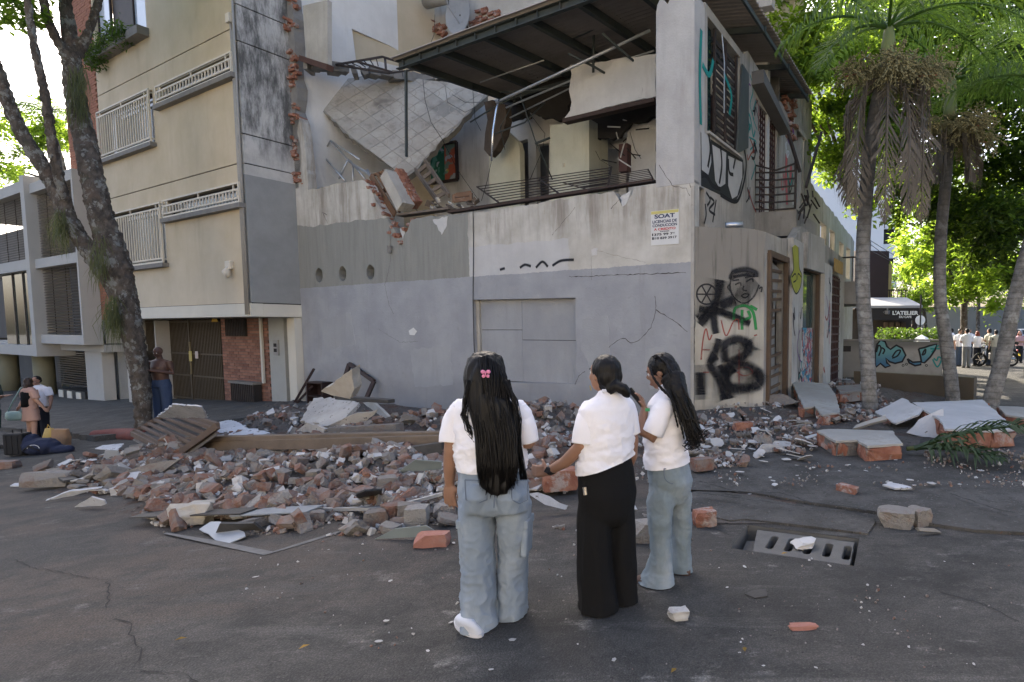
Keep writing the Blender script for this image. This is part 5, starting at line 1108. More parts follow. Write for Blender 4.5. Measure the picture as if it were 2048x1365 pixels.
def remesh(mb, name, m, parent, vox, sm=2, disp=None, cuts=()):
    me = mb.mesh(name, m); o = bpy.data.objects.new(name, me); COL.objects.link(o)
    r_ = o.modifiers.new('r', 'REMESH'); r_.mode = 'VOXEL'; r_.voxel_size = vox; r_.use_smooth_shade = True
    if sm: s_ = o.modifiers.new('s', 'SMOOTH'); s_.iterations = sm; s_.factor = .5
    dg = bpy.context.evaluated_depsgraph_get(); me2 = bpy.data.meshes.new_from_object(o.evaluated_get(dg)); bpy.data.objects.remove(o)
    if not me2.materials: me2.materials.append(m)
    if disp:
        ns = [v_.normal.copy() for v_ in me2.vertices]
        for v_, n_ in zip(me2.vertices, ns): v_.co += disp(v_.co, n_)
    if cuts:        # open, clean hems
        b = bmesh.new(); b.from_mesh(me2)
        for co, no, rad_ in cuts:
            fs = [f for f in b.faces if (f.calc_center_median() - co).length < rad_]; gs = set(fs)
            for f in fs: gs.update(f.edges); gs.update(f.verts)
            if not fs: continue
            bmesh.ops.bisect_plane(b, geom=list(gs), plane_co=co, plane_no=no, dist=1e-5)
            kill = [f for f in b.faces if (f.calc_center_median() - co).length < rad_ * .999 and (f.calc_center_median() - co).dot(no) > 0]
            bmesh.ops.delete(b, geom=kill, context='FACES')
        b.to_mesh(me2); b.free()
    me2.polygons.foreach_set('use_smooth', [True] * len(me2.polygons)); me2.name = name
    o = bpy.data.objects.new(name, me2); COL.objects.link(o); o.parent = parent; return o
TD = 13.3      # depth of the street tree
tb = at(287, 856, TD); tree = thing('street_tree', 'leaning lichen covered street tree trunk forking in front of the tan block', 'tree', tb)
tp = lambda u, v, d=0: at(u, v, TD + d) - tb
mb = MB(); px2m = TD / FOC * .55
limb(mb, [tp(287, 860), tp(284, 790), tp(274, 720), tp(256, 620), tp(236, 535), tp(215, 470)], 23 * px2m, 40 * px2m)
limb(mb, [tp(240, 545), tp(213, 470), tp(190, 380), tp(170, 280, .2), tp(150, 190, .3), tp(143, 110, .4)], 40 * px2m, 26 * px2m)
limb(mb, [tp(245, 600), tp(205, 540, -.1), tp(150, 460, -.2), tp(95, 350, -.3), tp(40, 260, -.4), tp(8, 180, -.5), tp(-30, 60, -.6)], 28 * px2m, 16 * px2m)
limb(mb, [tp(140, 430, -.2), tp(112, 330, -.5), tp(92, 200, -.7), tp(72, 110, -.8), tp(55, 0, -.9), tp(50, -120, -1)], 16 * px2m, 8 * px2m)
limb(mb, [tp(143, 130, .4), tp(138, 60, .5), tp(130, 0, .6), tp(122, -120, .7)], 24 * px2m, 14 * px2m)
limb(mb, [tp(150, 150, .4), tp(115, 80, .2), tp(90, 20, .1), tp(75, -100, 0)], 17 * px2m, 10 * px2m)
limb(mb, [tp(146, 130, .4), tp(170, 80, .6), tp(195, 10, .8), tp(215, -90, 1)], 15 * px2m, 10 * px2m)
remesh(mb, 'trunk', BARK, tree, .03, 2, lambda c, n: n * (.03 * mn.noise(c * 9) + .02 * mn.noise(c * 22)))
rr = random.Random(5)
cl = [(tp(-30, 60, -.6), 1.0), (tp(50, -150, -1), 1.3), (tp(122, -160, .7), 1.5), (tp(75, -140, 0), 1.3), (tp(215, -130, 1), 1.2), (tp(-60, -120, -.6), 1.5), (tp(300, -230, 1), 1.5), (tp(30, -300, 0), 2.2), (tp(200, -330, 1), 2.0)]
cl = [(c, r_) for c, r_ in cl if c.z > 8.4]
def cpos():
    c, r_ = rr.choice(cl); d = V((rr.gauss(0, 1), rr.gauss(0, 1), rr.gauss(0, .7))).normalized() * r_ * rr.uniform(.45, 1) ** .6
    p = c + d; p.z = max(p.z, 9.0 + .35 * rr.random()); return p
lbuild(leaves(9000, cpos, lambda: rr.uniform(.12, .22), rnd=rr), 'crown', LEAF, tree)
def strands(n, base, ln, m, parent, name, w_=.006, spread=.12, rnd=R):
    mb = MB()
    for _ in range(n):
        p = base(); L = rnd.uniform(.4, 1) * ln; q = p + V((rnd.gauss(0, spread), rnd.gauss(0, spread), -L * .5)); r_ = q + V((rnd.gauss(0, spread * .6), rnd.gauss(0, spread * .6), -L * .5)); sx = V((rnd.uniform(-1, 1), rnd.uniform(-1, 1), 0)).normalized() * w_
        o = len(mb.v); mb.v += [tuple(p - sx), tuple(p + sx), tuple(q + sx), tuple(q - sx), tuple(r_)]; mb.f += [(o, o + 1, o + 2, o + 3), (o + 3, o + 2, o + 4)]
    return lbuild(mb, name, m, parent)
MOSS = leafmat('hanging_moss', (.07, .08, .03), (.10, .11, .045), (.14, .16, .05), .35)
def mbase(u0, u1, v0, v1, d): return lambda: tp(R.uniform(u0, u1), R.uniform(v0, v1), d + R.uniform(-.15, .15))
strands(350, mbase(135, 172, 130, 220, .1), .8, MOSS, tree, 'moss', .005, .05); strands(160, mbase(112, 130, 415, 460, -.4), .8, MOSS, tree, 'moss', .005, .09); strands(220, mbase(212, 235, 590, 640, -.3), .9, MOSS, tree, 'moss', .005, .09); strands(120, mbase(180, 215, 470, 540, -.4), .7, MOSS, tree, 'moss', .005, .07)
# ------------------------------------------------------------------ broad-leaved trees
def broad_tree(name, label, base, blobs, n, size, m, trunk=None, seed=1, group=None, m2=None, frac=.35):
    r = random.Random(seed); t = thing(name, label, 'tree', base, 0, group); mb = MB(); tr = trunk or .25
    cen = sum((b[0] for b in blobs), V()) / len(blobs) - base
    hub = V((cen.x * .3, cen.y * .3, max(1.5, min(b[0].z - b[1] * .6 for b in blobs) - base.z)))
    limb(mb, [V((0, 0, -.2)), V((hub.x * .5, hub.y * .5, hub.z * .5)), hub], tr, tr * .75, 10)
    for c, rr_ in blobs: q = c - base; limb(mb, [hub * .95, (hub + q) * .5 + V((r.uniform(-.4, .4), r.uniform(-.4, .4), .3)), q], tr * .5, tr * .12, 7)
    mb.build('trunk', BARK, t, True)
    wsum = [b[1] ** 2 for b in blobs]; clumps = []
    for c, rr_ in blobs:
        for _ in range(int(9 * rr_ ** 1.2) + 5):
            d = V((r.gauss(0, 1), r.gauss(0, 1), r.gauss(0, .8))).normalized() * rr_ * r.uniform(.5, 1.05); clumps.append((c - base + d, rr_ * r.uniform(.16, .3)))
    def pos():
        c, rr_ = r.choice(clumps); return c + V((r.gauss(0, rr_ * .5), r.gauss(0, rr_ * .5), r.gauss(0, rr_ * .42)))
    k = int(n * frac) if m2 else 0
    lbuild(leaves(n - k, pos, lambda: r.uniform(.7, 1.25) * size, rnd=r), 'crown', m, t)
    if k: lbuild(leaves(k, pos, lambda: r.uniform(.7, 1.2) * size, rnd=r), 'crown', m2, t)
    return t
P = at
broad_tree('shade_tree', 'big dark broad-leaved tree behind the two palms', V((7.33, 22, 0)), [(P(1600, 60, 20), 2.2), (P(1560, 150, 19), 1.4), (P(1700, 160, 19), 2.4), (P(1680, 20, 18), 2.4), (P(1640, 250, 20), 1.7), (P(1790, 250, 18), 2.2), (P(1900, 120, 18), 2.6), (P(1820, 330, 19), 1.9), (P(1520, 20, 20), 1.2), (P(1780, 60, 19), 2.5)], 30000, .27, LEAF, .2, 3, m2=LEAFY, frac=.3)
broad_tree('shade_tree', 'tall dark tree at the right edge behind the leaning palm', V((14.5, 20, 0)), [(P(1980, 250, 17), 2.4), (P(2040, 380, 17), 2.0), (P(1960, 420, 18), 1.7), (P(2048, 120, 17), 2.8), (P(2000, 20, 18), 2.5), (P(2120, 280, 17), 2.6), (P(1890, 400, 19), 1.5), (P(2060, 480, 17), 1.4)], 22000, .27, LEAFD, .3, 5, m2=LEAF, frac=.4)
broad_tree('shade_tree', 'sunlit young tree with large bright leaves over the group of people', V((13.6, 27, 0)), [(P(1900, 470, 22), 1.6), (P(1960, 520, 22), 1.5), (P(1850, 440, 24), 1.6), (P(1920, 560, 24), 1.2), (P(1990, 560, 24), 1.4), (P(1860, 530, 26), 1.4), (P(1970, 440, 22), 1.5)], 8000, .3, LEAFY, .18, 8, m2=LEAF, frac=.35)
broad_tree('shade_tree', 'feathery bright green tree beside the cafe awning', V((18.5, 42, 0)), [(P(1815, 560, 42), 1.8), (P(1850, 590, 42), 1.5), (P(1835, 520, 45), 1.9), (P(1800, 600, 43), 1.2)], 6000, .22, LEAFY, .15, 9, m2=LEAF, frac=.3)
broad_tree('shade_tree', 'far dense tree filling the end of the side street', V((30, 75, 0)), [(P(1830, 470, 75), 6), (P(1880, 560, 75), 5), (P(1950, 500, 80), 7), (P(2040, 560, 70), 6), (P(1860, 380, 80), 6), (P(1990, 400, 80), 7)], 14000, .55, LEAFD, .4, 10, m2=LEAF, frac=.4)
for i, (u, v, y, lab) in enumerate(((2030, 600, 48, 'far street tree with thin trunk at the right edge of the road'), (1955, 585, 44, 'thin street tree with pale trunk behind the group of people'), (1925, 575, 36, 'small street tree directly behind the red haired person'))):
    q = at(u, 690, y); broad_tree('roadside_tree', lab, V((q.x, q.y, 0)), [(at(u, v - 60, y), 1.9), (at(u + 25, v - 30, y), 1.5), (at(u - 22, v - 40, y), 1.5)], 3500, .26, LEAF, .16, 30 + i, m2=LEAFY, frac=.4)
# trees and palms behind the white building on the left
broad_tree('garden_tree', 'sunlit yellow-green garden tree behind the white louvred building', V((-31, 31, -1)), [(at(20, 290, 30), 1.9), (at(70, 250, 31), 1.5), (at(110, 270, 31), 1.3), (at(-10, 340, 29), 1.4)], 5000, .26, LEAFY, .2, 21, m2=LEAF, frac=.5)
# ------------------------------------------------------------------ palms
def f_palm(e):
    rg = ((e.z + (e.noise(2, 4) - .5) * .16) * 8).fr(); n = e.noise(5, 7, rough=.75); c = e.mix(n.sm(.35, .65), (.13, .124, .112), (.27, .26, .24)); c = e.mix(rg.sm(.12, .0) * .6, c, (.05, .045, .04)); c = e.mix(e.noise(3, 7, rough=.75).sm(.55, .66), c, (.30, .30, .275)); c = e.mix(e.noise(2, 5).sm(.58, .7) * .6, c, (.055, .05, .045)); c = e.mix(e.z.sm(2.4, 4.6) * .75, c, (.045, .04, .034))
    return dict(c=c, h=rg.sm(.0, .3) * .5 + n, d=.02, s=.8)
PTR = mat('palm_trunk', f_palm, .95, .15); PSH = plain('green_crownshaft', (.16, .20, .09), .2, 2, .5, .1)
PFR = leafmat('palm_frond', (.045, .09, .025), (.075, .13, .035), (.22, .34, .05), .45); PDEAD = leafmat('dead_frond', (.075, .062, .046), (.125, .103, .076), (.10, .08, .05), .15); PFL_ = plain('palm_flower', (.2, .185, .10), .3, 4, .8, .2); PSTALK = plain('red_stalk', (.25, .10, .05), .3, 4, .6, .2)
def frond(mb, org, d, L, droop, lf=.75, n=44, rnd=R, lw=.035, hang=.5, sp=.85):
    """rachis curve with leaflets on both sides"""
    d = d.normalized(); pts = []; p = V(org); v_ = d.copy(); st = L / n
    for i in range(n + 1):
        pts.append(p.copy()); v_ = (v_ + V((0, 0, -droop * st))).normalized(); p = p + v_ * st
    mb.tube(pts[::4] + [pts[-1]], [.032 * (1 - i / (len(pts[::4]) + .5)) + .005 for i in range(len(pts[::4]) + 1)], 5)
    for i in range(5, n):
        t = i / n; a = pts[i]; ax = (pts[i + 1] - pts[i - 1]).normalized(); side = ax.cross(V((0, 0, 1)))
        if side.length < .05: side = V((1, 0, 0))
        side.normalize(); l_ = lf * (math.sin(math.pi * min(1, .12 + t * .92)) ** .6) * rnd.uniform(.85, 1.1)
        for s_ in (-1, 1):
            q = (side * s_ * sp * rnd.uniform(.6, 1.3) + ax * (1.4 - sp) + V((0, 0, rnd.uniform(-.1, .35)))).normalized(); e1 = a + q * l_ * .55; e2 = a + (q + V((0, 0, -hang * rnd.uniform(.7, 1.3)))).normalized() * l_
            w_ = ax * lw * .5; o = len(mb.v); mb.v += [tuple(a - w_ * .5), tuple(a + w_ * .5), tuple(e1 + w_), tuple(e1 - w_), tuple(e2)]; mb.f += [(o, o + 1, o + 2, o + 3), (o + 3, o + 2, o + 4)]; mb.mi += [0, 0]
def palm(label, base, pts, r0, r1, shaft, fronds, seed, flower=None, dead=()):
    r = random.Random(seed); t = thing('palm_tree', label, 'palm tree', base)
    P_ = [q - base for q in pts]; mb = MB(); limb(mb, [V((P_[0].x, P_[0].y, -.3))] + P_, r0, r1, 16, .05); mb.build('trunk', PTR, t, True)
    a, b = shaft[0] - base, shaft[1] - base; MB().tube([a + (b - a) * k for k in (0, .25, .6, 1, 1.1)], [r1 * 1.05, r1 * 1.25, r1 * 1.1, r1 * .8, r1 * .5], 14).build('crownshaft', PSH, t, True)
    for az, el, L, dr in fronds:
        mb = MB(); frond(mb, b, V((math.cos(az) * math.cos(el), math.sin(az) * math.cos(el), math.sin(el))), L, dr, .8, 46, r); lbuild(mb, 'frond', PFR, t)
    for az, L, off in dead:
        mb = MB(); o_ = a + V((math.cos(az) * r1, math.sin(az) * r1, off)); d = V((math.cos(az) * .9, math.sin(az) * .9, .25)); frond(mb, o_, d, L, 3.2, .85, 60, r, .06, 1.1, .42); lbuild(mb, 'dead_frond', PDEAD, t)
    if flower:
        mb = MB(); stk = MB()
        for az, L, off in flower:
            o_ = a + V((0, 0, off)); d0 = V((math.cos(az), math.sin(az), .15)); c = o_ + d0 * L * .5; stk.tube([o_, o_ + d0 * L * .3 + V((0, 0, .05)), c + d0 * L * .3 + V((0, 0, -.15))], [.03, .022, .012], 6)
            for k in range(170):
                s0 = o_ + d0 * L * r.uniform(.1, .8); q = s0
                dv = V((r.gauss(0, 1), r.gauss(0, 1), r.gauss(-.25, .7))).normalized(); l2 = L * r.uniform(.2, .55); m1 = s0 + dv * l2 * .5; m2_ = m1 + (dv + V((0, 0, -.5))).normalized() * l2 * .5
                for aa, bb in ((s0, m1), (m1, m2_)): mb.bar(aa, bb, .009, .009)
                for _ in range(5): pp = m1.lerp(m2_, r.random()) + V((r.gauss(0, .02), r.gauss(0, .02), r.gauss(0, .02))); mb.obox(Matrix.Translation(pp), .022, .022, .022)
        mb.build('flower_cluster', PFL_, t); stk.build('flower_stalk', PSTALK, t, True)
    return t
b1 = gnd(1738, 830, .06)
p1 = b1.y; A = lambda u, v, y=p1: at(u, v, y)
palm('slim palm tree nearest the ruin with long dead fronds hanging down its trunk', b1, [A(1739, 800), A(1733, 690), A(1725, 560), A(1730, 420), A(1745, 260), A(1762, 170), A(1775, 130)], .15, .115, (A(1775, 125), A(1778, 58)),
     [(1.9, .6, 2.6, .5), (.3, .5, 2.8, .5), (3.3, .45, 2.5, .6), (4.4, .35, 2.4, .55), (5.6, .35, 2.6, .5), (2.6, .95, 2.4, .4), (1.0, .9, 2.6, .4), (0, .9, 2.4, .5), (3.6, .1, 2.2, .7), (5.0, .8, 2.3, .5)], 41,
     [(3.2, 1.0, -.25), (4.6, .9, -.3), (.1, 1.2, -.25), (1.6, .7, -.2), (5.6, 1.1, -.45)], [(3.6, 2.9, -.35), (4.4, 3.0, -.45), (5.6, 3.2, -.2), (.4, 2.6, -.15), (3.0, 2.5, -.5), (5.0, 2.8, -.5)])
b2 = gnd(1906, 805, .06); p2 = b2.y
palm('curved palm tree in the middle of the three palms', b2, [A(1905, 790, p2), A(1893, 690, p2), A(1880, 590, p2), A(1882, 470, p2), A(1893, 350, p2), A(1898, 270, p2)], .16, .11, (A(1899, 240, p2), A(1904, 160, p2)),
     [(.4, .7, 2.8, .45), (1.2, .5, 2.8, .5), (2.4, .7, 2.6, .5), (3.3, .5, 2.5, .5), (4.5, .6, 2.4, .5), (5.4, .6, 2.8, .4), (0, .3, 2.6, .6), (5.9, .25, 2.4, .75), (3.0, 1.0, 2.5, .4), (.2, 1.0, 3.0, .35)], 42, [(0, 1.0, -.1), (3.2, .9, -.2), (5.2, .9, -.3), (.8, .7, -.15), (5.9, 1.0, -.55)], [(3.9, 1.4, -.4), (5.0, 1.3, -.5)])
b3 = gnd(1978, 822, .06); p3 = b3.y
palm('leaning palm trunk at the right edge', b3, [A(1980, 810, p3), A(2005, 720, p3), A(2025, 620, p3), A(2050, 520, p3), A(2085, 400, p3), A(2110, 280, p3)], .17, .12, (A(2115, 250, p3), A(2120, 170, p3)), [(3.0, .5, 2.6, .5), (3.8, .8, 2.6, .5), (2.2, .7, 2.6, .5), (.5, .6, 2.4, .5), (5.0, .6, 2.4, .5)], 43)
palm('small sunlit palm behind the white louvred building', V((-27.5, 30, -1)), [at(120, 330, 30), at(100, 280, 30)], .12, .1, (at(96, 260, 30), at(94, 225, 30)), [(k * .8, .5, 2.0, .8) for k in range(8)], 44)
# fallen frond on the pavement
ff = thing('fallen_palm_frond', 'green palm frond lying on the pavement among the slabs', 'frond', gnd(1830, 905, .08)); mb = MB()
fo = gnd(1835, 895, .09); fe = gnd(1985, 880, .3); frond(mb, V((0, 0, .05)), (fe - fo) + V((0, 0, .35)), 1.5, .35, .55, 40, R, .045, .25); frond(mb, V((0, .05, .05)), (gnd(1960, 915, .1) - fo) + V((0, 0, .2)), 1.2, .35, .5, 34, R, .045, .3)
lbuild(mb, 'leaflets', leafmat('fallen_frond_green', (.022, .045, .02), (.04, .07, .03), (.04, .08, .02), .2), ff); MB().tube([V((-.1, .03, .04)), V((.3, .0, .1)), V((.7, .02, .16))], [.03, .025, .015], 6).build('rachis', plain('stem_green', (.08, .1, .04)), ff, True)
# ------------------------------------------------------------------ side street behind the palms
gw0, gw1 = at(1672, 750, 20.5), at(1884, 756, 19.8)
GWA = math.atan2(gw1.y - gw0.y, gw1.x - gw0.x); GW = Frame(gw0.x, gw0.y, 0, GWA); gl_ = (gw1 - gw0).xy.length
gwall = thing('garden_wall', 'low concrete garden wall with blue and teal graffiti lettering', 'wall', GW.o, GWA)
gt_ = GW.f(1780, 682).z
def f_gw(e):
    n = e.noise(1.5, 7, rough=.7); c = e.mix(n.sm(.3, .7), (.27, .255, .23), (.36, .345, .315)); c = e.mix((e.z + n * .3).sm(gt_ - .25, gt_ + .05) * .7, c, (.10, .095, .085)); c = e.mix(e.x.lt(1.35 + 0) * .6, c, (.17, .165, .15)); c = e.mix((e.z + n * .3).sm(.45, .1) * .5, c, (.14, .13, .11)); return dict(c=c, h=e.noise(20, 6), d=.012, s=.6)
GWM = mat('garden_wall_plaster', f_gw, .92, .2)
MB().prism([(0, -.1), (gl_, -.1), (gl_, gt_ - .03), (0, gt_)], .22, 'y').build('wall', GWM, gwall); MB().box((-.02, -.03, gt_ + .002), (gl_ + .02, .25, gt_ + .05)).build('coping', DKCON, gwall)
def f_grad(e): return dict(c=e.mix((e.z + (e.noise(3, 4) - .5) * .3).sm(.4, 1.05), (.06, .15, .26), (.13, .30, .30)))
GRAD = mat('graffiti_blue_teal', f_grad, .7)
def gfill(px, m=GRAD, off=.004): 
    q = [(p.x, p.z) for p in (GW.f(u, v) for u, v in px)]; return MB().prism(q, .002, 'y', base=-off).build('graffiti_fill', m, gwall)
Zp = lambda x, y: (1680 + x / 4.266, 480 + y / 4.266)
GFP = [[(300, 960), (318, 890), (345, 855), (385, 870), (400, 910), (430, 935), (480, 900), (530, 925), (560, 985), (530, 1040), (470, 1055), (420, 1040), (390, 1010), (400, 1050), (430, 1075), (385, 1090), (345, 1055), (310, 1085), (298, 1050)],
       [(670, 930), (720, 920), (760, 905), (825, 890), (810, 940), (770, 1000), (720, 1050), (695, 1045), (685, 990)], [(575, 1015), (620, 1045), (690, 1040), (690, 1065), (640, 1075), (590, 1050)]]
for q in GFP:
    P_ = [Zp(*a) for a in q]; gfill(P_); stroke(P_ + [P_[0]], .07, BLK, GW, gwall, off=.008, sm=False)
for q in ([(445, 1010), (490, 990), (515, 945), (480, 950), (445, 1000)], [(700, 985), (715, 950), (730, 935), (725, 970), (700, 985)], [(310, 960), (330, 900), (350, 930), (330, 990)], [(355, 920), (380, 940), (365, 975)]): stroke([Zp(*a) for a in q], .06, BLK, GW, gwall, off=.009)
for q in ([(790, 1020), (830, 1085), (865, 1020), (840, 1000), (825, 1030), (800, 1010)], [(770, 930), (850, 930)], [(780, 960), (840, 900)]): stroke([Zp(*a) for a in q], .06, STEAL, GW, gwall, off=.006)
for c in ((538, 1072), (567, 1062), (737, 1072)):
    ci = GW.f(*Zp(*c)); mb = MB(); ribbon(mb, [ci + V((.035 * math.cos(t), 0, .035 * math.sin(t))) for t in [k * math.pi / 6 for k in range(13)]], .025, (0, -1, 0), .008); uvbuild(mb, 'graffiti_stroke', BLK, gwall)
for x in (25, 70): p = GW.f(*Zp(x, 930)); MB().box((p.x - .09, -.012, p.z - .1), (p.x + .09, .02, p.z + .1)).build('vent_hole', DARK, gwall)
# long low board in front of the palms
a, b = gnd(1740, 795), gnd(1992, 815)
tag(MB().bar(V((a.x, a.y + 1.2, .3)), V((b.x, b.y + .9, .3)), .2, .56).build('low_planter_wall', plain('brown_stained_board', (.10, .082, .058), .35, 1.6, .6, .2, dirt=.5), None), 'long low brown stained planter wall behind the palm trunks', 'planter wall')
# ---- dark brown clad building, cafe and tower
def bbox(par, a, b, m, name, **k): return MB().box(a, b).build(name, m, par, **k)
BRN = plain('brown_cladding', (.035, .022, .02), .2, 2, .7, .2); TWR = plain('white_tower_paint', (.8, .8, .8), .06, .3, .8, .1)
D0 = at(1742, 690, 38); dk = thing('brown_building', 'dark brown clad building with yellow side rising behind the cafe', 'building', V((D0.x, D0.y, 0)), rad(8))
hw = (at(1778, 600, 38).x - D0.x); ht = at(1760, 502, 38).z
bbox(dk, (-1.2, 0, 0), (hw, 6, ht), BRN, 'wall'); 
for k in range(5): bbox(dk, (-1.2, -.02, 1 + k * ht / 5), (hw, 0, 1.04 + k * ht / 5), DARK, 'cladding_joint')
bbox(dk, (hw, .6, 0), (hw + .55, 6, ht - .8), plain('yellow_wall', (.45, .34, .14), .2, 1, .85, .2), 'side_wall'); bbox(dk, (hw, .5, 3.2), (hw + 1.6, 3, 3.35), CREAM, 'balcony_slab')
for k in range(6): bbox(dk, (hw + .1 + k * .28, .5, 3.35), (hw + .14 + k * .28, .54, 4.25), IRON, 'balcony_bar')
bbox(dk, (hw + .02, .49, 4.25), (hw + 1.6, .55, 4.32), IRON, 'balcony_rail')
tw = thing('white_tower', 'tall white tower block with dark window bands behind the side street', 'tower', V((at(1700, 690, 62).x, 62, 0)), rad(-6))
x0 = at(1615, 600, 62).x - tw.location.x; x1 = at(1792, 600, 62).x - tw.location.x
bbox(tw, (x0 - 6, 0, 0), (x1 - 1.6, 14, 34), TWR, 'wall')
for k in range(9): z = 3 + k * 3.1; bbox(tw, (x1 - 1.6, .5, z), (x1, 12, z + 1.5), TWR, 'balcony_band'); bbox(tw, (x1 - 1.58, .9, z + 1.5), (x1 - .3, 12, z + 3.1), DARK, 'window_band'); bbox(tw, (x1 - 4.2, -.04, z + .3), (x1 - 2.9, .02, z + 1.7), DARK, 'window')
cf = thing('cafe', 'cafe with dark awning and white lettering at the end of the garden wall', 'cafe', V((at(1775, 690, 34).x, 34, 0)), rad(-4)); c0 = cf.location
X_ = lambda u: at(u, 640, 34).x - c0.x
Zc = lambda v: at(1780, v, 34).z
bbox(cf, (X_(1700), .9, 0), (X_(1832), 6, Zc(618)), plain('cafe_dark_wall', (.05, .042, .036), .3, 2, .7, .2), 'wall')
MB().prism([(X_(1742), Zc(616)), (X_(1836), Zc(616)), (X_(1836), Zc(641)), (X_(1742), Zc(641))], .06, 'y', base=-.32).build('awning_front', plain('black_awning', (.022, .02, .02), .2, 3, .7, .1), cf)
MB().add([(X_(1700), -.4, Zc(617)), (X_(1838), -.4, Zc(617)), (X_(1838), 2.5, Zc(596)), (X_(1700), 2.5, Zc(596)), (X_(1700), -.4, Zc(612)), (X_(1838), -.4, Zc(612)), (X_(1838), 2.5, Zc(591)), (X_(1700), 2.5, Zc(591))], [(0, 1, 2, 3), (7, 6, 5, 4), (0, 4, 5, 1), (1, 5, 6, 2), (2, 6, 7, 3), (3, 7, 4, 0)]).build('awning_roof', plain('grey_awning_sheet', (.3, .3, .3), .15, 2, .5, .1), cf)
SGN = plain('white_sign_letter', (.7, .7, .68), .05, 4, .6, 0); xc = (X_(1781) + X_(1831)) / 2
text_mesh("L'ATELIER", Zc(622) - Zc(630), X_(1831) - X_(1781), SGN, cf, (xc, -.34, Zc(630.5)), (math.pi / 2, 0, 0), .04); text_mesh("DU CAFE", Zc(632) - Zc(636.5), X_(1813) - X_(1789), SGN, cf, (xc, -.34, Zc(636.7)), (math.pi / 2, 0, 0), .03)
cp = V(((X_(1771)), -.34, Zc(626))); mb = MB().tube([cp + V((0, 0, -.12)), cp + V((0, 0, -.08)), cp + V((0, 0, .12))], [.08, .14, .16], 12).ell(cp + V((.0, 0, .2)), (.05, .03, .08)); mb.tube([cp + V((-.12, 0, .08)), cp + V((-.24, 0, .04)), cp + V((-.13, 0, -.06))], .025, 6); mb.build('cup_sign', plain('grey_cup', (.16, .16, .16), .1, 3, .6, 0), cf)
for k in range(4): bbox(cf, (X_(1775 + k * 12), .8, .4), (X_(1784 + k * 12), .9, Zc(645)), plain('cafe_window', (.08, .05, .03), .3, 3, .3, 0), 'window')
bbox(cf, (X_(1822), -.3, 0), (X_(1830), -.1, Zc(617)), IRON, 'post')
hd = thing('cafe_hedge', 'row of dark potted shrubs in front of the cafe', 'hedge', V((c0.x, 31, 0)))
lbuild(leaves(3500, lambda: V((R.uniform(-1.6, 1.9), R.gauss(0, .35), R.uniform(.4, 1.5) + .3 * math.sin(R.random() * 9))), lambda: R.uniform(.12, .25)), 'foliage', LEAFD, hd); MB().box((-1.7, -.4, 0), (2, .4, .6)).build('trough', plain('trough_concrete', (.16, .15, .13), .2, 2, .9, .2), hd)
q = at(1843, 690, 30); o = thing('white_gate_pillar', 'short white pillar with pointed cap beside the cafe', 'pillar', V((q.x, 30, 0))); bbox(o, (-.3, -.3, 0), (.3, .3, 1.15), TWR, 'shaft'); MB().loft([(0, 0, 1.152, .36, .36), (0, 0, 1.22, .36, .36), (0, 0, 1.4, .02, .02)], 4).build('cap', TWR, o)
q = at(1839, 690, 33); o = thing('street_pole', 'thin black street pole beside the cafe sign', 'pole', V((q.x, 33, 0))); MB().tube([(0, 0, 0), (0, 0, at(1839, 590, 33).z)], .05, 8).build('shaft', IRON, o); MB().tube([(0, -.02, 2.2), (0, .02, 2.2)], .28, 18).xf(Matrix.Identity(4)).build('round_sign', TWR, o)
# overhead wires
for i, (p, q) in enumerate((((1735, 485, 30), (1850, 545, 60)), ((1735, 478, 30), (1860, 530, 60)), ((1738, 500, 30), (1880, 548, 60)))):
    a, b = at(*p), at(*q); m_ = (a + b) / 2 - V((0, 0, .5)); tag(MB().tube(smoothline([a, m_, b], 6), .02, 4).build('overhead_wire', plain('black_cable', (.02, .02, .02)), None), 'thin overhead wire crossing the side street', 'wire', 'overhead wires')
# far wall and sunlit road at the end of the street
tag(MB().box((10, 88, 0), (70, 89, 5)).build('far_wall', plain('far_grey_wall', (.2, .2, .2), .3, .3, .9, .1), None), 'long grey wall at the far end of the street', 'wall')
tag(MB().box((-70, 60, -3), (-38, 61, 7)).build('far_wall', plain('far_pale_wall', (.4, .38, .34), .3, .3, .9, .1), None), 'pale far wall behind the garden palms on the left', 'wall')
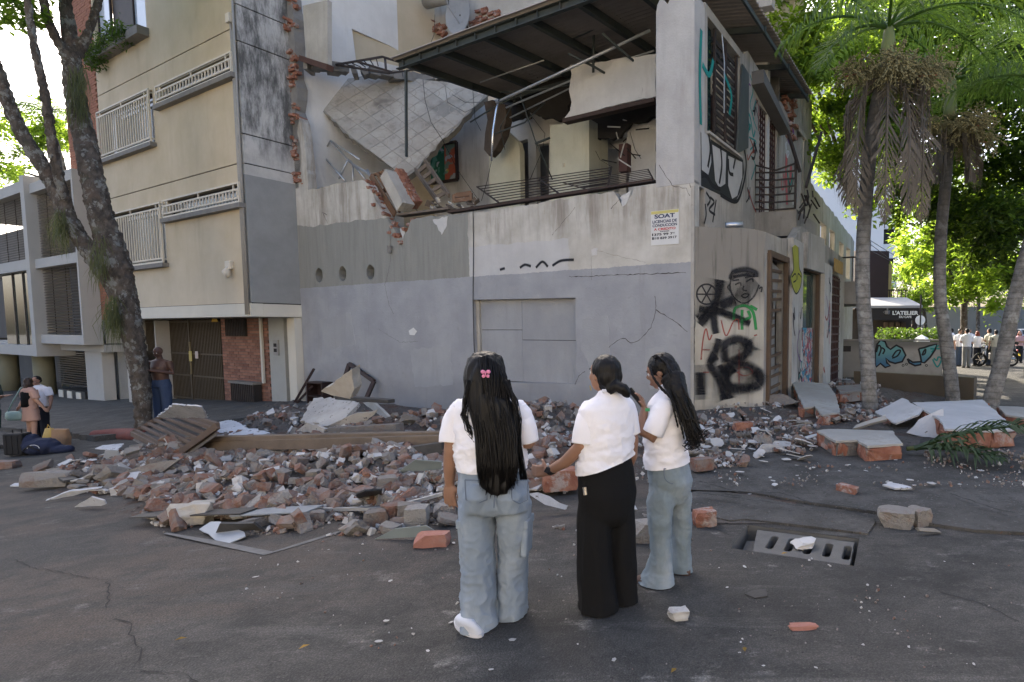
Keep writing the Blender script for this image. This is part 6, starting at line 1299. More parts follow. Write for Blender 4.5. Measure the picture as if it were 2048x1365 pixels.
# ---- parked motorcycles
RUB = plain('tyre_rubber', (.015, .015, .015), .2, 8, .8, .2); BLKP = plain('black_bike_paint', (.012, .013, .014), .2, 4, .3, 0); CHR = plain('chrome', (.5, .5, .5), .1, 5, .2, 0, metal=.9)
def moto(label, loc, rz, tank, sc=1, extra=None):
    o = thing('motorcycle', label, 'motorcycle', loc, rz); o.scale = (sc, sc, sc)
    for x in (-.68, .68):
        N = 22; mb = MB()
        for k in range(N): a0, a1 = 2 * math.pi * k / N, 2 * math.pi * (k + 1) / N; mb.tube([(x + .26 * math.cos(a0), 0, .31 + .26 * math.sin(a0)), (x + .26 * math.cos(a1), 0, .31 + .26 * math.sin(a1))], .055, 8, False)
        w_ = mb.build('wheel', RUB, o, True); mb = MB()
        for k in range(6): a0 = math.pi * k / 3; mb.bar((x, 0, .31), (x + .24 * math.cos(a0), 0, .31 + .24 * math.sin(a0)), .03, .02)
        mb.tube([(x, -.06, .31), (x, .06, .31)], .06, 10); mb.build('rim', CHR, w_)
    MB().ell((.12, 0, .78), (.3, .15, .15)).build('tank', tank, o, True); MB().tube([(-.72, 0, .86), (-.4, 0, .8), (-.12, 0, .76)], [.09, .13, .11], 10, squash=1.1).build('seat', plain('seat_vinyl', (.018, .018, .018), .1, 5, .6, .1), o, True)
    MB().box((-.15, -.14, .3), (.28, .14, .62)).build('engine', plain('engine_alloy', (.12, .12, .12), .3, 9, .5, .2, metal=.5), o, bevel=.04); MB().tube([(.2, .13, .4), (0, .17, .27), (-.75, .18, .38)], [.035, .04, .06], 8).build('exhaust', CHR, o, True)
    for s_ in (-1, 1): MB().tube([(.68, .09 * s_, .31), (.42, .09 * s_, .95)], .025, 8).build('fork', CHR, o, True)
    MB().tube([(.3, -.36, 1.05), (.4, -.2, 1.04), (.42, 0, 1.0), (.4, .2, 1.04), (.3, .36, 1.05)], .016, 6).build('handlebar', BLKP, o, True); MB().ell((.55, 0, .9), (.09, .11, .11)).build('headlight', CHR, o, True)
    MB().tube([(-.95, 0, .6), (-.75, 0, .78), (-.45, 0, .62), (0, 0, .62)], [.05, .09, .08, .06], 8).build('tail', BLKP, o, True); MB().ell((-.9, 0, .72), (.04, .09, .05)).build('tail_light', plain('red_lamp', (.4, .02, .02), .1, 5, .3, 0), o, True)
    for s_ in (-1, 1): MB().tube([(.34, .3 * s_, 1.05), (.32, .4 * s_, 1.22)], .008, 5).build('mirror_stem', BLKP, o); MB().ell((.32, .42 * s_, 1.25), (.02, .07, .05)).build('mirror', BLKP, o, True)
    MB().obox(Matrix.Translation((-1.0, 0, .55)) @ Matrix.Rotation(.3, 4, 'Y'), .01, .2, .14).build('number_plate', plain('plate_yellow', (.55, .42, .05), .1, 5, .5, 0), o)
    if extra: extra(o)
    return o
moto('black parked motorcycle standing in front of the group of people', gnd(1982, 733) + V((.2, 0, 0)), rad(172), plain('dark_tank', (.02, .03, .035), .1, 4, .2, 0))
moto('parked motorcycle with red tank and yellow number plate at the right edge', gnd(2042, 765) + V((.35, 0, .0)), rad(70), plain('red_tank', (.35, .02, .02), .1, 4, .25, 0), 1.0)
moto('distant parked motorcycle across the sunlit road', gnd(1868, 672) + V((0, 0, 0)), rad(10), plain('dark_tank', (.02, .03, .035)), 1.0)
# ---- far cars, each with body, glass, wheels and lights
def car(label, loc, rz, paint, L=4.3, suv=0):
    o = thing('parked_car', label, 'car', loc, rz); h0 = .62 + .1 * suv; prof = [(-L / 2, .35), (-L / 2 + .05, .8 + .1 * suv), (-L / 2 + .35, .95 + .1 * suv), (-L / 2 + .75, 1.42 + .2 * suv), (.35, 1.45 + .22 * suv), (1.0, .98 + .1 * suv), (L / 2 - .15, .82 + .08 * suv), (L / 2, .55), (L / 2, .3), (-L / 2, .3)]
    MB().prism(prof, 1.7, 'y', base=-.85).build('body', paint, o, bevel=.08)
    gp = [(-L / 2 + .5, 1.0 + .1 * suv), (-L / 2 + .82, 1.36 + .2 * suv), (.3, 1.38 + .22 * suv), (.85, 1.0 + .1 * suv)]; MB().prism(gp, 1.712, 'y', base=-.856).build('side_window', GLS, o)
    MB().add([(.42, -.7, 1.4 + .2 * suv), (.42, .7, 1.4 + .2 * suv), (1.0, .75, 1.01 + .1 * suv), (1.0, -.75, 1.01 + .1 * suv)], [(0, 1, 2, 3)]).build('windscreen', GLS, o); MB().add([(-L / 2 + .3, -.65, 1.0 + .1 * suv), (-L / 2 + .3, .65, 1.0 + .1 * suv), (-L / 2 + .66, .65, 1.36 + .2 * suv), (-L / 2 + .66, -.65, 1.36 + .2 * suv)], [(0, 1, 2, 3)]).build('rear_window', GLS, o)
    for x in (-L / 2 + .8, L / 2 - .8):
        for s_ in (-1, 1): w_ = MB().tube([(x, s_ * .68, .33), (x, s_ * .88, .33)], .33, 18).build('wheel', RUB, o); MB().tube([(x, s_ * .87, .33), (x, s_ * .892, .33)], .19, 12).build('rim', CHR, w_)
    for s_ in (-1, 1): MB().ell((L / 2 - .03, .6 * s_, .66), (.06, .17, .09)).build('headlight', CHR, o, True); MB().ell((-L / 2 + .03, .68 * s_, .8), (.05, .12, .12)).build('tail_light', plain('red_lamp', (.4, .02, .02)), o, True)
    return o
WPT = plain('white_car_paint', (.55, .55, .56), .05, 3, .25, 0, spec=.5)
q = gnd(2040, 688); car('silver car parked at the right edge of the far road', q + V((.6, 0, 0)), rad(70), plain('silver_car_paint', (.4, .41, .42), .05, 3, .25, 0, spec=.5), suv=1)
q = gnd(1900, 668); car('dark car parked far off across the sunlit road', q, rad(5), plain('dark_car_paint', (.03, .032, .04), .05, 3, .25, 0, spec=.5)); q = gnd(1985, 670); car('grey car parked far off behind the trees', q, rad(3), plain('grey_car_paint', (.14, .15, .16), .05, 3, .25, 0, spec=.5))
car('white car parked beyond the left edge, mirrored in the shop glass by the tree', V((-34.3, 24.1, gz(-34.3, 24))), rad(-25), WPT, 4.4, 1)
# ------------------------------------------------------------------ rubble
RB = random.Random(77)
BL = [(430, 905, .30, 1.5, .9), (600, 870, .50, 1.6, 1.2), (700, 845, .45, 1.5, 1.2), (800, 890, .42, 1.4, 1.0), (950, 880, .40, 1.4, 1.1), (1085, 865, .42, 1.1, .9), (1000, 930, .3, 1.0, .8), (700, 960, .30, 1.3, .7), (520, 985, .24, 1.2, .6), (360, 950, .16, 1.4, .7), (880, 975, .2, 1.0, .6), (1120, 940, .22, .8, .7), (560, 830, .35, 1.5, 1.2), (1240, 880, .15, 1.2, 1.2), (1500, 835, .22, 1.4, .9), (1700, 800, .3, 1.8, 1.2), (1650, 880, .1, 1.2, .6), (1900, 850, .18, 1.8, .9), (1600, 770, .35, 1.4, 1.4)]
BLW = [(gnd(u, v), h, rx, ry) for u, v, h, rx, ry in BL]
def HB(x, y):
    t = 0
    for p, h, rx, ry in BLW:
        q = ((x - p.x) / rx) ** 2 + ((y - p.y) / ry) ** 2
        if q < 4: t = max(t, h * math.exp(-q * .9)) + .25 * min(t, h * math.exp(-q * .9))
    return t
def hz(x, y): return gz(x, y) + HB(x, y) + (.06 if x > .3 and y > 6 else 0)
def f_dust(e):
    n = e.noise(2.4, 7, rough=.7); c = e.mix(n.sm(.3, .7), (0.1156, 0.1054, 0.0952), (0.1768, 0.1632, 0.1496)); c = e.mix(e.noise(1.1, 5, rough=.65).sm(.48, .66) * .7, c, (0.1428, 0.085, 0.0612)); c = e.mix(e.noise(22, 3).sm(.6, .68), c, (0.204, 0.1904, 0.1768)); c = e.mix(e.noise(30, 3).sm(.62, .7), c, (0.1564, 0.068, 0.0442)); c = e.mix(e.noise(16, 3).sm(.6, .7) * .8, c, (0.0408, 0.0374, 0.034))
    return dict(c=c, h=e.noise(22, 6, rough=.7) * 2 + e.noise(70, 3), d=.03, s=1)
DUST = mat('rubble_dust', f_dust, .97, .1)
def mound(name, x0, x1, y0, y1, st, label):
    mb = MB(); nx, ny = int((x1 - x0) / st), int((y1 - y0) / st)
    for i in range(nx + 1):
        for j in range(ny + 1):
            x, y = x0 + (x1 - x0) * i / nx, y0 + (y1 - y0) * j / ny; h = HB(x, y)
            z = gz(x, y) + h * (1 + .35 * mn.noise(V((x * 3, y * 3, 0))) + .2 * mn.noise(V((x * 9, y * 9, 4)))) - .05 + (.06 if x > .3 else 0); mb.v.append((x, y, z))
    k = ny + 1; mb.f = [(i * k + j, (i + 1) * k + j, (i + 1) * k + j + 1, i * k + j + 1) for i in range(nx) for j in range(ny)]; mb.mi = [0] * len(mb.f)
    o = mb.build(name, DUST, None, True); tag(o, label, 'rubble', kind='stuff')
mound('rubble_mound', -12.5, 1.2, 5.0, 16.2, .12, 'dusty mound of crushed masonry under the broken bricks by the wall'); mound('rubble_mound', 1.25, 12, 6.6, 16, .14, 'dusty mound of crushed masonry around the palm trunks')
def chunk(seed, dims, chip, m, cuts=2, name='chunk'):
    r = random.Random(seed); b = bmesh.new(); bmesh.ops.create_cube(b, size=1)
    bmesh.ops.subdivide_edges(b, edges=b.edges[:], cuts=cuts - 1, use_grid_fill=True) if cuts > 1 else None
    for v_ in b.verts:
        k = 1 - .12 * max(0, v_.co.length - .5) * 2; v_.co = V((v_.co.x * dims[0] * k, v_.co.y * dims[1] * k, v_.co.z * dims[2] * k)) + V((r.uniform(-1, 1) * dims[0], r.uniform(-1, 1) * dims[1], r.uniform(-1, 1) * dims[2])) * chip
    # break off a corner
    for _ in range(r.choice((0, 1, 1, 2))):
        n_ = V((r.uniform(-1, 1), r.uniform(-1, 1), r.uniform(-1, 1))).normalized(); d_ = .28 * (abs(n_.x) * dims[0] + abs(n_.y) * dims[1] + abs(n_.z) * dims[2])
        q = bmesh.ops.bisect_plane(b, geom=b.verts[:] + b.edges[:] + b.faces[:], plane_co=n_ * d_, plane_no=n_, clear_outer=True)
        e_ = [x for x in q['geom_cut'] if isinstance(x, bmesh.types.BMEdge)]
        if e_: bmesh.ops.contextual_create(b, geom=e_)
    me = bpy.data.meshes.new(name); b.to_mesh(me); b.free(); me.materials.append(m); return me
CHK = mat('mortar_chunk', lambda e: dict(c=e.mix(e.noise(4, 6, rough=.7, off=e.rnd).sm(.5, .7) * .6, e.mix(e.rnd, (0.1716, 0.156, 0.1404), (0.2964, 0.2808, 0.2574)), (0.1872, 0.1014, 0.0702)), h=e.noise(25, 6, off=e.rnd) * 1.5 + e.noise(70, 3), d=.02, s=.9), .95, .15)
def f_rbr(e):
    r = e.rnd; c = e.mix(r, (0.18, 0.088, 0.06), (0.248, 0.136, 0.096)); c = e.mix(e.noise(9, 5, off=r).sm(.35, .7) * .7, c, (0.152, 0.068, 0.0464)); c = e.mix(e.noise(4, 7, rough=.75, off=r).sm(.36, .6) * .85, c, (0.2, 0.18, 0.164))
    return dict(c=c, h=e.noise(40, 5, off=r) + e.noise(10, 3, off=r), d=.015, s=.9)
RBK = mat('dusty_brick', f_rbr, .95, .15)
BRKS = [chunk(i, (R.uniform(.15, .24), R.uniform(.10, .13), R.uniform(.07, .10)), .06, RBK, 2, 'broken_brick') for i in range(14)]
CONS = [chunk(40 + i, (R.uniform(.16, .32), R.uniform(.13, .22), R.uniform(.07, .14)), .10, CHK, 2, 'mortar_chunk') for i in range(14)]
PLS = mat('white_plaster_shard', lambda e: dict(c=e.mix(e.noise(6, 6, rough=.7, off=e.rnd).sm(.55, .7) * .5, e.mix(e.rnd, (.36, .35, .33), (.52, .51, .5)), (.2, .18, .16)), h=e.noise(30, 5), d=.008, s=.6), .9, .2)
SHRD = []
for i in range(10):
    n_ = R.randint(5, 8); pts = [(R.uniform(.7, 1.1) * math.cos(2 * math.pi * k / n_) * .17, R.uniform(.6, 1.1) * math.sin(2 * math.pi * k / n_) * .11) for k in range(n_)]; SHRD.append(MB().prism(pts, .014, 'z').mesh('plaster_shard', PLS))
def drop(name, me, u, v, sc, lay=0, tilt=.6, label=None, cat=None, group=None, flat=False):
    p = gnd(u, v); x, y = p.x, p.y; dz = HB(x, y)
    q = gnd(u, v, dz * .8); x, y = q.x, q.y
    z = hz(x, y) + (.03 * sc if not flat else .012) + lay
    rot = (RB.gauss(0, tilt), RB.gauss(0, tilt), RB.uniform(0, 6.28)) if not flat else (RB.gauss(0, .08), RB.gauss(0, .08), RB.uniform(0, 6.28))
    return tag(place(name, me, None, (x, y, z), rot, (sc * RB.uniform(.85, 1.15), sc * RB.uniform(.85, 1.15), sc * RB.uniform(.85, 1.15))), label, cat, group)
def reg(poly):
    us, vs_ = [p[0] for p in poly], [p[1] for p in poly]
    while True:
        u, v = RB.uniform(min(us), max(us)), RB.uniform(min(vs_), max(vs_))
        if inpoly((u, v), [poly]): return u, v
MAIN = [(200, 940), (330, 900), (560, 880), (900, 880), (1080, 830), (1120, 870), (1110, 960), (900, 1000), (780, 1000), (560, 1015), (330, 1015), (230, 990)]
BACK = [(430, 885), (540, 830), (900, 835), (1180, 835), (1220, 880), (900, 900), (600, 900)]
LEFT = [(60, 935), (250, 900), (400, 905), (300, 985), (180, 985), (90, 960)]
FRT = [(280, 1015), (560, 1020), (800, 1000), (900, 1000), (900, 1050), (700, 1075), (400, 1065), (300, 1050)]
RGT = [(1380, 830), (1550, 815), (1640, 860), (1620, 930), (1400, 950), (1290, 930), (1290, 860)]
RFAR = [(1540, 780), (1700, 765), (1790, 800), (1780, 850), (1650, 850)]
for poly, n, k0, k1, lb in ((MAIN, 213, .75, 1.2, 'broken dusty red brick in the main rubble pile before the grey wall'), (BACK, 42, .9, 1.3, 'broken dusty red brick in the main rubble pile before the grey wall'), (FRT, 16, .6, 1.1, 'broken red brick strewn on the asphalt in front of the rubble pile')):
    for _ in range(n): u, v = reg(poly); drop('broken_brick', RB.choice(BRKS), u, v, RB.uniform(k0, k1), RB.uniform(0, .06), label=lb, cat='brick', group='broken bricks in the rubble')
for poly, n, lb in ((RGT, 14, 'broken red brick on the pavement debris beside the graffiti bay'), (RFAR, 10, 'broken red brick in the debris by the nearest palm'), (LEFT, 9, 'broken red brick at the thin left end of the rubble')):
    for _ in range(n): u, v = reg(poly); drop('broken_brick', RB.choice(BRKS), u, v, RB.uniform(.6, 1.1), 0, label=lb, cat='brick', group='broken bricks in the rubble')
for poly, n, lb in ((MAIN, 120, 'rough grey mortar chunk in the main rubble pile before the grey wall'), (BACK, 95, 'rough grey mortar chunk at the foot of the grey wall'), (LEFT, 22, 'rough grey mortar chunk at the thin left end of the rubble'), (FRT, 14, 'rough grey mortar chunk strewn in front of the rubble pile'), (RGT, 22, 'rough grey mortar chunk on the pavement debris beside the graffiti bay'), (RFAR, 26, 'rough grey mortar chunk in the debris by the nearest palm')):
    for _ in range(n): u, v = reg(poly); drop('mortar_chunk', RB.choice(CONS), u, v, .35 + .75 * RB.random() ** 1.6, RB.uniform(0, .05), .4, label=lb, cat='rubble chunk', group='mortar chunks in the rubble')
PAVP = [(1390, 930), (1640, 925), (2048, 940), (2048, 1050), (1800, 1030), (1450, 985)]
ROADP = [(300, 1060), (900, 1060), (1400, 1100), (2040, 1130), (2040, 1360), (900, 1360), (500, 1200)]
for poly, n, k0, k1, lb in ((MAIN, 34, .6, 1.2, 'flat white plaster shard in the main rubble pile'), (LEFT, 14, .7, 1.3, 'flat white plaster shard at the thin left end of the rubble'), (RGT, 80, .4, 1.0, 'flat plaster shard on the pavement beside the graffiti bay'), (RFAR, 18, .7, 1.3, 'flat plaster shard in the debris by the nearest palm'), (PAVP, 36, .12, .42, 'tiny white plaster flake on the worn pavement'), (ROADP, 26, .05, .16, 'tiny plaster flake on the asphalt in the foreground')):
    for _ in range(n): u, v = reg(poly); drop('plaster_shard', RB.choice(SHRD), u, v, RB.uniform(k0, k1), .0, flat=poly in (PAVP, ROADP), tilt=.25, label=lb, cat='plaster shard', group='plaster shards in the rubble')
# crushed fragments nobody could count
fr = MB()
def frag(u, v, s_):
    p = gnd(u, v)
    if HB(p.x, p.y) < .03 and mn.noise(V((p.x * 1.3, p.y * 1.3, 7))) < RB.uniform(-.15, .25): return
    q = gnd(u, v, HB(p.x, p.y) * .85); z = hz(q.x, q.y) + s_ * .3
    m = Matrix.Translation((q.x, q.y, z)) @ Matrix.Rotation(RB.uniform(0, 6.3), 4, V((RB.gauss(0, 1), RB.gauss(0, 1), RB.gauss(0, 1))).normalized())
    c = [m @ V((a * s_ * RB.uniform(.3, .7), b * s_ * RB.uniform(.3, .6), d * s_ * RB.uniform(.15, .45))) for a, b, d in ((-1, -1, -1), (1, -1, -1), (1, 1, -1), (-1, 1, -1), (-1, -1, 1), (1, -1, 1), (1, 1, 1), (-1, 1, 1))]
    fr.add(c, [(0, 3, 2, 1), (4, 5, 6, 7), (0, 1, 5, 4), (1, 2, 6, 5), (2, 3, 7, 6), (3, 0, 4, 7)], RB.choice((0, 0, 1, 1, 2)))
for poly, n, a, b in ((MAIN, 8500, .015, .12), (BACK, 3200, .03, .13), (LEFT, 900, .012, .07), (FRT, 1900, .006, .06), (RGT, 2600, .01, .06), (RFAR, 1000, .03, .12), (PAVP, 1300, .005, .03), (ROADP, 900, .004, .016), ([(1150, 880), (1300, 850), (1400, 960), (1380, 1080), (1100, 1060)], 800, .008, .05), ([(1850, 860), (2048, 850), (2048, 950), (1850, 930)], 400, .015, .06)):
    for _ in range(n): u, v = reg(poly); frag(u, v, a + (b - a) * RB.random() ** 2.2)
tag(fr.build('rubble_fragments', [RBK, CHK, PLS], None), 'crushed brick and mortar fragments scattered over the rubble and street', 'rubble', kind='stuff')
# ------------------------------------------------------------------ pieces one can single out
def g3(u, v, h=0): 
    p = gnd(u, v, h); return V((p.x, p.y, p.z))
def sheet3(name, label, cat, pts, th, m, jg=.02, step=.12, sub=0, curl=0):
    """flat broken sheet through pixel points (u, v, height above ground)"""
    P3 = [g3(*p) for p in pts]; c = sum(P3, V()) / len(P3); n = V((0, 0, 0))
    for i in range(len(P3)): n += (P3[i] - c).cross(P3[(i + 1) % len(P3)] - c)
    n.normalize()
    if n.dot(CAM - c) < 0: n = -n
    ex = (P3[1] - P3[0]).normalized(); ex = (ex - n * ex.dot(n)).normalized(); ey = n.cross(ex)
    o2 = jag([((p - c).dot(ex), (p - c).dot(ey)) for p in P3], jg, step, True)
    mb = MB().prism(o2, th, 'z', base=-th); m4 = Matrix.Translation(c) @ Matrix((ex, ey, n)).transposed().to_4x4()
    if curl: mb.v = [(x, y, z + curl * (x * x - .3 * y * x)) for x, y, z in mb.v]
    return tag(mb.build(name, m, None, m=m4), label, cat)
def f_sheetw(e):
    c = e.mix(e.noise(2.2, 6, rough=.7).sm(.35, .65), (.40, .41, .43), (.52, .53, .55)); c = e.mix(e.noise(9, 5, rough=.7).sm(.58, .66), c, (.12, .11, .10)); c = e.mix(e.noise(3, 6).sm(.6, .75) * .6, c, (.25, .22, .19)); return dict(c=c, h=e.noise(14, 6) * 1.5 + e.noise(60, 3), d=.012, s=.7)
SHW = mat('torn_plaster_sheet', f_sheetw, .9, .2); GSH = plain('grey_green_metal_sheet', (.20, .235, .235), .2, 3, .5, .2, dirt=.4); BSH = plain('dark_metal_sheet', (.05, .048, .046), .3, 4, .6, .3, dirt=.4)
OLDW = plain('old_grey_beam_wood', (.15, .115, .085), .35, 3, .9, .7, 30, dirt=.4, dcol=(.07, .055, .045))
sheet3('plaster_sheet', 'large white torn plaster sheet lying beside the slatted frame', 'plaster sheet', [(398, 868, .35), (408, 845, .45), (450, 832, .5), (492, 848, .45), (540, 866, .3), (500, 874, .28), (430, 878, .3)], .03, SHW, .03, .1, curl=-.06)
sheet3('plaster_sheet', 'big grey pitted plaster slab at the top of the pile against the wall', 'plaster sheet', [(596, 838, .5), (630, 800, .75), (690, 793, .8), (718, 805, .7), (690, 835, .5), (660, 856, .35)], .06, mat('pitted_plaster', lambda e: dict(c=e.mix(e.noise(14, 4, rough=.7).sm(.6, .68), e.mix(e.noise(2, 6).sm(.3, .7), (.30, .285, .26), (.42, .4, .37)), (.07, .06, .055)), h=e.noise(14, 6), d=.02, s=.8), .95, .15), .03, .1)
sheet3('plaster_sheet', 'grey pitted plaster slab leaning right of the biggest slab', 'plaster sheet', [(664, 858, .35), (700, 832, .55), (752, 822, .6), (735, 845, .4), (700, 858, .35)], .05, mat('pitted_plaster', None), .03, .1)
sheet3('plaster_sheet', 'folded plaster slab below the biggest grey slab', 'plaster sheet', [(598, 862, .35), (612, 846, .5), (655, 858, .4), (640, 872, .3)], .05, mat('pitted_plaster', None), .02, .1)
o = sheet3('plaster_boulder', 'rounded cream plaster lump leaning on the wall below the empty black frame', 'plaster lump', [(653, 800, .9), (662, 770, 1.1), (684, 752, 1.25), (705, 756, 1.2), (714, 775, 1.05), (705, 795, .9)], .16, mat('pitted_plaster2', lambda e: dict(c=e.mix(e.noise(3, 6).sm(.3, .7), (.36, .33, .28), (.46, .43, .38)), h=e.noise(20, 6), d=.02, s=.8), .95), .02, .1)
sheet3('plaster_plank', 'narrow pale plaster plank lying diagonally at the foot of the wall', 'plank', [(730, 806, .55), (742, 803, .6), (790, 843, .25), (778, 850, .2)], .06, mat('pitted_plaster2', None), .01, .2)
for lb, pts, m, th in (('white sheet lying alone on the asphalt at the left end', [(20, 973, .03), (28, 966, .06), (80, 962, .05), (72, 970, .03)], SHW, .02), ('pale board lying in front of the grey block at the left end', [(93, 1000, .02), (140, 985, .1), (205, 974, .12), (160, 990, .05)], SHW, .03), ('white curled sheet at the front left of the pile', [(160, 1008, .05), (172, 1000, .14), (215, 997, .12), (213, 1008, .06), (192, 1018, .02)], SHW, .015),
                      ('white paper-like sheet on the pile below the slatted frame', [(190, 898, .15), (205, 890, .2), (248, 888, .2), (235, 900, .14)], SHW, .015), ('hanging grey sheet under the slatted frame', [(206, 903, .2), (240, 900, .2), (238, 918, .05), (208, 918, .05)], plain('grey_paper_sheet', (.32, .34, .36), .1, 3, .7, .2), .01), ('long grey flat slab in the left of the pile', [(228, 955, .1), (270, 935, .25), (360, 918, .3), (355, 930, .2), (300, 950, .15)], CHK, .05), ('grey flat slab at the left behind the dark plank', [(170, 945, .15), (190, 930, .25), (230, 932, .25), (215, 950, .12)], CHK, .06),
                      ('white torn sheet in the pile left of the bent grey metal', [(795, 958, .15), (812, 953, .25), (850, 955, .2), (848, 975, .1), (825, 983, .05), (808, 985, .08)], SHW, .012), ('long white slab on the bricks between the two left women', [(1056, 988, .2), (1075, 985, .22), (1143, 1014, .06), (1130, 1020, .05), (1090, 1010, .1)], SHW, .03), ('folded white sheet in the pile behind the beam end', [(755, 905, .3), (768, 887, .4), (805, 886, .4), (790, 905, .28), (775, 910, .25)], SHW, .015),
                      ('grey sheet lying flat with a tarry rag on it', [(400, 1062, .02), (420, 1042, .08), (470, 1045, .08), (492, 1075, .02), (445, 1088, .01)], plain('grey_paper_sheet', (.3, .31, .32)), .01), ('small pale slab on the broken pavement edge', [(1840, 1062, .05), (1835, 1055, .08), (1868, 1057, .06), (1884, 1065, .03)], CHK, .04)):
    sheet3('torn_sheet', lb, 'sheet', pts, th, m, .012, .1)
sheet3('metal_sheet', 'grey-green metal sheet lying flat beside the lone pink brick', 'metal sheet', [(752, 1076, .01), (790, 1058, .10), (850, 1055, .12), (876, 1058, .08), (840, 1078, .02)], .006, GSH, .01, .3)
sheet3('metal_sheet', 'bent grey-green metal sheet at the right of the pile', 'metal sheet', [(800, 940, .3), (830, 920, .42), (884, 922, .4), (884, 938, .3), (850, 942, .28)], .006, GSH, .01, .3, curl=.25); sheet3('metal_sheet', 'curled grey-green metal offcut under the bent sheet', 'metal sheet', [(798, 942, .28), (840, 946, .22), (842, 956, .15), (812, 958, .12)], .006, GSH, .01, .3, curl=-.4)
sheet3('tar_rag', 'crumpled black tar felt lying on the grey sheet', 'tar felt', [(435, 1062, .05), (442, 1045, .14), (470, 1048, .12), (500, 1055, .1), (538, 1052, .05), (520, 1062, .03), (470, 1064, .04)], .02, BSH, .03, .1, curl=.5)
sheet3('tar_rag', 'torn black tar felt standing at the front of the pile', 'tar felt', [(715, 990, .25), (728, 982, .3), (765, 980, .25), (758, 998, .05), (735, 992, .12), (718, 1002, .03)], .015, BSH, .02, .1)
sheet3('tar_rag', 'small black tar patch stuck on the asphalt right of the women', 'tar patch', [(1490, 1188, .012), (1505, 1180, .014), (1532, 1178, .014), (1535, 1192, .012), (1510, 1196, .012)], .008, BSH, .01, .05)
def beam(name, label, cat, a, b, w_, h_, m, bev=.008):
    return tag(MB().bar(g3(*a), g3(*b), w_, h_).build(name, m, None, bevel=bev), label, cat)
beam('wooden_beam', 'long grey wooden beam lying across the front of the pile, the lower of two', 'beam', (352, 893, .22), (905, 882, .42), .10, .15, OLDW); beam('wooden_beam', 'long wooden beam lying across the pile just behind the lower one', 'beam', (380, 878, .36), (900, 868, .48), .14, .07, OLDW)
beam('concrete_beam', 'short grey concrete beam in the pile behind the long wooden beams', 'beam', (665, 865, .35), (800, 858, .4), .16, .16, CHK); beam('wooden_beam', 'dark burnt timber lying at the foot of the wall behind the left woman', 'beam', (805, 828, .4), (892, 842, .3), .1, .07, BSH)
beam('dark_steel_bar', 'dark steel angle lying over the plaster slabs below the empty frame', 'bar', (677, 795, .85), (783, 803, .75), .14, .06, BSH); beam('dark_plank', 'short dark plank lying at the left end of the pile', 'plank', (104, 940, .2), (142, 962, .12), .14, .04, BSH)
beam('dark_plank', 'dark red-brown plank under the bricks beside the left woman', 'plank', (818, 905, .3), (890, 895, .35), .12, .14, BSH)
for i, (a, b, lb, w_) in enumerate((((280, 1030, .09), (500, 1022, .12), 'dark flat metal flashing strip in front of the pile', .2), ((480, 1026, .1), (630, 1018, .12), 'wide grey metal flashing strip in front of the pile', .22), ((610, 1020, .08), (780, 1017, .1), 'thin shiny metal profile lying in front of the pile', .035), ((782, 1016, .1), (885, 988, .16), 'thin metal profile running from the pile towards the left woman', .035))):
    tag(MB().bar(g3(*a), g3(*b), w_, .012 if w_ > .1 else .03).build('metal_flashing', [BSH, plain('grey_flashing', (.22, .235, .245), .2, 3, .5, .2, dirt=.3), GALV, GALV][i], None), lb, 'metal strip')
# the slatted frame
sf = [g3(264, 868, .22), g3(345, 822, .62), g3(436, 852, .62), g3(352, 912, .12)]
o = thing('slatted_frame', 'brown slatted bed base lying tilted on the left of the rubble', 'bed base', sf[3]); c0 = o.location; SLW = plain('brown_slat_wood', (.105, .075, .058), .3, 4, .75, .4, dirt=.3)
for a, b in ((0, 3), (1, 2), (0, 1), (3, 2)): MB().bar(sf[a] - c0, sf[b] - c0, .05, .10).build('rail', SLW, o, bevel=.006)
for k in range(6): t = (k + .6) / 6.4; MB().bar(sf[0].lerp(sf[1], t) - c0 + V((0, 0, .02)), sf[3].lerp(sf[2], t) - c0 + V((0, 0, .02)), .05, .055).build('slat', SLW, o, bevel=.005)
MB().add([sf[0] - c0 - V((0, 0, .12)), sf[1] - c0 - V((0, 0, .12)), sf[2] - c0 - V((0, 0, .12)), sf[3] - c0 - V((0, 0, .12)), sf[0] - c0 - V((0, 0, .13)), sf[1] - c0 - V((0, 0, .13)), sf[2] - c0 - V((0, 0, .13)), sf[3] - c0 - V((0, 0, .13))], [(0, 1, 2, 3), (7, 6, 5, 4)]).build('base_board', plain('dusty_board', (.17, .155, .14), .3, 4, .9, .3), o)
sheet3('plaster_sheet', 'white sheet sticking up behind the slatted bed base', 'plaster sheet', [(315, 832, .62), (345, 812, 1.0), (400, 818, .98), (420, 830, .8), (380, 838, .7), (330, 838, .6)], .02, SHW, .02, .12)
# empty frames against the wall
def vframe(label, px, yb, w_, m, name='empty_frame'):
    P3 = [G.w(*G.f(u, v, y)) for (u, v), y in zip(px, yb)]; o = thing(name, label, 'frame', min(P3, key=lambda p: p.z))
    for i in range(len(P3) - (1 if len(P3) == 3 else 0)): MB().bar(P3[i] - o.location, P3[(i + 1) % len(P3)] - o.location, w_, w_, up=(0, 1, 0)).build('frame_bar', m, o, bevel=.004)
vframe('empty black picture frame standing on its corner against the grey wall', [(699, 728), (748, 763), (728, 808), (676, 800)], [-.1, -.15, -.4, -.4], .09, plain('dark_frame', (.035, .03, .028)))
vframe('bent thin black angle frame leaning beside the doorway', [(628, 738), (582, 818), (626, 772)], [-.3, -.5, -.3], .05, plain('dark_frame', (.035, .03, .028)))
o = thing('small_cabinet', 'small dark open cabinet half buried at the foot of the wall', 'cabinet', G.w(*G.f(630, 820, -.4)), G.a)
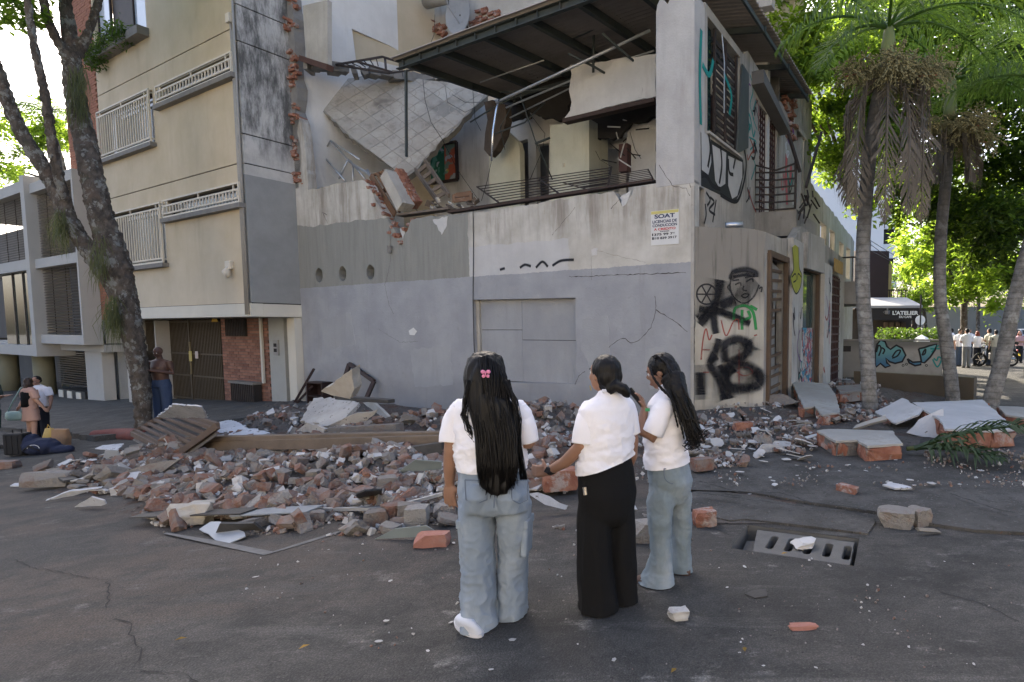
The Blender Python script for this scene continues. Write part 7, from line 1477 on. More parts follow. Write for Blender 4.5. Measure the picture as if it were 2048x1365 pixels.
for a, b in (((-.35, 0, 0), (-.31, .3, .75)), ((.31, 0, 0), (.35, .3, .75)), ((-.35, 0, .71), (.35, .3, .75)), ((-.31, .28, 0), (.31, .3, .71))): MB().box(a, b).build('panel', plain('dark_frame', (.035, .03, .028)), o)
MB().box((-.31, .02, .35), (.31, .28, .37)).build('shelf', plain('dark_frame', (.035, .03, .028)), o)
# lone bricks and blocks
def one(name, label, cat, u, v, dims, rz, m, h=0, chip=.03, tilt=(0, 0)):
    me = chunk(hash(label) % 1000 if False else sum(map(ord, label)), dims, chip, m, 3, name); p = gnd(u, v); z = hz(p.x, p.y); return tag(place(name, me, None, (p.x, p.y, z + dims[2] * .48 + h), (tilt[0], tilt[1], rz)), label, cat)
PNK = plain('pink_brick', (.32, .15, .115), .25, 9, .95, .9, 40, dirt=.3, dcol=(.3, .25, .22))
one('lone_brick', 'whole pink brick lying alone beside the grey-green metal sheet', 'brick', 865, 1090, (.27, .15, .11), .1, PNK)
one('brick_block', 'large orange brick block standing between the two left women', 'brick', 1120, 985, (.36, .28, .22), .3, BRICK); one('brick_block', 'orange brick on the pile top right of the left woman', 'brick', 1082, 842, (.36, .22, .24), .6, BRICK, -.05, tilt=(.3, .2)); one('brick_block', 'slanting orange brick beside the topmost orange brick of the pile', 'brick', 1108, 850, (.3, .18, .2), -.5, BRICK, -.05, tilt=(-.5, .3))
one('grey_block', 'long grey mortar block at the left end of the pile', 'block', 98, 978, (.62, .2, .2), .12, CHK); one('grey_block', 'squarish grey block near the thin metal profile', 'block', 820, 1042, (.2, .16, .17), .4, CHK); one('grey_block', 'pale grey block left of the torn white sheet', 'block', 780, 1003, (.22, .18, .16), .3, CHK); one('grey_block', 'reddish grey block in front of the thin metal profile', 'block', 788, 1040, (.18, .16, .15), .9, RBK); one('grey_block', 'dark block beside the reddish one in front of the profile', 'block', 757, 1050, (.2, .18, .14), .1, CHK)
one('grey_block', 'block with cracked white face below the metal profile', 'block', 835, 1050, (.2, .18, .18), .2, CHK); one('grey_block', 'brick-shaped block near the left woman\'s hand', 'block', 890, 1034, (.2, .15, .12), .3, CHK); one('grey_block', 'small square block on the asphalt before the pile', 'block', 638, 1046, (.14, .12, .11), .2, CHK); one('grey_block', 'plastered lump at the dark end of the flashing strip', 'block', 378, 1050, (.34, .2, .2), .5, mat('pitted_plaster2', None), 0, .12)
one('lone_brick', 'orange brick on the pavement left of the drain', 'brick', 1410, 1050, (.2, .15, .14), .2, BRICK, 0, .06); one('lone_brick', 'brick half hidden behind the right woman', 'brick', 1404, 950, (.26, .16, .15), .5, RBK); one('lone_brick', 'thin orange brick lying on the pavement above the drain', 'brick', 1698, 990, (.27, .12, .1), -.9, BRICK); one('lone_brick', 'red brick lying on the shards beside the right woman', 'brick', 1485, 872, (.3, .18, .14), .2, BRICK)
one('grey_block', 'mortar block pair on the broken pavement edge, left one', 'block', 1790, 1052, (.3, .2, .16), -.3, CHK, 0, .08); one('grey_block', 'mortar block pair on the broken pavement edge, right one', 'block', 1838, 1050, (.16, .15, .16), .3, CHK, 0, .06); one('grey_block', 'mossy block behind the feet of the right woman', 'block', 1298, 1080, (.3, .18, .16), .1, CHK)
one('white_lump', 'white plaster lump alone on the foreground asphalt', 'plaster lump', 1357, 1240, (.12, .08, .07), .2, PLS, 0, .08); one('pink_shard', 'flat pink brick shard alone on the foreground asphalt', 'brick shard', 1605, 1258, (.16, .06, .03), .1, PNK, 0, .1); one('white_lump', 'white plaster lump lying on the drain slots', 'plaster lump', 1610, 1092, (.2, .13, .05), .2, PLS, 0, .1)
one('lone_brick', 'red brick at the far left edge of the road', 'brick', 8, 938, (.4, .2, .14), .2, RBK)
# slabs of brickwork on the right
def brick_slab(name, label, px, th, m, seed, mid=None):
    P3 = [g3(*p) for p in px]; c = sum(P3, V()) / len(P3); n = V()
    for i in range(len(P3)): n += (P3[i] - c).cross(P3[(i + 1) % len(P3)] - c)
    n.normalize(); n = n if n.z > 0 else -n; ex = (P3[1] - P3[0]); ex = (ex - n * ex.dot(n)).normalized(); ey = n.cross(ex); m3 = Matrix((ex, ey, n)).transposed()
    o = thing(name, label, 'slab'); o.matrix_world = Matrix.Translation(c) @ m3.to_4x4(); r = random.Random(seed)
    q = [((p - c).dot(ex), (p - c).dot(ey)) for p in P3]
    if sum(q[i][0] * q[(i + 1) % len(q)][1] - q[(i + 1) % len(q)][0] * q[i][1] for i in range(len(q))) < 0: q.reverse()
    MB().prism(jag(q, .015, .1, True), .03, 'z', base=-.03).build('plaster_face', m, o); MB().prism([(x * .93, y * .93) for x, y in q], th - .04, 'z', base=-th).build('core', CHK, o)
    for i in range(len(q)):
        a, b = V(q[i]), V(q[(i + 1) % len(q)]); L = (b - a).length; k = max(1, int(L / .27)); d = (b - a).normalized(); nn = V((d.y, -d.x)); ang = math.atan2(d.y, d.x)
        for j in range(k):
            if r.random() < .06: continue
            p = a.lerp(b, (j + .5) / k) - nn * (.07 + r.uniform(-.02, .03)); w_ = L / k / .24 * .93
            place('brick', r.choice(BRMESH), o, (p.x, p.y, -.035 - (th - .04) / 2), (0, 0, ang + r.uniform(-.04, .04)), (w_, 1.1, (th - .05) / .085))
    return o
SLM = mat('slab_plaster', f_dirtywall((.30, .285, .255), (.40, .385, .35), (.2, .185, .165), .7), .95, .15)
brick_slab('brickwork_slab', 'tilted slab of plastered brickwork beside the graffiti bay', [(1583, 762, .55), (1655, 768, .5), (1672, 790, .4), (1680, 825, .25), (1645, 830, .24), (1630, 815, .28), (1608, 815, .3)], .2, SLM, 1)
brick_slab('brickwork_slab', 'flat plastered brick slab with six bricks showing, nearest the drain', [(1634, 862, .26), (1660, 858, .27), (1785, 862, .26), (1806, 888, .24), (1735, 892, .24), (1715, 880, .25), (1672, 882, .25)], .22, SLM, 2)
brick_slab('brickwork_slab', 'largest plastered brick slab lying under the middle and leaning palms', [(1825, 805, .42), (1965, 800, .4), (2032, 858, .3), (1985, 862, .3), (1890, 858, .32), (1880, 840, .34)], .26, mat('pale_slab_plaster', f_dirtywall((.42, .41, .40), (.54, .53, .52), (.28, .26, .24), .6), .95, .15), 3)
brick_slab('brickwork_slab', 'brick slab edge at the far right behind the fallen frond', [(1995, 812, .28), (2060, 815, .28), (2080, 840, .26), (2010, 830, .26)], .2, SLM, 4)
brick_slab('brickwork_slab', 'row of orange bricks from a wall left of the nearest palm', [(1672, 772, .45), (1738, 768, .45), (1742, 780, .42), (1680, 786, .42)], .22, CHK, 5)
sheet3('plaster_sheet', 'large pale plaster sheet propped against the biggest slab', 'plaster sheet', [(1752, 830, .2), (1775, 805, .42), (1805, 800, .45), (1845, 815, .42), (1838, 832, .3), (1790, 842, .22)], .03, mat('pale_slab_plaster', None), .02, .1)
sheet3('plaster_sheet', 'broken pale plaster sheet hanging off the front of the biggest slab', 'plaster sheet', [(1838, 832, .36), (1885, 828, .36), (1890, 850, .25), (1875, 878, .03), (1845, 875, .03), (1813, 868, .06)], .025, mat('pale_slab_plaster', None), .02, .1)
sheet3('plaster_sheet', 'grey plank-like plaster strip crossing before the nearest palm', 'plaster strip', [(1705, 858, .1), (1712, 850, .16), (1770, 832, .3), (1775, 838, .26)], .06, SLM, .01, .15); sheet3('plaster_sheet', 'white triangular shard standing on the pavement before the slabs', 'plaster sheet', [(1510, 908, .03), (1525, 888, .16), (1560, 890, .14), (1580, 903, .03)], .012, SHW, .01, .1)
sheet3('plaster_sheet', 'white shard lying on the pavement above the broken edge', 'plaster sheet', [(1765, 970, .08), (1785, 965, .10), (1828, 976, .07), (1790, 976, .07)], .02, SHW, .01, .08); sheet3('plaster_sheet', 'dark leaning board against the base of the graffiti bay', 'board', [(1520, 800, .3), (1562, 780, .55), (1568, 792, .4), (1600, 805, .3), (1545, 815, .2)], .03, CHK, .02, .12)
# fallen leaves
LF = plain('yellow_leaf', (.26, .16, .03), .3, 5, .8, .1, rv=.3); me_ = leaves(1, lambda: V((0, 0, 0)), .055, aim=lambda p: V((1, 0, .1)), rnd=random.Random(2)).mesh('fallen_leaf', LF)
for u, v in ((375, 1283), (620, 1297), (1353, 1345), (1490, 1312), (1562, 1114)):
    p = gnd(u, v); tag(place('fallen_leaf', me_, None, (p.x, p.y, gz(p.x, p.y) + .022), (0, RB.uniform(-.1, .1), RB.uniform(0, 6))), 'small yellow fallen leaf on the asphalt', 'leaf', 'fallen yellow leaves')
# ------------------------------------------------------------------ people
def rings(mb, rs, n=24):
    """loft of horizontal-ish rings: (centre, rx, ry, yaw[, power, lean])"""
    vs = []
    for q in rs:
        c, rx, ry, yaw = q[:4]; pw = q[4] if len(q) > 4 else 1; sl = q[5] if len(q) > 5 else 0
        ax, ay = V((math.cos(yaw), math.sin(yaw), 0)), V((-math.sin(yaw), math.cos(yaw), 0))
        for j in range(n):
            t = 2 * math.pi * j / n; a, b = math.cos(t), math.sin(t); a = math.copysign(abs(a) ** pw, a); b = math.copysign(abs(b) ** pw, b)
            vs.append(c + ax * rx * a + ay * ry * b + V((0, 0, sl * a)))
    k = len(rs); fs = [(i * n + j, i * n + (j + 1) % n, (i + 1) * n + (j + 1) % n, (i + 1) * n + j) for i in range(k - 1) for j in range(n)]
    fs += [tuple(range(n - 1, -1, -1)), tuple((k - 1) * n + j for j in range(n))]; mb.add(vs, fs)
def skin(name, c):
    def fn(e):
        k = e.noise(5, 4) * .25 + .88; return dict(c=e.scale(c, k), h=e.noise(160, 2), d=.002, s=.4)
    return mat(name, fn, .5, .35)
def cloth(name, c, var=.12, weave=220, fold=0, c2=None, rough=.9):
    def fn(e):
        n = e.noise(4, 5); col = e.scale(c, n * (2 * var) + (1 - var))
        if c2: col = e.mix(e.noise(3.2, 6, (1, 1, .5), .65).sm(.4, .68) * .75, col, c2)
        h = e.noise(weave, 2) * .25 + e.noise(11, 3, (1, 1, .55)) * 1.2
        return dict(c=col, h=h, d=.012, s=.55)
    return mat(name, fn, rough, .2)
HAIRM = mat('black_hair', lambda e: dict(c=e.mix(e.noise(40, 4, (1, 1, .05)).sm(.4, .7), (.0045, .004, .004), (.010, .009, .0085)), h=e.noise(90, 4, (1, 1, .03)), d=.004, s=.7), .5, .22)
def fingers(mb, w_, d, nrm, side, s=1.0, curl=.5, thumb=1, splay=.0):
    """palm and five fingers: wrist, direction, palm normal, side vector towards the thumb"""
    d, nrm, side = d.normalized(), nrm.normalized(), side.normalized()
    for k in (-.5, 0, .5): mb.tube([w_ + side * k * .02 * s, w_ + d * .045 * s + side * k * .045 * s, w_ + d * .09 * s + side * k * .05 * s], [.016 * s, .019 * s, .015 * s], 8)
    for i, (o, L) in enumerate(((.032, .062), (.011, .072), (-.011, .068), (-.031, .052))):
        p = w_ + d * .085 * s + side * o * s; pts = [p - d * .01 * s]; v_ = d + side * splay * (o / .03)
        for j, f in enumerate((.45, .32, .28)): pts.append(p); a = curl * (.5 + .5 * j); v_ = (v_.normalized() + nrm * a).normalized(); p = p + v_ * L * s * f
        pts.append(p); mb.tube(pts, [.0098 * s, .0098 * s, .0092 * s, .0085 * s, .006 * s], 8)
    p = w_ + d * .03 * s + side * .034 * s * thumb; q = p + (d * .6 + side * .75 * thumb + nrm * .3).normalized() * .036 * s; r_ = q + (d * .9 + side * .25 * thumb + nrm * .45).normalized() * .03 * s
    mb.tube([w_ + d * .015 * s, p, q, r_], [.014 * s, .0125 * s, .0105 * s, .007 * s], 8)
def head(mb, c, yaw, pitch=0, s=1.0, nose=True):
    """c: centre of skull; face towards +y turned by yaw"""
    m = Matrix.Rotation(yaw, 3, 'Z') @ Matrix.Rotation(pitch, 3, 'X'); E = lambda p, r_: mb.ell(c + m @ (V(p) * s), tuple(q * s for q in r_), 18, 12, m=m)
    E((0, -.005, .02), (.074, .092, .09)); E((0, .03, -.045), (.058, .058, .072)); E((0, .045, -.092), (.032, .03, .024)); E((0, .062, .02), (.055, .03, .045))
    E((.038, .062, -.03), (.022, .02, .024)); E((-.038, .062, -.03), (.022, .02, .024))
    if nose: E((0, .096, -.024), (.013, .016, .018)); E((0, .09, .0), (.009, .012, .026)); E((0, .084, -.066), (.024, .012, .007)); E((0, .083, -.078), (.021, .012, .007))
    for x in (-.074, .074): E((x, -.005, -.012), (.009, .02, .03))
    return m
def eyes(c, m, s, par):
    W, D_ = plain('eye_white', (.6, .58, .55), .05, 5, .3, 0), plain('eye_dark', (.015, .01, .008), .05, 5, .3, 0)
    for x in (-.031, .031):
        MB().ell(c + m @ (V((x, .078, -.005)) * s), .0115 * s, 10, 8).build('eye', W, par, True); MB().ell(c + m @ (V((x, .0865, -.006)) * s), .0055 * s, 8, 6).build('pupil', D_, par, True)
        MB().tube([c + m @ (V((x - .018, .083, .016)) * s), c + m @ (V((x, .089, .021)) * s), c + m @ (V((x + .018, .083, .016)) * s)], .0035 * s, 6).build('eyebrow', HAIRM, par, True)
    MB().ell(c + m @ (V((0, .0905, -.0715)) * s), (.02 * s, .0075 * s, .0065 * s), 10, 6, m=m).build('lips', skin('lip_skin', (.22, .08, .065)), par, True)
def folds(amp, f, seed=0, stretch=(1, 1, .45), lo=None):
    def fn(c, n):
        a = mn.noise(V((c.x * f * stretch[0] + seed, c.y * f * stretch[1], c.z * f * stretch[2]))); b = mn.noise(V((c.x * f * 2.1, c.y * f * 2.1 + seed, c.z * f * 2.1 * stretch[2])))
        k = lo(c) if lo else 1; d_ = mn.noise(V((c.x * f * 2.7 + seed, c.y * f * 2.7, c.z * f * 3.6 * stretch[2]))); return n * amp * k * ((1 - abs(a) * 2) * .6 + b * .4 + (1 - min(1, abs(d_) * 4)) * .35)
    return fn
def strandhair(mb, starts, path, n, r0, rnd, jit=.01, sides=4):
    for i in range(n):
        t = rnd.random(); pts = path(t, rnd); rr_ = r0 * rnd.uniform(.7, 1.3); mb.tube([p + V((rnd.gauss(0, jit), rnd.gauss(0, jit), 0)) for p in pts], [rr_] * (len(pts) - 1) + [rr_ * .25], sides)
def sleeve(par, pts, rs, m, seed=0):
    P_ = smoothline(pts, 5); k = len(P_); R_ = [rs[0] + (rs[1] - rs[0]) * i / (k - 1) for i in range(k)]; mb = MB(); mb.tube(P_, R_, 26, False); cc = sum(P_, V()) / k
    mb.v = [tuple(V(v_) + (V(v_) - cc).normalized() * .006 * mn.noise(V(v_) * 16 + V((seed, 0, 0)))) for v_ in mb.v]; o = mb.build('sleeve', m, par, True); so_ = o.modifiers.new('thick', 'SOLIDIFY'); so_.thickness = .004; return o
WSH = cloth('white_cotton', (.76, .75, .79), .05, 260); PINKC = plain('pink_clip', (.65, .22, .36), .05, 5, .35, 0)
DEN1 = cloth('pale_denim', (.20, .245, .30), .14, 300, c2=(.34, .385, .43)); DEN2 = cloth('light_denim', (.18, .225, .255), .14, 300, c2=(.31, .345, .37)); BLKC = cloth('black_trouser_cloth', (.007, .007, .0075), .1, 300)
WOS = plain('white_shoe_leather', (.55, .57, .62), .06, 5, .5, .2)
def person_root(label, p): return thing('person', label, 'person', p)
# ============ left woman: back view, long hair
bA = gnd(985, 1247); ZA = lambda v: None
YA = bA.y; root = person_root('woman with very long loose black hair, white T-shirt and wide pale cargo jeans', bA)
JA = lambda u, v, d=0: at(u, v, YA + d) - bA
SKA = skin('skin_left_woman', (.26, .145, .095))
b = MB()
hc = JA(970, 752, .04); head(b, hc, rad(8), 0, 1.0)
b.tube([JA(973, 800, .03), JA(975, 775, .03), JA(972, 762, .03)], [.06, .052, .05], 14)
rings(b, [(JA(977, 800, .03), .07, .05, 0), (JA(977, 815, .03), .15, .08, 0), (JA(980, 900, .03), .15, .09, 0), (JA(985, 940, .03), .15, .09, 0), (JA(988, 1000, .03), .15, .1, 0)])
b.tube([JA(930, 825, .02), JA(908, 858, .01), JA(903, 900, .0), JA(900, 935, .02), JA(899, 968, .05)], [.04, .047, .043, .038, .027], 14)
fingers(b, JA(899, 966, .05), V((-.02, .05, -1)), V((.35, .8, 0)), V((.9, -.3, 0)), 1.05, .2, splay=.12)
b.tube([JA(1030, 825, .02), JA(1047, 855, .02), JA(1056, 884, .02), JA(1035, 885, .22), JA(1010, 872, .34)], [.04, .046, .045, .036, .026], 14)
fingers(b, JA(1010, 872, .34), V((-1, .2, .2)), V((0, .3, -1)), V((0, .6, .6)), 1.0, .45)
for p_ in ([(955, 1005, .01), (955, 1100, -.01), (958, 1215, -.02)], [(1027, 1005, .02), (1027, 1100, .07), (1023, 1215, .1)]): b.tube([JA(*q_) for q_ in p_], [.07, .05, .035], 12)
remesh(b, 'body', SKA, root, .0075, 3)
s = MB()
rings(s, [(JA(976, 786, .02), .075, .05, 0), (JA(976, 795, .02), .13, .065, 0), (JA(976, 805, .02), .185, .085, 0), (JA(977, 818, .02), .212, .105, 0), (JA(978, 845, .02), .2, .122, 0), (JA(979, 880, .02), .2, .135, 0), (JA(981, 912, .02), .198, .135, 0), (JA(984, 940, .02), .2, .136, 0), (JA(985, 960, .02), .2, .136, 0)], 32)
s.tube([JA(932, 812, .02), JA(914, 832, .02), JA(908, 855, .01)], [.062, .064, .055], 16); s.tube([JA(1026, 812, .02), JA(1042, 832, .02), JA(1048, 854, .01)], [.062, .064, .055], 16)
remesh(s, 'shirt', WSH, root, .011, 3, folds(.013, 7, 3, (.8, .8, 1.6), lambda c: .5 + 1.1 * max(0, 1 - abs(c.z - 1.0) / .25)), [(JA(984, 938, .02), V((0, 0, -1)), .32)])
sleeve(root, [JA(926, 818, .02), JA(912, 838, .02), JA(906, 860, .01), JA(904, 884, .0)], (.066, .07), WSH, 1); sleeve(root, [JA(1031, 818, .02), JA(1043, 838, .02), JA(1049, 858, .01), JA(1053, 882, .02)], (.066, .07), WSH, 2)
j = MB()
rings(j, [(JA(984, 925, .02), .185, .125, 0), (JA(985, 945, .02), .19, .135, 0), (JA(987, 975, .02), .2, .148, 0), (JA(990, 1005, .01), .204, .152, 0), (JA(991, 1022, .01), .17, .12, 0)], 32)
rings(j, [(JA(955, 1005, .01), .105, .13, 0), (JA(954, 1050, .0), .094, .112, 0), (JA(955, 1100, -.01), .087, .1, 0), (JA(957, 1160, -.01), .088, .1, 0), (JA(958, 1215, -.02), .092, .115, 0), (JA(959, 1250, -.03), .096, .128, 0), (JA(959, 1262, -.03), .098, .13, 0)], 28)
rings(j, [(JA(1027, 1005, .02), .105, .13, 0), (JA(1029, 1050, .04), .09, .112, 0), (JA(1027, 1100, .07), .08, .1, 0), (JA(1024, 1160, .09), .08, .1, 0), (JA(1023, 1215, .10), .084, .11, 0), (JA(1023, 1236, .11), .086, .115, 0), (JA(1023, 1248, .11), .087, .117, 0)], 28)
rings(j, [(JA(962, 965, -.06), .06, .08, 0), (JA(960, 990, -.07), .09, .10, 0), (JA(957, 1020, -.04), .085, .10, 0)], 18); rings(j, [(JA(1018, 965, -.06), .06, .08, 0), (JA(1021, 990, -.07), .09, .10, 0), (JA(1024, 1020, -.04), .085, .10, 0)], 18)
jo = remesh(j, 'jeans', DEN1, root, .0095, 3, folds(.016, 7, 8, (1, 1, .8), lambda c: .45 + .8 * max(0, min(1, (.75 - c.z) / .5))), [(V((JA(959, 1250).x, 0, .012)), V((0, 0, -1)), .3), (V((JA(1023, 1236).x, .12, .012)), V((0, 0, -1)), .2)])
for u, sg, d in ((931, -1, -.02), (1054, 1, .04)):     # cargo pockets
    p = JA(u, 1075, d); MB().obox(Matrix.Translation(p) @ Matrix.Rotation(sg * .06, 4, 'Y'), .035, .15, .19).build('cargo_pocket', DEN1, jo, bevel=.012); MB().obox(Matrix.Translation(p + V((sg * .004, 0, .1))), .046, .16, .05).build('pocket_flap', DEN1, jo, bevel=.008)
for u0, u1 in ((930, 975), (1022, 1056)):
    mb = MB(); P_ = [JA(u, v, -.155) for u, v in ((u0, 960), (u1, 962), (u1 - 1, 1000), ((u0 + u1) / 2, 1008), (u0 + 2, 1000), (u0, 960))]
    mb.tube(P_, .0035, 5); mb.build('pocket_seam', plain('seam_thread', (.12, .15, .2), .1, 5, .9, 0), jo)
MB().tube([JA(988, 1016, -.17), JA(990, 985, -.165), JA(988, 950, -.14)], .004, 5).build('back_seam', plain('seam_thread', (.12, .15, .2)), jo)
for u, v, d, L in ((934, 1252, -.1, .27), (1022, 1236, .14, .25)):
    p = JA(u, v, d); p.z = 0; q = MB(); rings(q, [(p + V((0, .03, .012)), .052, .135, rad(48 if u < 980 else 0)), (p + V((0, .03, .03)), .055, .14, rad(48 if u < 980 else 0)), (p + V((0, .01, .06)), .048, .11, rad(48 if u < 980 else 0)), (p + V((0, -.02, .1)), .042, .065, rad(48 if u < 980 else 0))], 20); sh = q.build('shoe', WOS, root, True)
    q = MB(); rings(q, [(p + V((0, .03, .0)), .054, .14, rad(48 if u < 980 else 0)), (p + V((0, .03, .022)), .058, .144, rad(48 if u < 980 else 0))], 20); q.build('sole', plain('white_sole', (.6, .6, .62), .05, 5, .6, .1), sh)
# hair: heavy sheet to below the waist
h = MB()
rings(h, [(JA(970, 704, .04), .02, .03, 0), (JA(970, 707, .03), .06, .07, 0), (JA(970, 716, .03), .095, .105, 0), (JA(970, 735, .02), .108, .12, 0), (JA(970, 760, .0), .114, .12, 0), (JA(973, 785, -.03), .118, .1, 0), (JA(980, 805, -.07), .122, .072, 0), (JA(990, 850, -.1), .118, .05, 0), (JA(994, 900, -.12), .118, .045, 0), (JA(994, 940, -.125), .112, .045, 0), (JA(993, 972, -.155), .088, .03, 0), (JA(995, 990, -.16), .05, .015, 0)], 36)
ho = remesh(h, 'hair', HAIRM, root, .010, 1, lambda c, n: n * .007 * mn.noise(V((c.x * 45, c.y * 45, c.z * 2.2))) * 1.6)
q = MB(); rh = random.Random(4)
def pathA(t, r):
    a = (t - .5) * 2; base = JA(970 + a * 33, 712 + abs(a) * 22, -.09 + abs(a) * .06); e_ = r.uniform(955, 1000)
    return [base, JA(971 + a * 40, 755, -.12 + abs(a) * .06), JA(976 + a * 40, 800, -.13 + abs(a) * .05), JA(990 + a * 40, 870, -.16), JA(994 + a * 39, 930, -.17), JA(993 + a * 37 + r.uniform(-5, 5), e_ - abs(a) * 18, -.175)]
strandhair(q, None, pathA, 320, .0035, rh, .006, 3); q.build('strand', HAIRM, ho, True)
for side, pts in ((-1, [(938, 760), (932, 800), (928, 830), (938, 860), (950, 885)]), (1, [(1012, 760), (1028, 800), (1035, 840), (1040, 900), (1046, 960)])):
    q = MB()
    for k in range(26): q.tube([JA(u + rh.gauss(0, 4), v, -.09 + rh.gauss(0, .02)) for u, v in pts], .0026, 3)
    q.build('strand', HAIRM, ho, True)
pc = JA(972, 748, -.118); mb = MB()
for x, z, rx, rz2, a in ((-.012, .009, .012, .010, .5), (.012, .009, .012, .010, -.5), (-.010, -.010, .009, .009, -.5), (.010, -.010, .009, .009, .5)): mb.ell(pc + V((x * 1.25, -.006, z * 1.25)), (rx * 1.1, .005, rz2 * 1.1), 12, 8)
mb.tube([pc + V((0, -.01, -.014)), pc + V((0, -.01, .014))], .004, 6); mb.build('butterfly_clip', PINKC, root, True)
# ============ middle woman: three quarter back, low bun, hand on her friend's hip
bB = gnd(1213, 1215); YB = bB.y; root = person_root('woman with a low black bun, white polo shirt and wide black trousers', bB)
JB = lambda u, v, d=0: at(u, v, YB + d) - bB
SKB = skin('skin_middle_woman', (.27, .15, .10)); yw = rad(38)
b = MB(); hcB = JB(1208, 748, .05); mB = head(b, hcB, rad(48), rad(8), 1.0)
b.tube([JB(1218, 800, .05), JB(1213, 782, .05), JB(1209, 768, .05)], [.058, .05, .05], 14)
rings(b, [(JB(1222, 798, .05), .06, .05, yw), (JB(1217, 815, .05), .13, .07, yw), (JB(1212, 900, .05), .13, .09, yw), (JB(1212, 960, .05), .13, .09, yw)])
b.tube([JB(1188, 825, -.0), JB(1172, 855, -.05), JB(1166, 890, -.06), JB(1130, 925, .0), JB(1096, 943, .06)], [.04, .046, .047, .038, .028], 14)
fingers(b, JB(1098, 942, .055), V((-1, .35, -.12)), V((.2, .6, .1)), V((.0, .2, 1)), 1.0, .4)
b.tube([JB(1252, 822, .1), JB(1260, 850, .115), JB(1265, 885, .12), JB(1264, 915, .15), JB(1258, 935, .2)], [.036, .042, .04, .033, .026], 12); fingers(b, JB(1258, 933, .2), V((-.1, .2, -1)), V((-.5, .3, 0)), V((.3, .9, 0)), 1.0, .3)
for p_ in ([(1192, 970, .0), (1190, 1100, -.03), (1195, 1200, -.03)], [(1236, 970, .08), (1242, 1100, .1), (1245, 1195, .12)]): b.tube([JB(*q_) for q_ in p_], [.055, .042, .033], 10)
remesh(b, 'body', SKB, root, .0075, 3)
s = MB()
rings(s, [(JB(1222, 776, .05), .062, .058, yw), (JB(1222, 788, .05), .085, .07, yw), (JB(1221, 795, .045), .115, .08, yw), (JB(1219, 803, .045), .16, .092, yw), (JB(1216, 815, .04), .19, .11, yw), (JB(1213, 842, .04), .188, .125, yw), (JB(1213, 880, .04), .178, .13, yw), (JB(1212, 910, .04), .172, .135, yw), (JB(1210, 936, .03), .182, .145, yw), (JB(1209, 965, .03), .186, .148, yw)], 32)
s.tube([JB(1188, 812, -.0), JB(1177, 832, -.03), JB(1172, 855, -.05)], [.066, .068, .06], 16); s.tube([JB(1250, 812, .1), JB(1258, 834, .11), JB(1261, 852, .115)], [.062, .058, .05], 14)
remesh(s, 'shirt', WSH, root, .011, 3, folds(.014, 7, 21, (.8, .8, 1.7), lambda c: .45 + 1.2 * max(0, 1 - abs(c.z - .96) / .25)), [(JB(1205, 932, .03), V((.28, 0, -.96)), .33)])
sleeve(root, [JB(1186, 818, -.0), JB(1177, 836, -.03), JB(1171, 860, -.05), JB(1168, 887, -.06)], (.068, .075), WSH, 3); sleeve(root, [JB(1251, 818, .1), JB(1258, 838, .11), JB(1263, 868, .12)], (.06, .058), WSH, 4)
MB().tube([JB(1205, 783, -.02), JB(1222, 779, -.03), JB(1240, 783, .02)], [.012, .014, .012], 8).build('collar', WSH, root, True)
j = MB()
rings(j, [(JB(1211, 915, .04), .165, .125, yw), (JB(1213, 940, .04), .178, .14, yw), (JB(1215, 985, .03), .188, .15, yw), (JB(1215, 1025, .03), .17, .14, yw), (JB(1215, 1045, .03), .13, .1, yw)], 32)
rings(j, [(JB(1190, 985, .0), .09, .11, yw), (JB(1187, 1050, -.02), .096, .12, yw), (JB(1189, 1110, -.03), .094, .115, yw), (JB(1193, 1180, -.03), .1, .12, yw), (JB(1197, 1218, -.03), .112, .13, yw), (JB(1198, 1238, -.03), .118, .135, yw)], 26); rings(j, [(JB(1236, 985, .08), .085, .11, yw), (JB(1238, 1050, .08), .092, .115, yw), (JB(1240, 1110, .08), .092, .112, yw), (JB(1243, 1170, .09), .092, .112, yw), (JB(1245, 1212, .09), .095, .115, yw)], 26)
jo = remesh(j, 'trousers', BLKC, root, .012, 3, folds(.012, 7, 5, (1, 1, .15), lambda c: .3 + max(0, min(1, (.85 - c.z) / .6))), [(V((JB(1215, 1220).x, 0, .015)), V((0, 0, -1)), .4)])
for a, d in ((1184, -.08), (1254, .12)): p = JB(a, 1216, d); p.z = 0; q = MB(); rings(q, [(p + V((-.02, .03, .0)), .05, .12, yw), (p + V((-.02, .03, .03)), .052, .122, yw), (p + V((0, 0, .07)), .045, .08, yw)], 16); q.build('shoe', BLKC, root, True)
MB().tube([JB(1169, 975, -.115), JB(1171, 990, -.118)], .012, 8).build('pocket_clip', plain('silver_clip', (.45, .43, .4), .1, 5, .3, 0, metal=.7), root)
wr = JB(1101, 941, .05); q = MB(); ax = (JB(1098, 942, .055) - JB(1130, 925, .0)).normalized(); q.tube([wr - ax * .022, wr + ax * .012], .031, 16); wt = q.build('wrist_watch', plain('black_strap', (.012, .012, .013), .1, 5, .5, 0), root, True); MB().obox(Matrix.Translation(wr + V((-.01, -.03, .008))) @ Matrix.Rotation(.5, 4, 'Y'), .035, .012, .04).build('watch_face', plain('watch_glass', (.02, .02, .025), .1, 5, .1, 0), wt, bevel=.004)
h = MB(); Eh = lambda p, r_: h.ell(hcB + mB @ V(p), r_, 18, 12, m=mB)
Eh((0, -.02, .032), (.088, .098, .092)); Eh((0, -.055, -.01), (.084, .07, .085)); Eh((0, -.045, -.06), (.06, .055, .05)); 
h.tube([JB(1218, 778, -.02), JB(1232, 772, -.04), JB(1246, 778, -.04), JB(1254, 788, -.03), JB(1258, 796, -.02)], [.04, .035, .036, .028, .01], 14)
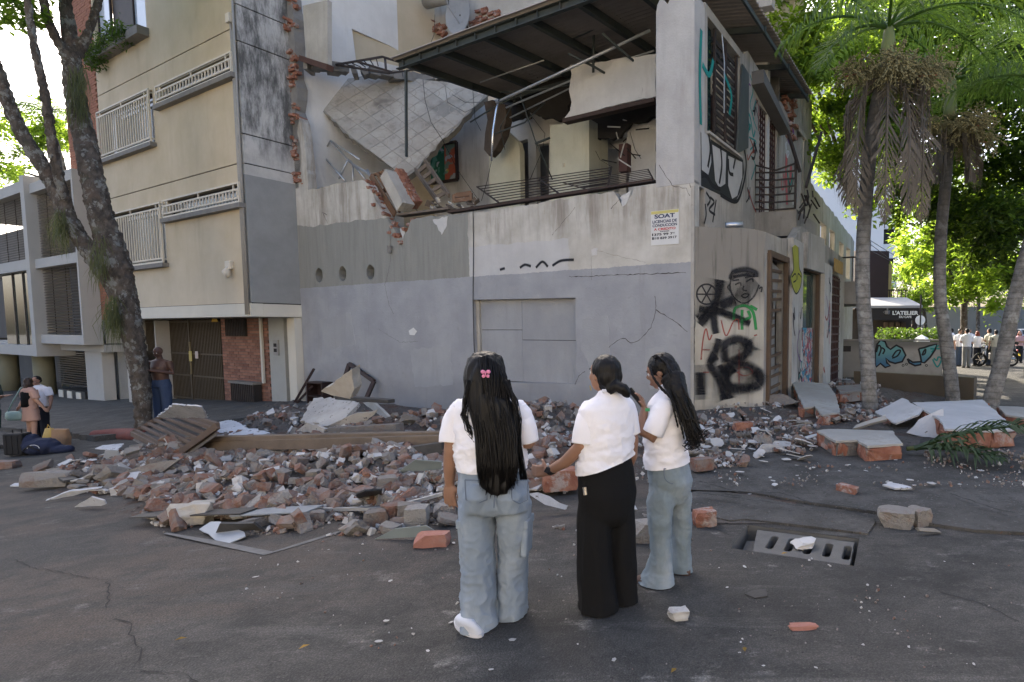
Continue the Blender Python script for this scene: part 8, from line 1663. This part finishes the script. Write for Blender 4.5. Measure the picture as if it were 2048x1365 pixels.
remesh(h, 'hair', HAIRM, root, .008, 1, lambda c, n: n * .004 * mn.noise(V((c.x * 60, c.y * 60, c.z * 14))))
MB().tube([JB(1180, 772, -.01), JB(1181, 776, -.015), JB(1182, 781, -.01)], .0045, 6).build('earring', plain('gold_ring', (.5, .38, .15), .1, 5, .3, 0, metal=.8), root); eyes(hcB, mB, 1.0, root)
# ============ right woman: side view with braids, looking at her phone
bC = gnd(1330, 1162); YC = bC.y; root = person_root('woman with long black braids looking at her phone, white polo and flared jeans', bC)
JC = lambda u, v, d=0: at(u, v, YC + d) - bC
SKC = skin('skin_right_woman', (.22, .12, .08)); yc = rad(58)
b = MB(); hcC = JC(1322, 742, .05); mC = head(b, hcC, rad(78), rad(-14), 1.02)
b.tube([JC(1340, 790, .05), JC(1334, 775, .05), JC(1326, 762, .05)], [.056, .05, .05], 14)
rings(b, [(JC(1342, 790, .05), .06, .05, yc), (JC(1337, 808, .05), .11, .07, yc), (JC(1331, 880, .05), .11, .09, yc), (JC(1333, 940, .05), .11, .09, yc)])
b.tube([JC(1330, 820, -.06), JC(1314, 848, -.1), JC(1300, 876, -.1), JC(1288, 866, -.1), JC(1285, 838, -.07), JC(1290, 815, -.04)], [.04, .048, .047, .04, .032, .025], 14)
fingers(b, JC(1290, 817, -.04), V((-.35, .1, .9)), V((-.85, .2, -.2)), V((-.1, -1, .1)), .85, .55)
b.tube([JC(1342, 815, .16), JC(1318, 850, .2), JC(1295, 845, .16), JC(1288, 822, .08)], [.042, .042, .034, .025], 12); fingers(b, JC(1288, 824, .08), V((-.2, -.2, 1)), V((-.8, -.2, .1)), V((0, -1, .2)), .85, .5)
for p_ in ([(1322, 960, -.01), (1320, 1060, -.03), (1316, 1150, -.04)], [(1354, 960, .1), (1361, 1060, .135), (1359, 1145, .15)]): b.tube([JC(*q_) for q_ in p_], [.06, .045, .03], 10)
remesh(b, 'body', SKC, root, .0075, 3); eyes(hcC, mC, 1.02, root)
s = MB()
rings(s, [(JC(1341, 766, .05), .058, .055, yc), (JC(1342, 776, .05), .075, .065, yc), (JC(1341, 785, .05), .105, .08, yc), (JC(1339, 794, .05), .145, .1, yc), (JC(1335, 806, .05), .162, .118, yc), (JC(1330, 830, .05), .155, .145, yc), (JC(1329, 860, .05), .15, .148, yc), (JC(1331, 890, .05), .145, .138, yc), (JC(1333, 915, .05), .155, .148, yc), (JC(1334, 934, .05), .16, .152, yc), (JC(1334, 950, .05), .162, .154, yc)], 32)
s.tube([JC(1333, 806, -.04), JC(1322, 828, -.08), JC(1316, 844, -.1)], [.068, .07, .06], 16); s.tube([JC(1342, 806, .16), JC(1328, 838, .2)], [.075, .066], 12)
remesh(s, 'shirt', WSH, root, .011, 3, folds(.013, 7, 31, (.8, .8, 1.6), lambda c: .45 + 1.1 * max(0, 1 - abs(c.z - .95) / .25)), [(JC(1334, 929, .05), V((.12, 0, -1)).normalized(), .3)])
sleeve(root, [JC(1331, 812, -.05), JC(1322, 830, -.08), JC(1313, 850, -.1), JC(1305, 867, -.105)], (.07, .076), WSH, 5)
MB().tube([JC(1318, 776, -.0), JC(1332, 769, -.03), JC(1352, 770, .0)], [.01, .013, .012], 8).build('collar', WSH, root, True)
MB().obox(Matrix.Translation(JC(1295, 820, -.13)), .03, .004, .02).build('chest_logo', plain('green_logo', (.05, .3, .12), .1, 5, .7, 0), root)
j = MB()
rings(j, [(JC(1335, 915, .05), .14, .125, yc), (JC(1337, 935, .05), .15, .138, yc), (JC(1341, 962, .05), .152, .148, yc), (JC(1341, 985, .05), .128, .13, yc), (JC(1341, 1002, .05), .09, .1, yc)], 30)
rings(j, [(JC(1325, 960, -.0), .07, .09, yc), (JC(1322, 995, -.02), .077, .098, yc), (JC(1319, 1035, -.03), .074, .088, yc), (JC(1321, 1075, -.03), .062, .07, yc), (JC(1322, 1105, -.04), .06, .07, yc), (JC(1318, 1140, -.04), .075, .095, yc), (JC(1311, 1168, -.05), .098, .135, yc), (JC(1310, 1184, -.05), .102, .145, yc)], 26)
rings(j, [(JC(1353, 960, .1), .07, .085, yc), (JC(1357, 995, .12), .075, .092, yc), (JC(1360, 1035, .13), .07, .084, yc), (JC(1362, 1080, .14), .062, .072, yc), (JC(1362, 1110, .15), .06, .072, yc), (JC(1360, 1140, .15), .07, .09, yc), (JC(1358, 1170, .15), .08, .108, yc)], 26)
jo = remesh(j, 'jeans', DEN2, root, .010, 3, folds(.011, 9, 12, (1, 1, .8)), [(V((JC(1311, 1170).x, 0, .012)), V((0, 0, -1)), .22), (V((JC(1358, 1158).x, .15, .012)), V((0, 0, -1)), .2)])
mb = MB(); P_ = [JC(u, v, d) for u, v, d in ((1328, 938, -.115), (1356, 942, -.06), (1362, 958, -.05), (1345, 968, -.10), (1330, 958, -.12), (1328, 938, -.115))]; mb.tube(smoothline(P_, 3), .0035, 5); mb.build('pocket_seam', plain('seam_thread', (.12, .15, .2)), jo)
for u, d in ((1300, -.06), (1352, .15)): p = JC(u, 1168 if d < 0 else 1156, d); p.z = 0; q = MB(); rings(q, [(p + V((0, 0, .0)), .045, .12, yc), (p + V((0, 0, .03)), .047, .12, yc), (p + V((.03, 0, .07)), .04, .07, yc)], 16); q.build('shoe', plain('brown_shoe', (.1, .06, .045), .1, 5, .6, .1), root, True)
ph = JC(1272, 795, .0); o = thing('mobile_phone', 'black mobile phone held up by the woman with braids', 'phone', bC + ph); m4 = Matrix.Rotation(rad(-38), 4, 'Y') @ Matrix.Rotation(rad(30), 4, 'Z'); MB().obox(m4, .008, .072, .15).build('case', plain('phone_case', (.012, .012, .013), .1, 5, .35, 0), o, bevel=.004); MB().obox(m4 @ Matrix.Translation((.0055, 0, 0)), .002, .064, .138).build('screen', plain('phone_screen', (.03, .035, .04), .1, 5, .1, 0), o)
# braids
h = MB(); Eh = lambda p, r_: h.ell(hcC + mC @ V(p), r_, 18, 12, m=mC)
Eh((0, -.015, .03), (.088, .1, .092)); Eh((0, -.06, -.02), (.085, .07, .085)); h.tube([JC(1345, 755, .0), JC(1356, 785, -.06), JC(1370, 825, -.08), JC(1380, 850, -.09)], [.085, .065, .05, .03], 16); hb = remesh(h, 'hair', HAIRM, root, .008, 1, lambda c, n: n * .007 * abs(mn.noise(V((c.x * 45, c.y * 45, c.z * 45)))))
rb = random.Random(9); 
for k in range(84):
    t = k / 83; a0 = hcC + mC @ V((rb.uniform(-.085, .085), rb.uniform(-.02, .06) - .03, .085 + rb.uniform(-.03, .03)))
    e_ = rb.uniform(830, 893); sp = rb.gauss(0, 1); dp = rb.uniform(-.13, .02)
    P_ = smoothline([a0, hcC + mC @ V((rb.choice((-1, 1)) * rb.uniform(.04, .088), -.07, .03)), JC(1352 + sp * 5, 775 + rb.uniform(-6, 6), dp * .8), JC(1368 + sp * 7, 815, dp - .02), JC(1380 + sp * 7, 855 if e_ > 860 else 840, dp - .04), JC(1388 + sp * 8, e_, dp - .04)], 9)
    q = MB(); q.tube(P_, [.0072 * (1 + .28 * math.sin(i * 2.1 + k)) * (1 if i < len(P_) - 6 else .8) for i in range(len(P_))], 6); q.build('braid', HAIRM, hb, True)
for k, pts in enumerate(([(1300, 728, -.06), (1304, 748, -.1), (1320, 772, -.13), (1340, 795, -.15), (1350, 830, -.15), (1356, 855, -.14)], [(1298, 730, -.04), (1306, 755, -.1), (1322, 778, -.13), (1342, 800, -.15), (1352, 840, -.15)])):
    P_ = smoothline([JC(*p) for p in pts], 9); MB().tube(P_, [.006 * (1 + .28 * math.sin(i * 2.1)) for i in range(len(P_))], 6).build('braid', HAIRM, hb, True)
# curly braid ends
q = MB()
for k in range(60):
    c = JC(1388 + rb.gauss(0, 9), rb.uniform(855, 892), rb.uniform(-.16, -.02)); q.tube([c + V((.012 * math.cos(t * 1.3), .012 * math.sin(t * 1.3), -.006 * t)) for t in range(8)], .003, 4)
q.build('curls', HAIRM, hb, True)
# ------------------------------------------------------------------ smaller figures
def figure(label, base, rz, H, skinm, top, bottom, hairm, arms='down', shorts=False, bare=False, skirt=False, longhair=False, vox=.018, bald=False, lean=0, sleeve=.55):
    """standing person facing local +y"""
    t = person_root(label, base); t.rotation_euler = (lean, 0, rz); k = H / 1.7
    p = lambda x, y, z: V((x, y, z)) * k
    b = MB(); hc = p(0, .03, 1.575); m = head(b, hc, 0, rad(-14) if arms == 'phone' else 0, k * 1.0)
    b.tube([p(0, 0, 1.38), p(0, .01, 1.46), p(0, .02, 1.52)], [.065 * k, .055 * k, .052 * k], 10)
    w_ = 1.12 if bare else 1
    rings(b, [(p(0, 0, 1.42), .07 * k, .06 * k, 0), (p(0, 0, 1.38), .17 * k * w_, .09 * k, 0), (p(0, .01, 1.25), .165 * k * w_, .12 * k * w_, 0), (p(0, .02, 1.08), .145 * k * w_, .115 * k * w_, 0), (p(0, 0, .93), .16 * k, .12 * k, 0), (p(0, 0, .82), .15 * k, .11 * k, 0)], 18)
    ar = {'down': [(.2, 0, 1.37), (.25, -.02, 1.12), (.27, .03, .87)], 'phone': [(.2, 0, 1.37), (.26, -.02, 1.1), (.06, .28, 1.18)], 'out': [(.2, 0, 1.37), (.3, .02, 1.12), (.34, .12, .92)], 'fold': [(.2, 0, 1.37), (.24, .05, 1.1), (-.02, .2, 1.15)], 'hip': [(.2, 0, 1.37), (.34, -.06, 1.12), (.2, .02, .98)]}[arms]
    for s_ in (-1, 1):
        A_ = [p(s_ * x, y + (.03 if s_ > 0 and arms == 'fold' else 0), z) for x, y, z in ar]; b.tube([A_[0], A_[0].lerp(A_[1], .5), A_[1], A_[1].lerp(A_[2], .5), A_[2]], [.058 * k * w_, .052 * k * w_, .043 * k, .04 * k, .028 * k], 10)
        d = (A_[2] - A_[1]).normalized(); fingers(b, A_[2] - d * .01, d, V((-s_, .2, 0)), V((0, 1, .1)), k, .4)
        b.tube([p(s_ * .09, 0, .88), p(s_ * .1, .01, .5), p(s_ * .1, -.01, .09)], [.085 * k, .06 * k, .042 * k], 10); b.tube([p(s_ * .1, -.05, .04), p(s_ * .11, .12, .03)], [.045 * k, .035 * k], 10)
    remesh(b, 'body', skinm, t, vox * .6, 2)
    if top:
        s = MB(); rings(s, [(p(0, 0, 1.46), .08 * k, .065 * k, 0), (p(0, 0, 1.41), .17 * k, .095 * k, 0), (p(0, 0, 1.36), .205 * k, .115 * k, 0), (p(0, .01, 1.2), .195 * k, .135 * k, 0), (p(0, .01, 1.0), .185 * k, .13 * k, 0), (p(0, 0, .9), .19 * k, .14 * k, 0)], 22)
        for s_ in (-1, 1): A_ = [p(s_ * x, y, z) for x, y, z in ar]; s.tube([A_[0], A_[0].lerp(A_[1], sleeve), A_[0].lerp(A_[1], sleeve + .25)], [.085 * k, .075 * k, .07 * k], 12)
        remesh(s, 'shirt', top, t, vox * .8, 2, folds(.012, 7, 2))
    j = MB()
    if skirt: rings(j, [(p(0, 0, .98), .165 * k, .125 * k, 0), (p(0, 0, .9), .185 * k, .14 * k, 0), (p(0, 0, .75), .2 * k, .15 * k, 0), (p(0, 0, .6), .21 * k, .16 * k, 0)], 22)
    else:
        rings(j, [(p(0, 0, .97), .165 * k, .12 * k, 0), (p(0, 0, .88), .18 * k, .135 * k, 0), (p(0, 0, .8), .18 * k, .13 * k, 0)], 20); e_ = .45 if shorts else .06
        for s_ in (-1, 1): rings(j, [(p(s_ * .088, 0, .84), .098 * k, .12 * k, 0), (p(s_ * .095, 0, .5), .085 * k, .095 * k, 0), (p(s_ * .1, 0, e_), .078 * k, .088 * k, 0)], 16)
    remesh(j, 'shorts' if shorts else 'skirt' if skirt else 'trousers', bottom, t, vox * .8, 2, folds(.01, 7, 6))
    for s_ in (-1, 1): q = MB(); rings(q, [(p(s_ * .105, .04, 0), .05 * k, .13 * k, 0), (p(s_ * .105, .04, .04), .052 * k, .13 * k, 0), (p(s_ * .105, 0, .09), .042 * k, .07 * k, 0)], 14); q.build('shoe', plain('dark_shoe', (.03, .028, .026), .2, 5, .7, .1), t, True)
    if not bald:
        h = MB(); E = lambda q, r_: h.ell(hc + m @ (V(q) * k), tuple(x * k for x in r_), 14, 10, m=m); E((0, -.02, .035), (.086, .094, .088)); E((0, -.05, -.01), (.08, .065, .07))
        if longhair: E((0, -.06, -.1), (.1, .06, .13)); E((.05, -.03, -.06), (.06, .07, .1)); E((-.05, -.03, -.06), (.06, .07, .1))
        remesh(h, 'hair', hairm, t, .012, 1, lambda c, n: n * .012 * mn.noise(c * 30))
    eyes(hc, m, k, t); return t
SK1, SK2, SK3 = skin('skin_dark', (.075, .04, .03)), skin('skin_tan', (.30, .17, .12)), skin('skin_fair', (.38, .23, .17))
# shirtless man beside the trunk, reading his phone
bm_ = gnd(328, 846, .2); mk = figure('bald shirtless man in blue trousers reading his phone beside the tree', bm_, rad(178), 1.84, SK1, None, cloth('navy_trousers', (.04, .06, .11)), HAIRM, 'phone', bare=True, bald=True, vox=.016)
o = thing('mobile_phone', 'mobile phone held by the shirtless man', 'phone', bm_ + Matrix.Rotation(rad(178), 3, 'Z') @ V((.0, .42, 1.3))); MB().box((-.04, -.005, -.07), (.04, .005, .07)).build('case', plain('phone_case', (.012, .012, .013)), o, bevel=.003); MB().box((-.035, -.0075, -.062), (.035, -.0055, .062)).build('screen', plain('phone_screen', (.03, .035, .04)), o)
# woman in pink with her bag, companion behind, man at the edge
bp_ = gnd(186, 888); bp_ = at(66, 890, bp_.y + .6); bp_.z = gz(bp_.x, bp_.y)
dpth = bp_.y; pkw = figure('woman in a dusty pink dress with black top and pale green bag', bp_, rad(-20), 1.5, SK3, cloth('dusty_pink_cloth', (.42, .27, .22)), cloth('dusty_pink_cloth', (.42, .27, .22)), plain('brown_hair', (.03, .018, .012), .2, 9, .5, .3), 'out', skirt=True, longhair=True, vox=.015)
q = MB(); rings(q, [(V((0, -.0, .84)), .155, .13, 0), (V((0, 0, 1.0)), .16, .13, 0), (V((0, 0, 1.16)), .165, .125, 0), (V((0, 0, 1.2)), .12, .10, 0)], 20); q.build('black_top', BLKC, pkw, True)
o = thing('shoulder_bag', 'pale green shoulder bag hanging on the woman in pink', 'bag', bp_ + V((-.24, -.12, .55))); BG = plain('sage_bag_leather', (.25, .34, .31), .1, 5, .6, .2); q = MB(); rings(q, [(V((0, 0, 0)), .15, .05, 0), (V((0, 0, .05)), .19, .07, 0), (V((0, 0, .16)), .18, .06, 0), (V((0, 0, .2)), .14, .04, 0)], 18); q.build('pouch', BG, o, True); MB().tube([V((-.13, 0, .18)), V((.0, .02, .45)), V((.12, .08, .72)), V((.16, .12, .76)), V((.2, .1, .5)), V((.14, .02, .18))], .014, 6).build('strap', BG, o, True)
b2_ = at(84, 886, dpth + .5); b2_.z = gz(b2_.x, b2_.y); figure('person in white shirt half hidden behind the woman in pink', b2_, rad(190), 1.52, SK2, WSH, cloth('dark_trousers', (.02, .022, .03)), HAIRM, 'out', vox=.016)
b3_ = at(-14, 905, dpth - .6); b3_.z = gz(b3_.x, b3_.y); figure('man in green shorts cut off by the left edge', b3_, rad(-70), 1.7, SK2, cloth('grey_green_shirt', (.05, .07, .065)), cloth('green_shorts', (.015, .05, .045)), HAIRM, 'fold', shorts=True, vox=.016)
# luggage
gl2 = lambda u, v: (lambda p: V((p.x, p.y, gz(p.x, p.y))))(gnd(u, v))
o = thing('suitcase', 'small black suitcase standing on the road at the left edge', 'suitcase', gl2(38, 912), .1); BLKB = plain('black_luggage', (.014, .014, .015), .2, 5, .7, .3); MB().box((-.17, -.12, .03), (.17, .12, .46)).build('case', BLKB, o, bevel=.035); MB().tube([(-.08, 0, .45), (-.08, 0, .52), (.08, 0, .52), (.08, 0, .45)], .012, 6).build('handle', BLKB, o)
for x in (-.13, .13): MB().tube([(x - .015, 0, .03), (x + .015, 0, .03)], .03, 10).build('wheel', RUB, o)
for x in (-.1, 0, .1): MB().box((x - .01, -.128, .06), (x + .01, -.118, .43)).build('rib', BLKB, o)
o = thing('backpack', 'blue and black backpack lying on the road beside the suitcase', 'backpack', gl2(85, 908), .2); mb = MB(); mb.ell((0, 0, .14), (.3, .2, .16), 16, 10).ell((-.25, .05, .2), (.18, .16, .2)).ell((.32, -.02, .08), (.22, .12, .08)); remesh(mb, 'bag', plain('navy_bag_cloth', (.016, .022, .05), .2, 5, .8, .3), o, .025, 2, folds(.03, 7, 4)); MB().tube([(-.2, -.15, .1), (-.05, -.22, .2), (.1, -.18, .1)], .02, 6).build('strap', BLKB, o, True)
mb = MB(); ribbon(mb, [V((.02, -.205, .15)) + V((.1 * math.cos(t), -.005, .07 * math.sin(t))) for t in [k * math.pi / 5 for k in range(6)]], .012, (0, -1, 0), .01); uvbuild(mb, 'emblem', plain('emblem_white', (.5, .5, .5), .1, 5, .7, 0), o)
o = thing('paper_bag', 'yellow and brown paper shopping bags standing on the road', 'bag', gl2(122, 894), -.1); q = MB(); rings(q, [(V((0, 0, 0)), .17, .1, 0, .6), (V((.01, 0, .2)), .19, .1, 0, .6), (V((0, 0, .38)), .18, .07, 0, .6)], 20); q.build('brown_bag', plain('brown_paper', (.30, .18, .10), .2, 5, .8, .4), o); q = MB(); rings(q, [(V((-.2, -.04, 0)), .1, .08, 0, .7), (V((-.2, -.04, .2)), .12, .09, 0, .7), (V((-.19, -.04, .4)), .08, .04, 0, .7)], 18); q.build('yellow_bag', plain('yellow_plastic', (.42, .28, .07), .2, 5, .5, .5), o, True); MB().tube([(-.25, -.04, .4), (-.22, -.04, .48), (-.16, -.04, .4)], .008, 5).build('handle', plain('yellow_plastic', (.42, .28, .07)), o)
# the group on the side street
GR = 'people standing in a group on the side street'
for lb, u, v, rz, H, sk, tp_, bt, hr, ar, lh in (('man in white T-shirt and jeans at the left of the far group', 1917, 733, 200, 1.72, SK2, WSH, cloth('jeans_far', (.06, .08, .12)), HAIRM, 'down', 0), ('man in white T-shirt and grey trousers seen from behind in the far group', 1932, 736, 5, 1.74, SK2, WSH, cloth('grey_far', (.2, .2, .2)), HAIRM, 'fold', 0), ('woman with long red hair in the far group', 1953, 732, 10, 1.62, SK3, WSH, cloth('dark_trousers', (.02, .022, .03)), plain('red_hair', (.16, .03, .012), .2, 9, .5, .3), 'fold', 1),
        ('man in cream shirt standing beside the leaning palm in the far group', 1977, 732, 30, 1.74, SK2, cloth('cream_shirt', (.5, .47, .38)), cloth('jeans_far', (.06, .08, .12)), HAIRM, 'fold', 0), ('man in cream shirt half hidden by the leaning palm', 1990, 734, -20, 1.68, SK2, cloth('cream_shirt2', (.46, .44, .38)), cloth('grey_far', (.2, .2, .2)), HAIRM, 'down', 0), ('person in white facing the far group from behind it', 1938, 716, 180, 1.7, SK2, WSH, cloth('dark_trousers', (.02, .022, .03)), HAIRM, 'fold', 0), ('person in pink top behind the red motorcycle', 2037, 726, 170, 1.6, SK3, cloth('pink_top', (.5, .32, .34)), cloth('dark_trousers', (.02, .022, .03)), plain('red_hair', (.16, .03, .012)), 'fold', 1), ('person with dark skin just behind the middle palm', 1902, 722, 90, 1.74, SK1, WSH, cloth('dark_trousers', (.02, .022, .03)), HAIRM, 'down', 0)):
    f = figure(lb, gnd(u, v), rad(rz), H, sk, tp_, bt, hr, ar, longhair=bool(lh), vox=.03); f['group'] = GR
# ------------------------------------------------------------------ invented houses behind the viewer, added to bounce sunlight into the shaded street
for lb, x0, x1, y, h_, c in (('invented cream house behind the viewer that bounces sunlight, left one', -24, -6, -17, 11, (.58, .52, .42)), ('invented pale house behind the viewer that bounces sunlight, middle one', -5.5, 9, -18, 9, (.58, .54, .46)), ('invented ochre house behind the viewer that bounces sunlight, right one', 9.5, 26, -17, 12, (.58, .49, .35))):
    o = thing('added_bounce_house', lb, 'house', V(((x0 + x1) / 2, y, 0))); hw_ = (x1 - x0) / 2; hl = []
    for r_ in range(int(h_ / 3)):
        for k in range(4): xc_ = -hw_ + (k + .5) * hw_ / 2; hl.append([(xc_ - .7, .9 + r_ * 3), (xc_ + .7, .9 + r_ * 3), (xc_ + .7, 2.4 + r_ * 3), (xc_ - .7, 2.4 + r_ * 3)])
    MB().prism([(-hw_, -1.2), (hw_, -1.2), (hw_, h_), (-hw_, h_)], .3, 'y', hl, base=-.3).build('wall', plain('bounce_wall_%d' % int(h_), c, .1, 1, .9, .2), o); MB().box((-hw_, -6, h_), (hw_, .2, h_ + .2)).build('roof', SILL, o)
    for q in hl: MB().box((q[0][0], -.25, q[0][1]), (q[1][0], -.22, q[2][1])).build('window', GLS, o)
